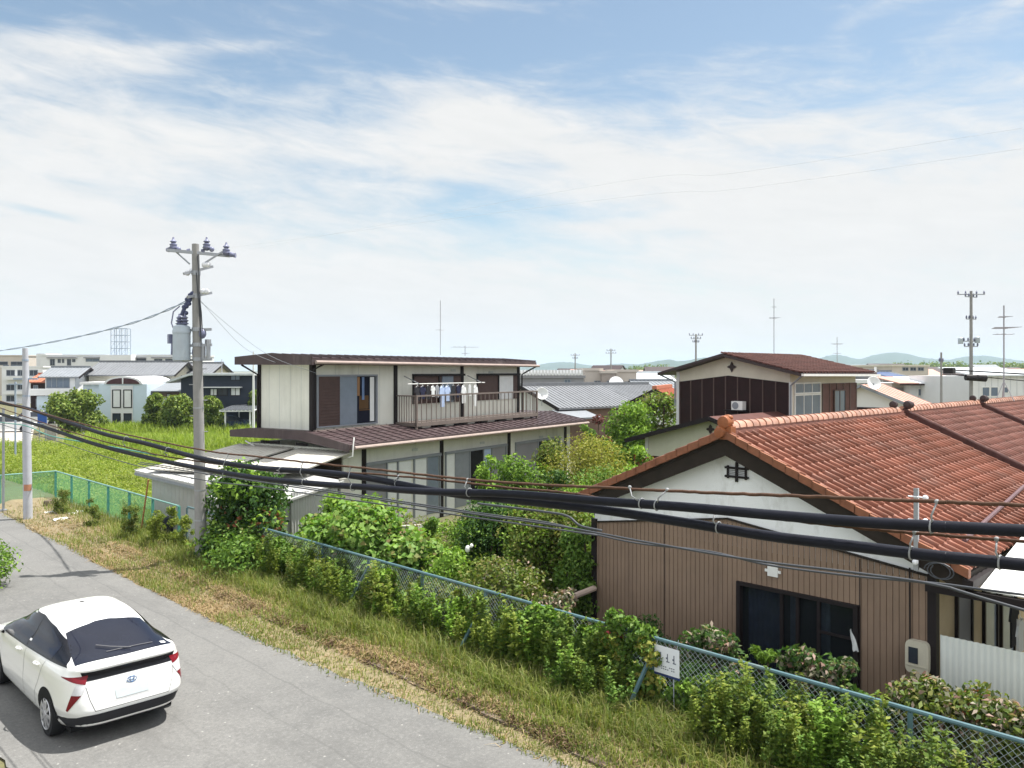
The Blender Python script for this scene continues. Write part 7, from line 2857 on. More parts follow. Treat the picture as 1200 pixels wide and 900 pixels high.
def clips(t, spec, X, X2):
    """hangers joining a wire above to the cable below"""
    for (x0, y0), (x1, y1), r in spec:
        mb = MB()
        a = on_x3(x0, y0, X)
        c = on_x3(x1, y1, X2)
        q = (a + c) / 2 + Vector((-0.04, 0, 0))
        mb.tube([a, q, c], 0.0045, 5)
        d = (a - c).normalized()
        pts = [c + Vector((0.030 * math.cos(th), 0, 0.030 * math.sin(th))) for th in np.linspace(0, 2 * math.pi, 14)]
        mb.tube(pts, 0.0045, 5, cap=False)
        mb.ball(a, 0.012)
        mb.build('hanger', mm('hanger_grey', (0.26, 0.27, 0.28), 0.5), t, smooth='all')


def wires():
    up = [(0, 472), (30, 478), (60, 488), (120, 508), (172, 520), (235, 537), (300, 548), (370, 553), (430, 560), (520, 577), (600, 586), (700, 597), (800, 612), (900, 628), (1000, 640), (1100, 652), (1200, 662)]
    hi = [(0, 485), (50, 500), (110, 520), (172, 536), (235, 549), (300, 560), (370, 567), (430, 571), (500, 576), (600, 579), (700, 587), (800, 594), (900, 603), (1000, 611), (1100, 617), (1200, 622)]
    t1 = cable('telephone_cable', 'thick black cable that dips lower at the right of the picture', up, 4.03, 0.028, 'black_cable')
    t2 = cable('telephone_cable', 'thick black cable crossing over the lower one and running higher at the right', hi, 3.97, 0.027, 'black_cable')
    w1 = cable('messenger_wire', 'rusty messenger wire above the higher thick cable', [(0, 470), (60, 487), (130, 505), (235, 527), (300, 535), (370, 543), (430, 549), (520, 559), (600, 566), (700, 571), (800, 576), (900, 580), (1000, 584), (1100, 588), (1200, 592)], 3.97, 0.009, 'rusty_wire', 'wire', True, 0.002)
    w2 = cable('messenger_wire', 'rusty messenger wire running just above the lower thick cable', [(0, 478), (80, 505), (172, 530), (235, 541), (300, 549), (360, 552), (430, 555), (520, 563), (600, 572), (660, 577), (720, 586), (800, 596), (900, 607), (1000, 618), (1100, 627), (1200, 635)], 4.03, 0.008, 'rusty_wire', 'wire', True, 0.002)
    clips(t2, [((738, 571), (752, 590), 1), ((782, 574), (770, 592), 1), ((411, 548), (414, 571), 1), ((548, 562), (550, 577), 1), ((268, 532), (264, 556), 1), ((1098, 588), (1092, 617), 1), ((355, 541), (357, 565), 1)], 3.97, 3.97)
    clips(t1, [((838, 601), (842, 618), 1), ((1168, 632), (1172, 659), 1), ((467, 558), (466, 567), 1), ((327, 551), (330, 551), 1), ((98, 508), (98, 502), 1), ((195, 533), (197, 527), 1), ((146, 522), (148, 514), 1), ((1072, 624), (1068, 648), 1)], 4.03, 4.03)
    # lashing tags
    # slack black drop wires
    cable('drop_wire', 'twin black drop wire sagging across the brown siding', [(440, 585), (560, 603), (640, 614), (697, 624), (750, 634), (830, 648), (900, 659), (1000, 671), (1100, 686), (1200, 715)], 4.6, 0.0075, 'thin_wire', 'wire', True)
    cable('drop_wire', 'upper strand of the sagging drop wires twisting over the siding', [(440, 583), (560, 601), (640, 612), (697, 626), (750, 637), (830, 646), (900, 662), (1000, 675), (1100, 684), (1200, 697)], 4.66, 0.0065, 'thin_wire', 'wire', True)
    cable('drop_wire', 'slack black wire curling down to the corner of the brown siding', [(560, 590), (640, 600), (665, 605), (680, 616), (705, 622)], 4.5, 0.009, 'thin_wire', 'wire', False)
    cable('drop_wire', 'thin black wire hanging below the thick cables before the shed', [(0, 497), (60, 515), (150, 543), (235, 562), (300, 570), (370, 580), (440, 590)], 4.2, 0.006, 'thin_wire', 'wire', True)
    cable('drop_wire', 'thin blue green wire crossing the far concrete pole', [(0, 495), (30, 499), (60, 511), (110, 520)], 4.4, 0.009, 'fence_green', 'wire', True)
    # line from the tall pole to the left
    L = smooth_line([at_d(226, 21.7) + Vector((0, 0, z_at(350, 21.7))), at_d(160, 26.5) + Vector((0, 0, z_at(377, 26.5))), at_d(80, 32) + Vector((0, 0, z_at(397, 32))), at_d(0, 38) + Vector((0, 0, z_at(411, 38))), at_d(-80, 44) + Vector((0, 0, z_at(420, 44)))], 12)
    t = thing('power_cable', 'twisted blue grey power cable leaving the tall pole to the left', 'cable', L[0])
    for ph in (0, math.pi):
        tw = [p + Vector((0.022 * math.cos(i * 0.9 + ph), 0, 0.022 * math.sin(i * 0.9 + ph))) for i, p in enumerate(L)]
        MB().tube(tw, 0.015, 6).build('strand', MT['steel_blue'], t, smooth='all')
    # faint lines high over the garden
    q = POLE.location
    for px, lab in (([(272, 297), (420, 290), (560, 252), (690, 222), (860, 205), (1030, 180), (1200, 150), (1500, 90)], 'thin pale wire running high from the pole top over the gardens, upper one'),
                    ([(243, 293), (420, 290), (560, 262), (690, 238), (860, 222), (1030, 200), (1200, 173), (1500, 115)], 'thin pale wire running high from the pole top over the gardens, lower one')):
        pass
    rt = Vector((1, -1, 0)).normalized()
    for k, (off, z0, ys, lab) in enumerate(((0.95, z_at(297, 21.7), [(690, 219), (860, 203), (1200, 150)], 'upper thin wire in the open sky right of the pole top'),
                                            (0.3, z_at(294, 21.7), [(690, 236), (860, 222), (1200, 174)], 'lower thin wire in the open sky right of the pole top'))):
        P = [PTOP + rt * off]
        P[0].z = z0
        for x, y in ys:
            P.append(on_x3(x, y, q.x + off * 0.7))
        P.append(P[-1] + (P[-1] - P[-2]) * 0.8)
        L = smooth_line(P, 14)
        t = thing('overhead_wire', lab, 'wire', L[0])
        MB().tube(L, 0.0015, 4).build('wire', mm('sky_wire', (0.7, 0.73, 0.76), 0.5), t)
    # service wires from the tall pole to the cream house
    hp = HF.p(0.1, -0.1, 5.1)
    for y, lab, e in ((352, 'thin service wire from the tall pole to the cream house corner', hp), (350, 'thinner wire from the tall pole to the flat roof edge', HF.p(-0.5, 1.2, 5.45))):
        a = at_d(233, 21.7)
        a.z = z_at(y, 21.7)
        m_ = (a + e) / 2 - Vector((0, 0, 0.35))
        L = smooth_line([a, m_, e], 10)
        t = thing('service_wire', lab, 'wire', a)
        MB().tube(L, 0.006, 4).build('wire', MT['pale_wire'], t)
    # lines between the right hand poles
    a = at_d(1138, 58)
    for y0, y1, lab, r in ((435, 440, 'dark line from the tall right hand pole past the white house', 0.05), (441, 449, 'lower dark line from the right hand poles past the white house', 0.03)):
        p = at_d(1103, 55)
        p.z = z_at(y0 - 2, 55)
        q_ = at_d(1138, 58) + Vector((-0.35, -0.35, 0))
        q_.z = z_at(y0, 58)
        e = at_d(1230, 52)
        e.z = z_at(y1, 52)
        t = thing('power_line', lab, 'wire', p)
        MB().tube(smooth_line([p, q_, e], 8), r, 5).build('wire', MT['dark_trim'], t)


wires()


# ------------------------------------------------------------------ fences
def wire_fence():
    X = 10.25
    Y0, Y1 = 1.4, 24.0
    def gz(y):
        return float(height(X, y)) + 0.02
    H = 1.12
    t = thing('chain_link_fence', 'blue green chain link fence running along the overgrown verge', 'fence', (X, Y0, gz(Y0)))
    y = 5.33 - 1.85 * 2
    ys = []
    while y < Y1:
        ys.append(y)
        y += 1.86
    for i, y in enumerate(ys):
        mb = MB()
        mb.box(G, X - 0.028, X - 0.012, y - 0.03, y + 0.03, gz(y) - 0.3, gz(y) + H - 0.03)
        mb.box(G, X - 0.012, X + 0.03, y - 0.006, y + 0.006, gz(y) - 0.3, gz(y) + H - 0.03)
        mb.build('post', MT['fence_blue'], t)
    for y in (7.2, 10.95, 14.65):
        mb = MB()
        mb.bar((X - 0.02, y + 0.02, gz(y) + H - 0.25), (X - 0.62, y + 0.1, 0.06), 0.045, 0.045)
        mb.build('brace', MT['fence_blue'], t)
    mb = MB()
    mb.tube([(X - 0.005, yy, gz(yy) + H) for yy in np.arange(Y0, Y1 + 0.1, 0.9)], 0.03, 8)
    mb.build('top_rail', MT['fence_blue'], t, smooth=True)
    mb = MB()
    mb.tube([(X - 0.005, yy, gz(yy) + 0.06) for yy in np.arange(Y0, Y1 + 0.1, 0.9)], 0.006, 5)
    mb.build('bottom_wire', MT['steel'], t)
    # woven mesh
    pitch = 0.088
    z0, z1 = 0.07, H - 0.02
    h = z1 - z0
    V, Q = [], []
    r = 0.0028
    rr = np.random.default_rng(9)
    for s in (1, -1):
        k = -h
        while k < (Y1 - Y0):
            ya, yb = k, k + h
            za, zb = (z0, z1) if s > 0 else (z1, z0)
            fa, fb = max(0, -ya / h), min(1, ((Y1 - Y0) - ya) / h)
            if fb > fa:
                n = 3
                pts = []
                for i in range(n + 1):
                    f_ = fa + (fb - fa) * i / n
                    yy = Y0 + ya + h * f_
                    pts.append((X + 0.004 * s + 0.02 * math.sin(yy * 1.3) * math.sin(math.pi * f_), yy, gz(yy) + za + (zb - za) * f_))
                for i in range(n):
                    a, b = np.array(pts[i]), np.array(pts[i + 1])
                    d = unit(b - a)
                    u = np.array([1.0, 0, 0])
                    w = np.cross(d, u)
                    b0 = len(V)
                    for q in (a, b):
                        for c in range(3):
                            th = 2 * math.pi * c / 3
                            V.append(q + (u * math.cos(th) + w * math.sin(th)) * r)
                    for c in range(3):
                        e = (c + 1) % 3
                        Q.append((b0 + c, b0 + e, b0 + 3 + e, b0 + 3 + c))
            k += pitch
    mesh_np('wire_mesh', np.array(V) - np.array(WL[t.name]), np.array(Q), mm('mesh_wire', (0.33, 0.39, 0.40), 0.45, 0.15, 10), t)
    # notice board hung on it
    c0, c1 = on_x3(769, 752, X), on_x3(798, 761, X)
    zt, zb = c0.z - 0.02, c0.z - 0.43
    y0, y1 = c1.y, c0.y
    q = thing('notice_board', 'small white notice with three dark marks hung on the wire fence', 'notice', ((X - 0.04), (y0 + y1) / 2, zb))
    rows = []
    MB().box(G, X - 0.05, X - 0.04, y0, y1, zb, zt).build('panel', mm('notice_white', (0.72, 0.74, 0.78), 0.45, 0.04, 6), q)
    MB().box(G, X - 0.054, X - 0.036, y0 - 0.01, y1 + 0.0, zb - 0.035, zb - 0.002).build('lower_edge', mm('edge_navy', (0.03, 0.045, 0.13), 0.5), q)
    mb = MB()
    w = y1 - y0
    zc = (zt + zb) / 2 + 0.05
    fx = X - 0.0535
    for i, f_ in enumerate((0.74, 0.46, 0.2)):
        yy = y0 + w * f_
        mb.box(G, fx, fx + 0.003, yy - 0.007, yy + 0.007, zc - 0.05, zc + 0.06)
        if i > 0:
            mb.box(G, fx, fx + 0.003, yy - 0.035, yy + 0.02, zc - 0.066, zc - 0.051)
            mb.box(G, fx, fx + 0.003, yy + 0.008, yy + 0.026, zc - 0.02, zc + 0.005)
        else:
            mb.box(G, fx, fx + 0.003, yy + 0.008, yy + 0.022, zc + 0.01, zc + 0.03)
    for k in range(2):
        for i in range(9):
            if (i * 7 + k * 3) % 5 == 0:
                continue
            yy = y1 - 0.05 - i * 0.036
            mb.box(G, fx, fx + 0.003, yy - 0.022, yy, zc - 0.15 - k * 0.035, zc - 0.137 - k * 0.035)
    mb.build('lettering', mm('ink_grey', (0.12, 0.13, 0.17), 0.7), q)
    mb = MB()
    yy = y0 + w * 0.25
    mb.tube([(X - 0.03, yy, zb - 0.04), (X - 0.06, yy - 0.03, zb - 0.5)], 0.01, 5)
    mb.tube([(X - 0.045, y1 - 0.04, zt), (X - 0.005, y1 - 0.04, zt + 0.12)], 0.006, 4)
    mb.tube([(X - 0.045, y0 + 0.04, zt), (X - 0.005, y0 + 0.04, zt + 0.14)], 0.006, 4)
    mb.build('tie', MT['pale_wire'], q)

    # green netted fence by the field, with a return to the left
    Xg, Ya, Yb = 10.15, 24.3, 36.3
    t = thing('net_fence', 'green netted fence round the corner of the field', 'fence', (Xg, Ya, 0))
    Hg = 1.12
    mb = MB()
    mb.tube([(Xg, y_, Hg) for y_ in np.arange(Ya, Yb + 0.01, 1.0)], 0.028, 8)
    mb.tube([(Xg - 0.0, Yb, Hg), (Xg - 6, Yb + 0.2, Hg)], 0.024, 8)
    mb.build('top_rail', mm('rail_mint', (0.18, 0.34, 0.31), 0.5, 0.1, 5), t, smooth=True)
    y_ = Ya
    while y_ <= Yb + 0.1:
        MB().box(G, Xg - 0.035, Xg + 0.035, y_ - 0.035, y_ + 0.035, -0.3, Hg - 0.01).build('post', MT['fence_green'], t)
        y_ += 2.0
    for xx in (8.2, 6.3):
        MB().box(G, xx - 0.03, xx + 0.03, Yb + 0.02, Yb + 0.09, -0.3, Hg - 0.02).build('post', MT['fence_green'], t)
    m, nt, p, out = new_mat('green_net')
    p.inputs['Base Color'].default_value = (0.13, 0.42, 0.25, 1)
    p.inputs['Roughness'].default_value = 0.7
    tl = nt.nodes.new('ShaderNodeBsdfTranslucent')
    tl.inputs[0].default_value = (0.2, 0.6, 0.34, 1)
    m1 = nt.nodes.new('ShaderNodeMixShader')
    m1.inputs[0].default_value = 0.4
    nt.links.new(p.outputs[0], m1.inputs[1])
    nt.links.new(tl.outputs[0], m1.inputs[2])
    tr = nt.nodes.new('ShaderNodeBsdfTransparent')
    m2 = nt.nodes.new('ShaderNodeMixShader')
    m2.inputs[0].default_value = 0.55
    nt.links.new(m1.outputs[0], m2.inputs[1])
    nt.links.new(tr.outputs[0], m2.inputs[2])
    nt.links.new(m2.outputs[0], out.inputs[0])
    rows = [[(Xg + 0.03 + 0.012 * math.sin(i * 1.7), Ya + 2.0 + (Yb - Ya - 2.0) * i / 60, z) for i in range(61)] for z in (0.02, 0.5, Hg - 0.03)]
    MB().grid(rows).build('net', m, t, smooth='all')
    rows = [[(Xg - 6 * i / 20, Yb + 0.05 + 0.2 * i / 20, z) for i in range(21)] for z in (0.02, Hg - 0.03)]
    MB().grid(rows).build('net', m, t, smooth='all')
    # rusty leaning stake and white litter by the road end
    a, b = on_x3(165, 625, 9.9), on_x3(174, 562, 10.0)
    a.z = 0.02
    o = MB().tube([a, b], 0.025, 7).build('stake', MT['rust_post'], None, smooth=True, loc=a)
    tag(o, 'rusty leaning stake before the white shed', 'stake')
    rr = random.Random(3)
    for i, (px, py, s) in enumerate(((72, 612, 0.5), (60, 604, 0.45), (86, 605, 0.4), (95, 602, 0.35), (70, 601, 0.3))):
        d = EYE * F / (py - HZ)
        p = at_d(px, d, 0.03)
        mb = MB()
        rows = []
        for a_ in range(7):
            rows.append([p + Vector(((a_ / 6 - 0.5) * s, (b_ / 6 - 0.5) * s * 0.8, 0.04 + rr.uniform(0, 0.11) * s * 1.5)) for b_ in range(7)])
        mb.grid(rows)
        o = mb.build('litter', MT['white_plastic'], None, smooth='all', loc=p)
        tag(o, 'crumpled white plastic sheet lying on the dry ground by the far pole', 'litter', 'white litter on the dry ground')
    # grey stump by the fence corner
    p = at_d(57, 30.5, 0.0)
    o = MB().lathe(p, [(0.2, 0), (0.19, 0.2), (0.16, 0.3), (0.05, 0.33)], 10).build('stone', MT['kerb'], None, smooth=True, loc=p)
    tag(o, 'dark round stone at the corner of the green fence', 'stone')
    # white sacks and a plank in the garden
    p = at_d(548, 17.6, 0)
    p.z = z_at(645, 17.6)
    mb = MB()
    mb.ball(p + Vector((0, 0, 0.03)), 0.06, 0.05, 0.08, 10, 8)
    mb.ball(p + Vector((0.06, -0.06, 0.10)), 0.04, 0.04, 0.05, 8, 6)
    o = mb.build('bag', MT['white_plastic'], None, smooth=True, loc=p)
    tag(o, 'small white bag among the garden shrubs', 'bag')
    a, b = at_d(455, 22), at_d(493, 21.5)
    a.z, b.z = z_at(619, 22), z_at(617, 21.5)
    o = MB().bar(a, b, 0.25, 0.1).build('plank', MT['wood_grey'], None, loc=a)
    tag(o, 'grey plank laid in the garden before the paper screens', 'plank')
    a, b = at_d(664, 15.6), at_d(697, 16.0)
    a.z, b.z = z_at(702, 15.6), z_at(689, 16.0)
    o = MB().tube([a, b], 0.06, 8).build('log', mm('log_pink', (0.42, 0.33, 0.28), 0.8), None, smooth=True, loc=a)
    tag(o, 'pale peeled log leaning at the corner of the brown siding', 'log')


wire_fence()

# ------------------------------------------------------------------ shrubs and trees
PXM = lambda w, d: w / F * d


def shrub(name, label, px, d, ytop, half, mat, leaf, n, k=16, cat='shrub', depth=1.0, seed=0, low=0.12, up=0.5, shell=0.5, aspect=0.5, rad=(0.28, 0.5), base=None, rnd=0.7, squash=0.85, stems=True, extra=None, group=None, tree=False, zlow=None):
    rng = np.random.default_rng(seed + int(px * 7 + d * 13))
    p = at_d(px, d)
    p.z = hz(p) if base is None else base
    h = z_at(ytop, d) - p.z
    rx = PXM(half * 1.12, d)
    t = thing(name, label, cat, p, group)
    lo = min(low, 0.25)
    k, n = int(k * 1.5), int(n * 2.0)
    ax, ay = (rx, rx) if depth >= 0.99 else (rx * depth, rx * 1.3)
    C, Rr = blob_centers((p.x, p.y, p.z), ax, ay, h, k, rng, lo, rad)
    crown('crown' if tree else 'foliage', t, LM[mat], C, Rr, n, leaf, rng, up, squash, shell, p.z - 0.05, aspect, rnd)
    if extra:
        for nm, mt_, frac, cnt, lf in extra:
            idx = rng.choice(len(C), max(1, int(len(C) * frac)), replace=False)
            crown(nm, t, LM[mt_], [C[i] for i in idx], [Rr[i] * 1.06 for i in idx], int(cnt * 1.8), lf, rng, up, squash, 0.85, p.z, aspect, rnd)
    if stems:
        branches(t, p, C, rng, MT['bark'], 'trunk' if tree else 'stem', 8, 0.03 + 0.012 * h)
    return t


def vegetation():
    # beside the tall pole: dark climber-laden tree
    shrub('tree', 'dark green bushy tree with reddish dead leaves beside the tall pole', 287, 22.0, 543, 47, 'dark', 0.15, 5200, 30, 'tree', 0.8, 1, 0.1, 0.5, 0.5, 0.6, (0.22, 0.42), base=-0.2, extra=[('bright_foliage', 'bright', 0.5, 1500, 0.15), ('dead_foliage', 'dead', 0.10, 220, 0.15)], tree=True)
    shrub('shrub', 'low dark weeds and shrub at the foot of the tall pole', 296, 21.0, 612, 52, 'mid', 0.12, 3600, 22, seed=2, base=-0.1, rad=(0.3, 0.55))
    # large leaved climbers
    for i, (px, d, y, hf, lab) in enumerate(((385, 20.3, 604, 42, 'large leaved bright climber just right of the corrugated wall'), (432, 19.2, 592, 50, 'large leaved bright climber heaped in the middle of the fence'), (480, 18.4, 616, 42, 'large leaved bright climber at the right end of the heap'))):
        shrub('climber', lab, px, d, y, hf, 'big', 0.17, 2300, 30, 'climbing plant', 0.8, 10 + i, 0.15, 0.9, 0.6, 0.9, (0.2, 0.42), rnd=0.6, extra=[('olive_foliage', 'olive', 0.4, 700, 0.13), ('dead_foliage', 'dry', 0.12, 90, 0.12)])
    shrub('shrub', 'yellow green shrub before the dark lean to opening', 400, 22.2, 571, 22, 'bright', 0.14, 1500, 14, seed=20, depth=0.8)
    shrub('shrub', 'bright bush before the left paper screens', 432, 21.8, 578, 20, 'bright', 0.13, 1500, 14, seed=21, depth=0.8)
    shrub('shrub', 'brown tinged flowering bush beneath the paper screens', 468, 22, 601, 22, 'pale', 0.10, 1300, 12, seed=22)
    shrub('conifer', 'small upright dwarf conifer below the paper screens', 505, 20.2, 603, 13, 'mid', 0.09, 1500, 12, 'conifer', 1, 23, 0.05)
    shrub('shrub', 'soft round shrub right of the dwarf conifer', 530, 19.3, 612, 22, 'mid', 0.09, 2000, 14, seed=24)
    shrub('shrub', 'dark glossy shrub behind the white bag', 577, 18.8, 583, 38, 'dark', 0.10, 4200, 24, seed=25, extra=[('young_foliage', 'bright', 0.4, 900, 0.10)])
    shrub('climber', 'pale green climber covering the lower wall of the cream house', 572, 24.5, 528, 16, 'bright', 0.13, 1400, 16, 'climbing plant', 0.8, 26, 0.1)
    shrub('climber', 'mid green climber on the lower wall right of the pale one', 612, 25.0, 528, 34, 'mid', 0.13, 3200, 24, 'climbing plant', 0.8, 27, 0.1, extra=[('young_foliage', 'bright', 0.3, 700, 0.12)])
    shrub('tree', 'broad green tree in the middle of the garden left of the brown siding', 643, 17.8, 586, 56, 'olive', 0.10, 9500, 42, 'tree', 1.0, 28, 0.25, 0.5, 0.5, 0.55, (0.22, 0.4), extra=[('young_foliage', 'bright', 0.35, 2000, 0.10)], tree=True)
    shrub('tree', 'dark leaved small tree against the corner of the brown siding', 678, 16.4, 612, 24, 'mid', 0.10, 2600, 20, 'tree', 1.0, 29, 0.35, 0.5, 0.5, 0.55, (0.25, 0.45), tree=True)
    shrub('shrub', 'pink tipped hedge shrub just behind the fence below the white bag', 585, 15.9, 655, 56, 'olive', 0.09, 5200, 30, seed=30, depth=0.6, extra=[('pink_foliage', 'pale', 0.4, 600, 0.08)])
    shrub('shrub', 'bright leafy shrub leaning over the fence left of the pink tipped one', 520, 17.2, 642, 34, 'bright', 0.10, 2600, 20, seed=31, depth=0.6, extra=[('pink_foliage', 'pale', 0.3, 250, 0.08)])
    shrub('shrub', 'low flowering shrub with pink tips by the pale log', 655, 15.0, 690, 30, 'pale', 0.10, 1300, 14, seed=32, depth=0.6)
    # round golden shrub and its neighbours
    shrub('shrub', 'golden yellow clipped shrub before the annex house', 690, 24.5, 505, 44, 'yellow', 0.085, 6500, 26, seed=33, low=0.35, rad=(0.3, 0.42), shell=0.8, depth=0.8)
    shrub('shrub', 'olive shrub left of the golden shrub beside the cream house', 645, 26, 514, 20, 'olive', 0.11, 2200, 18, seed=34)
    shrub('shrub', 'rounded mid green shrub below the golden one', 700, 22.0, 540, 34, 'mid', 0.085, 4200, 24, seed=35, extra=[('young_foliage', 'bright', 0.3, 700, 0.085)])
    shrub('shrub', 'low soft green bush at the end of the orange roof eave', 672, 20.6, 565, 26, 'bright', 0.08, 3000, 18, seed=36)
    shrub('shrub', 'white flowering leafy bush along the left eave of the orange roof', 738, 21, 545, 28, 'bright', 0.13, 1900, 18, seed=37, extra=[('blossom', 'white', 0.3, 60, 0.11)])
    shrub('shrub', 'dark shrub between the climber and the rounded green bush', 650, 22.8, 548, 18, 'dark', 0.10, 1600, 14, seed=38)
    shrub('tree', 'bright green round tree before the grey tiled roofs', 745, 36, 467, 34, 'bright', 0.17, 3200, 26, 'tree', 1.0, 39, 0.3, 0.5, 0.5, 0.55, (0.25, 0.42), tree=True, extra=[('mid_foliage', 'mid', 0.5, 900, 0.17)])  # mid green leaves mixed over half of the clumps
    shrub('tree', 'airy broad leaved tree left of the maroon house', 772, 40, 458, 28, 'olive', 0.20, 1000, 22, 'tree', 1.0, 40, 0.3, 0.5, 0.35, 0.6, (0.25, 0.42), tree=True, extra=[('young_foliage', 'bright', 0.5, 450, 0.2)])
    shrub('tree', 'small purple leaved tree before the grey bungalow', 704, 33, 476, 15, 'purple', 0.15, 1300, 12, 'tree', 1.0, 41, 0.45, 0.5, 0.5, 0.55, (0.3, 0.5), tree=True)
    shrub('shrub', 'small round green shrub under the purple leaved tree', 693, 29, 487, 13, 'mid', 0.12, 1000, 10, seed=42)
    shrub('shrub', 'orange tinged bush at the left corner of the annex house', 748, 28, 519, 18, 'bright', 0.16, 1100, 14, seed=43, extra=[('blossom', 'dead', 0.15, 60, 0.14)])
    shrub('shrub', 'leafy shrub under the bright round tree', 715, 28, 512, 20, 'mid', 0.13, 1300, 14, seed=44)
    # behind and on the fence at the right
    shrub('climber', 'leafy vine climbing over the fence right of the middle brace', 640, 13.75, 712, 40, 'mid', 0.09, 3400, 26, 'climbing plant', 0.35, 50, 0.05, 0.4, 0.5, 0.75, (0.2, 0.35), base=0.0, extra=[('young_foliage', 'big', 0.5, 900, 0.09)])
    shrub('climber', 'star leaved vine spilling over the fence left of the white notice', 724, 12.75, 716, 44, 'mid', 0.10, 3400, 26, 'climbing plant', 0.35, 51, 0.05, 0.4, 0.5, 0.6, (0.2, 0.35), base=0.0, extra=[('young_foliage', 'yellow', 0.45, 700, 0.10), ('blossom', 'red', 0.12, 24, 0.08)])
    shrub('shrub', 'dark shrub hugging the foot of the brown siding', 755, 13.6, 722, 34, 'dark', 0.08, 2600, 20, seed=52, depth=0.5)
    shrub('hedge_shrub', 'pale pink tipped bush left of the dark window', 842, 12.3, 737, 46, 'pale', 0.115, 750, 18, 'shrub', 0.45, 53, 0.45, 0.4, 0.45, 0.5, (0.2, 0.35), extra=[('green_foliage', 'dark', 0.8, 900, 0.10)])
    shrub('hedge_shrub', 'pale pink tipped bush under the right half of the dark window', 966, 11.5, 764, 48, 'pale', 0.115, 900, 18, 'shrub', 0.4, 54, 0.45, 0.4, 0.45, 0.5, (0.2, 0.35), extra=[('green_foliage', 'dark', 0.8, 900, 0.10)])
    shrub('fern', 'bright green feathery plant between the two pink tipped bushes', 895, 12.0, 752, 15, 'fern', 0.085, 1100, 10, 'fern', 0.6, 55, 0.3, 0.6, 0.3, 0.25, (0.3, 0.5))
    shrub('hedge_shrub', 'large pale and red tipped bush below the white screen', 1130, 10.35, 806, 78, 'olive', 0.10, 3800, 34, 'shrub', 0.5, 56, 0.3, 0.4, 0.5, 0.5, (0.2, 0.32), extra=[('pale_foliage', 'pale', 0.8, 1900, 0.10), ('red_foliage', 'dead', 0.12, 160, 0.09)])
    shrub('hedge_shrub', 'pale leaved bush at the bottom right corner', 1215, 9.6, 830, 60, 'olive', 0.10, 2600, 26, 'shrub', 0.5, 57, 0.2, 0.4, 0.5, 0.5, (0.2, 0.35), extra=[('pale_foliage', 'pale', 0.8, 1300, 0.10)])
    shrub('shrub', 'dark shade plant behind the fence right of the white notice', 835, 11.9, 782, 48, 'dark', 0.09, 2800, 24, seed=58, depth=0.35)
    shrub('shrub', 'dark shade plant behind the fence under the feathery plant', 915, 11.3, 805, 46, 'dark', 0.09, 2600, 24, seed=59, depth=0.35)
    shrub('climber', 'vine spilling over the left end of the fence rail near the tall pole', 335, 19.9, 632, 30, 'mid', 0.10, 2600, 24, 'climbing plant', 0.35, 61, 0.05, 0.4, 0.5, 0.7, (0.2, 0.4), base=0.0, extra=[('young_foliage', 'bright', 0.5, 700, 0.10)])
    shrub('climber', 'green vine over the fence below the large leaved climbers', 455, 17.0, 668, 24, 'bright', 0.10, 1800, 20, 'climbing plant', 0.35, 62, 0.05, 0.4, 0.5, 0.7, (0.2, 0.4), base=0.0, extra=[('olive_foliage', 'olive', 0.5, 500, 0.10)])
    shrub('climber', 'dark leafy vine along the fence under the left pink tipped bush', 822, 11.85, 792, 40, 'mid', 0.085, 2400, 24, 'climbing plant', 0.3, 63, 0.05, 0.4, 0.5, 0.7, (0.2, 0.35), base=0.0, extra=[('young_foliage', 'bright', 0.3, 500, 0.085)])
    shrub('shrub', 'tangled weedy bush in front of the fence left of the middle brace', 375, 18.6, 655, 34, 'weed', 0.09, 2400, 22, 'shrub', 0.4, 64, 0.05, 0.4, 0.4, 0.4, (0.2, 0.4), base=0.0)
    shrub('climber', 'bright vine tangled over the fence below the pink tipped hedge shrub', 548, 15.3, 690, 26, 'bright', 0.095, 1700, 20, 'climbing plant', 0.3, 65, 0.05, 0.4, 0.45, 0.7, (0.2, 0.4), base=0.0, extra=[('olive_foliage', 'olive', 0.5, 500, 0.09)])
    shrub('climber', 'vine bridging the two leafy clumps on the fence below the pale log', 685, 13.2, 728, 26, 'mid', 0.09, 1700, 20, 'climbing plant', 0.3, 66, 0.05, 0.4, 0.45, 0.7, (0.2, 0.4), base=0.0, extra=[('young_foliage', 'bright', 0.5, 500, 0.09)])
    shrub('shrub', 'dark leafy plant behind the fence below the meter box', 1020, 10.9, 815, 34, 'dark', 0.085, 1800, 20, 'shrub', 0.4, 67, 0.05, 0.4, 0.45, 0.6, (0.2, 0.4), extra=[('young_foliage', 'mid', 0.5, 500, 0.085)])
    # roadside left
    shrub('shrub', 'green shrub poking in at the left edge over the street', -34, 19.4, 624, 40, 'mid', 0.10, 4200, 26, seed=60, depth=0.8, base=-0.03, extra=[('young_foliage', 'bright', 0.5, 900, 0.10)])
    # field edge trees
    for px, d, y, hf, lab, s in ((76, 74, 461, 20, 'round dark green tree left of the pale blue building', 70), (97, 75, 458, 20, 'taller round tree touching the pale blue building', 71), (180, 76, 461, 10, 'small green tree right of the pale blue building', 72),
                                 (208, 75, 463, 18, 'round green tree left of the tall pole before the navy house', 73), (248, 75, 464, 13, 'green tree right of the tall pole before the navy house', 74), (302, 78, 458, 9, 'narrow tree right of the carport', 75)):
        shrub('tree', lab, px, d, y, hf, 'far', 0.34, 2600, 22, 'tree', 1.0, s, 0.2, 0.5, 0.6, 0.6, (0.28, 0.45), tree=True)
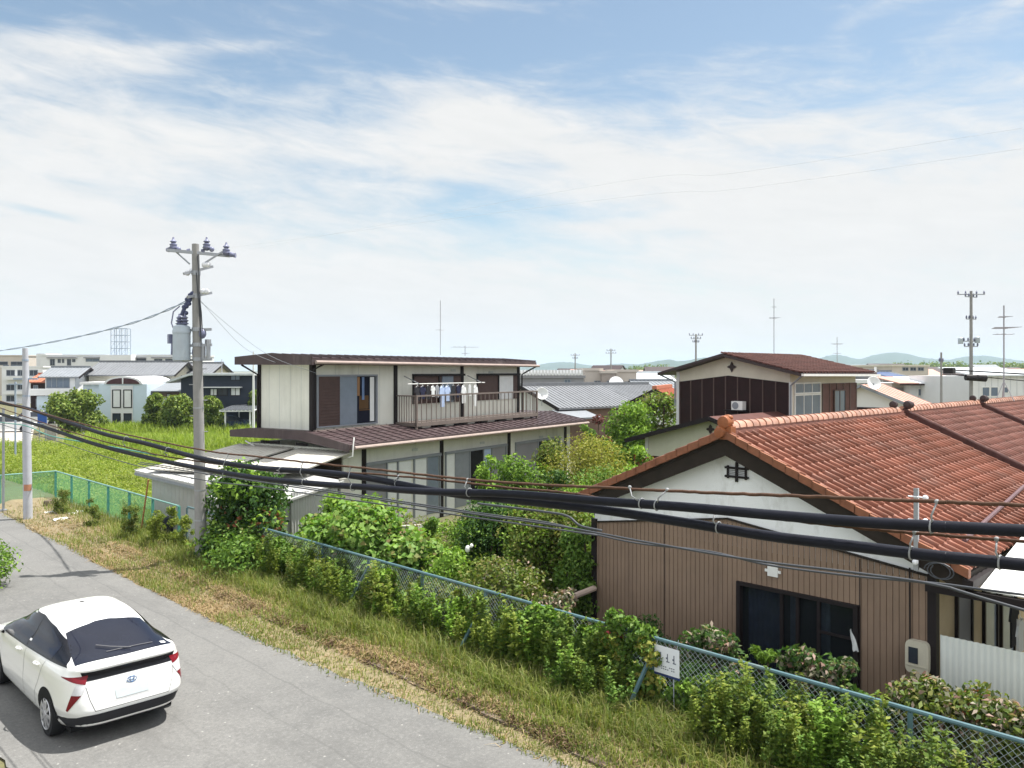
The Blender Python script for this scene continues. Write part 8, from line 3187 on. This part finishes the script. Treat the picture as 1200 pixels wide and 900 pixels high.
    # dry tufts at the foot of the green fence
    for px, d, y, hf, lab, s in ((72, 29.0, 572, 12, 'olive tuft of weeds at the corner of the green fence', 80), (108, 26.6, 582, 9, 'narrow olive weed clump in the middle of the green fence', 81), (155, 24.5, 590, 12, 'weed clump at the right end of the green fence', 82),
                                 (202, 23.8, 592, 10, 'tall weed before the white shed', 83), (182, 23.6, 596, 12, 'weed clump around the rusty stake', 84), (218, 22.9, 603, 10, 'weed clump left of the tall pole', 85)):
        shrub('weed_clump', lab, px, d, y, hf, 'olive' if s < 83 else 'weed', 0.10, 900, 12, 'weed', 0.8, s, 0.02, 0.3, 0.3, 0.3, (0.2, 0.4), base=0.02, stems=False)
    # tall weeds before the fence
    rng = np.random.default_rng(77)
    protos = []
    for v in range(7):
        pts, Ns, cols = [], [], []
        V, Q = [], []
        ns = 4 + v % 3
        for s in range(ns):
            bx, by = rng.uniform(-0.13, 0.13, 2)
            h = rng.uniform(0.45, 1.05)
            lx, ly = rng.uniform(-0.12, 0.12, 2)
            m = 60
            f_ = rng.uniform(0.08, 1.0, m) ** 0.75
            th = rng.uniform(0, 2 * math.pi, m)
            rr_ = 0.10 * (1.08 - f_) ** 0.7 * rng.uniform(0.3, 1.0, m) + 0.012
            P = np.stack([bx + lx * f_ + rr_ * np.cos(th), by + ly * f_ + rr_ * np.sin(th), h * f_ + 0.02], 1)
            out = np.stack([np.cos(th), np.sin(th), np.full(m, 0.55)], 1)
            N = unit(np.stack([-np.cos(th) * 0.5, -np.sin(th) * 0.5, np.ones(m)], 1) + rng.normal(size=(m, 3)) * 0.35)
            t_ = unit(out - N * (out * N).sum(1, keepdims=True))
            s_ = np.cross(N, t_)
            L = (0.085 * (1.25 - 0.6 * f_) * rng.uniform(0.7, 1.3, m))[:, None]
            W = L * 0.30
            base_ = P - t_ * L * 0.5
            tip = P + t_ * L * 0.6 - np.array([0, 0, 1]) * L * 0.2
            V2 = np.stack([base_, P + s_ * W, tip, P - s_ * W], 1).reshape(-1, 3)
            b0 = len(np.concatenate(V)) if V else 0
            V.append(V2)
            Q.append(np.arange(4 * m).reshape(m, 4) + b0)
            # stem as thin blade pair
            for e in ((0.006, 0), (0, 0.006)):
                b0 = len(np.concatenate(V))
                st = np.array([[bx - e[0], by - e[1], -0.05], [bx + e[0], by + e[1], -0.05], [bx + lx + e[0] * 0.3, by + ly + e[1] * 0.3, h], [bx + lx - e[0] * 0.3, by + ly - e[1] * 0.3, h]])
                V.append(st)
                Q.append(np.arange(4).reshape(1, 4) + b0)
        o = mesh_np('tall_weed', np.concatenate(V), np.concatenate(Q), LM[('weed', 'weed_dark', 'olive', 'weed', 'mid', 'bright', 'weed_dark')[v]])
        tag(o, 'tall leafy green weed growing along the foot of the chain link fence', 'weed', 'tall weeds along the chain link fence')
        protos.append(o)
    used = set()
    cnt = 0
    for i in range(392):
        y = 2.6 + (20.5 - 2.6) * rng.uniform(0, 1) ** 1.15
        # taller and thicker in patches
        dens = 0.55 + 0.45 * math.sin(y * 1.9 + 0.8) * math.sin(y * 0.7)
        if rng.uniform() > dens + (0.45 if y < 8.5 else 0.1):
            continue
        off = rng.uniform(0.03, 0.75) if y < 9 else rng.uniform(0.03, 0.55)
        x = 10.2 - off
        v = int(rng.integers(0, 7))
        o = protos[v]
        if v in used:
            o = o.copy()
            COL.objects.link(o)
        used.add(v)
        if i > 250:
            y = rng.uniform(2.2, 6.6) if i < 318 else rng.uniform(8.0, 17.5)
            off = rng.uniform(0.03, 0.5)
            x = 10.2 - off * (1.5 if i < 318 else 1.0)
        if 6.0 < y < 7.3:
            continue
        s = (0.5 + 0.85 * rng.uniform() ** 1.2) * (1.0 if off < 0.4 else 0.75)
        o.location = (x, y, float(height(x, y)) + 0.0)
        o.rotation_euler = (0, 0, rng.uniform(0, 6.28))
        o.scale = (s * 1.05, s * 1.05, s)
        cnt += 1
    # low trailing weeds under them
    C, Rr = [], []
    for i in range(210):
        y = rng.uniform(2.2, 20.5)
        C.append((10.2 - rng.uniform(0.0, 0.55) * (1.3 if y < 9 else 1), y, 0.06))
        Rr.append(rng.uniform(0.12, 0.30))
    P, dd = cloud_points(C, Rr, 24000, rng, 0.8, 0.4)
    N = unit(dd * 0.5 + np.array([0, 0, 0.6]) + rng.normal(size=dd.shape) * 0.6)
    k = P[:, 2] > 0.02
    V, Fq = leaf_quads(P[k], N[k], 0.075, 0.03, rng)
    tag(mesh_np('ground_weeds', V, Fq, LM['weed_dark']), 'low leafy weeds massed below the chain link fence', 'weeds', kind='stuff')


vegetation()


# ------------------------------------------------------------------ air
def haze():
    m = bpy.data.materials.new('haze')
    m.use_nodes = True
    nt = m.node_tree
    nt.nodes.clear()
    out = nt.nodes.new('ShaderNodeOutputMaterial')
    pv = nt.nodes.new('ShaderNodeVolumePrincipled')
    pv.inputs['Color'].default_value = (0.68, 0.85, 1.0, 1)
    pv.inputs['Density'].default_value = 0.00016
    pv.inputs['Anisotropy'].default_value = 0.0
    nt.links.new(pv.outputs[0], out.inputs['Volume'])
    mb = MB()
    mb.box(G, -6000, 8000, -6000, 8000, -1.6, 130)
    o = mb.build('haze', m)
    tag(o, kind='stuff')


HAZE = True
if HAZE:
    haze()
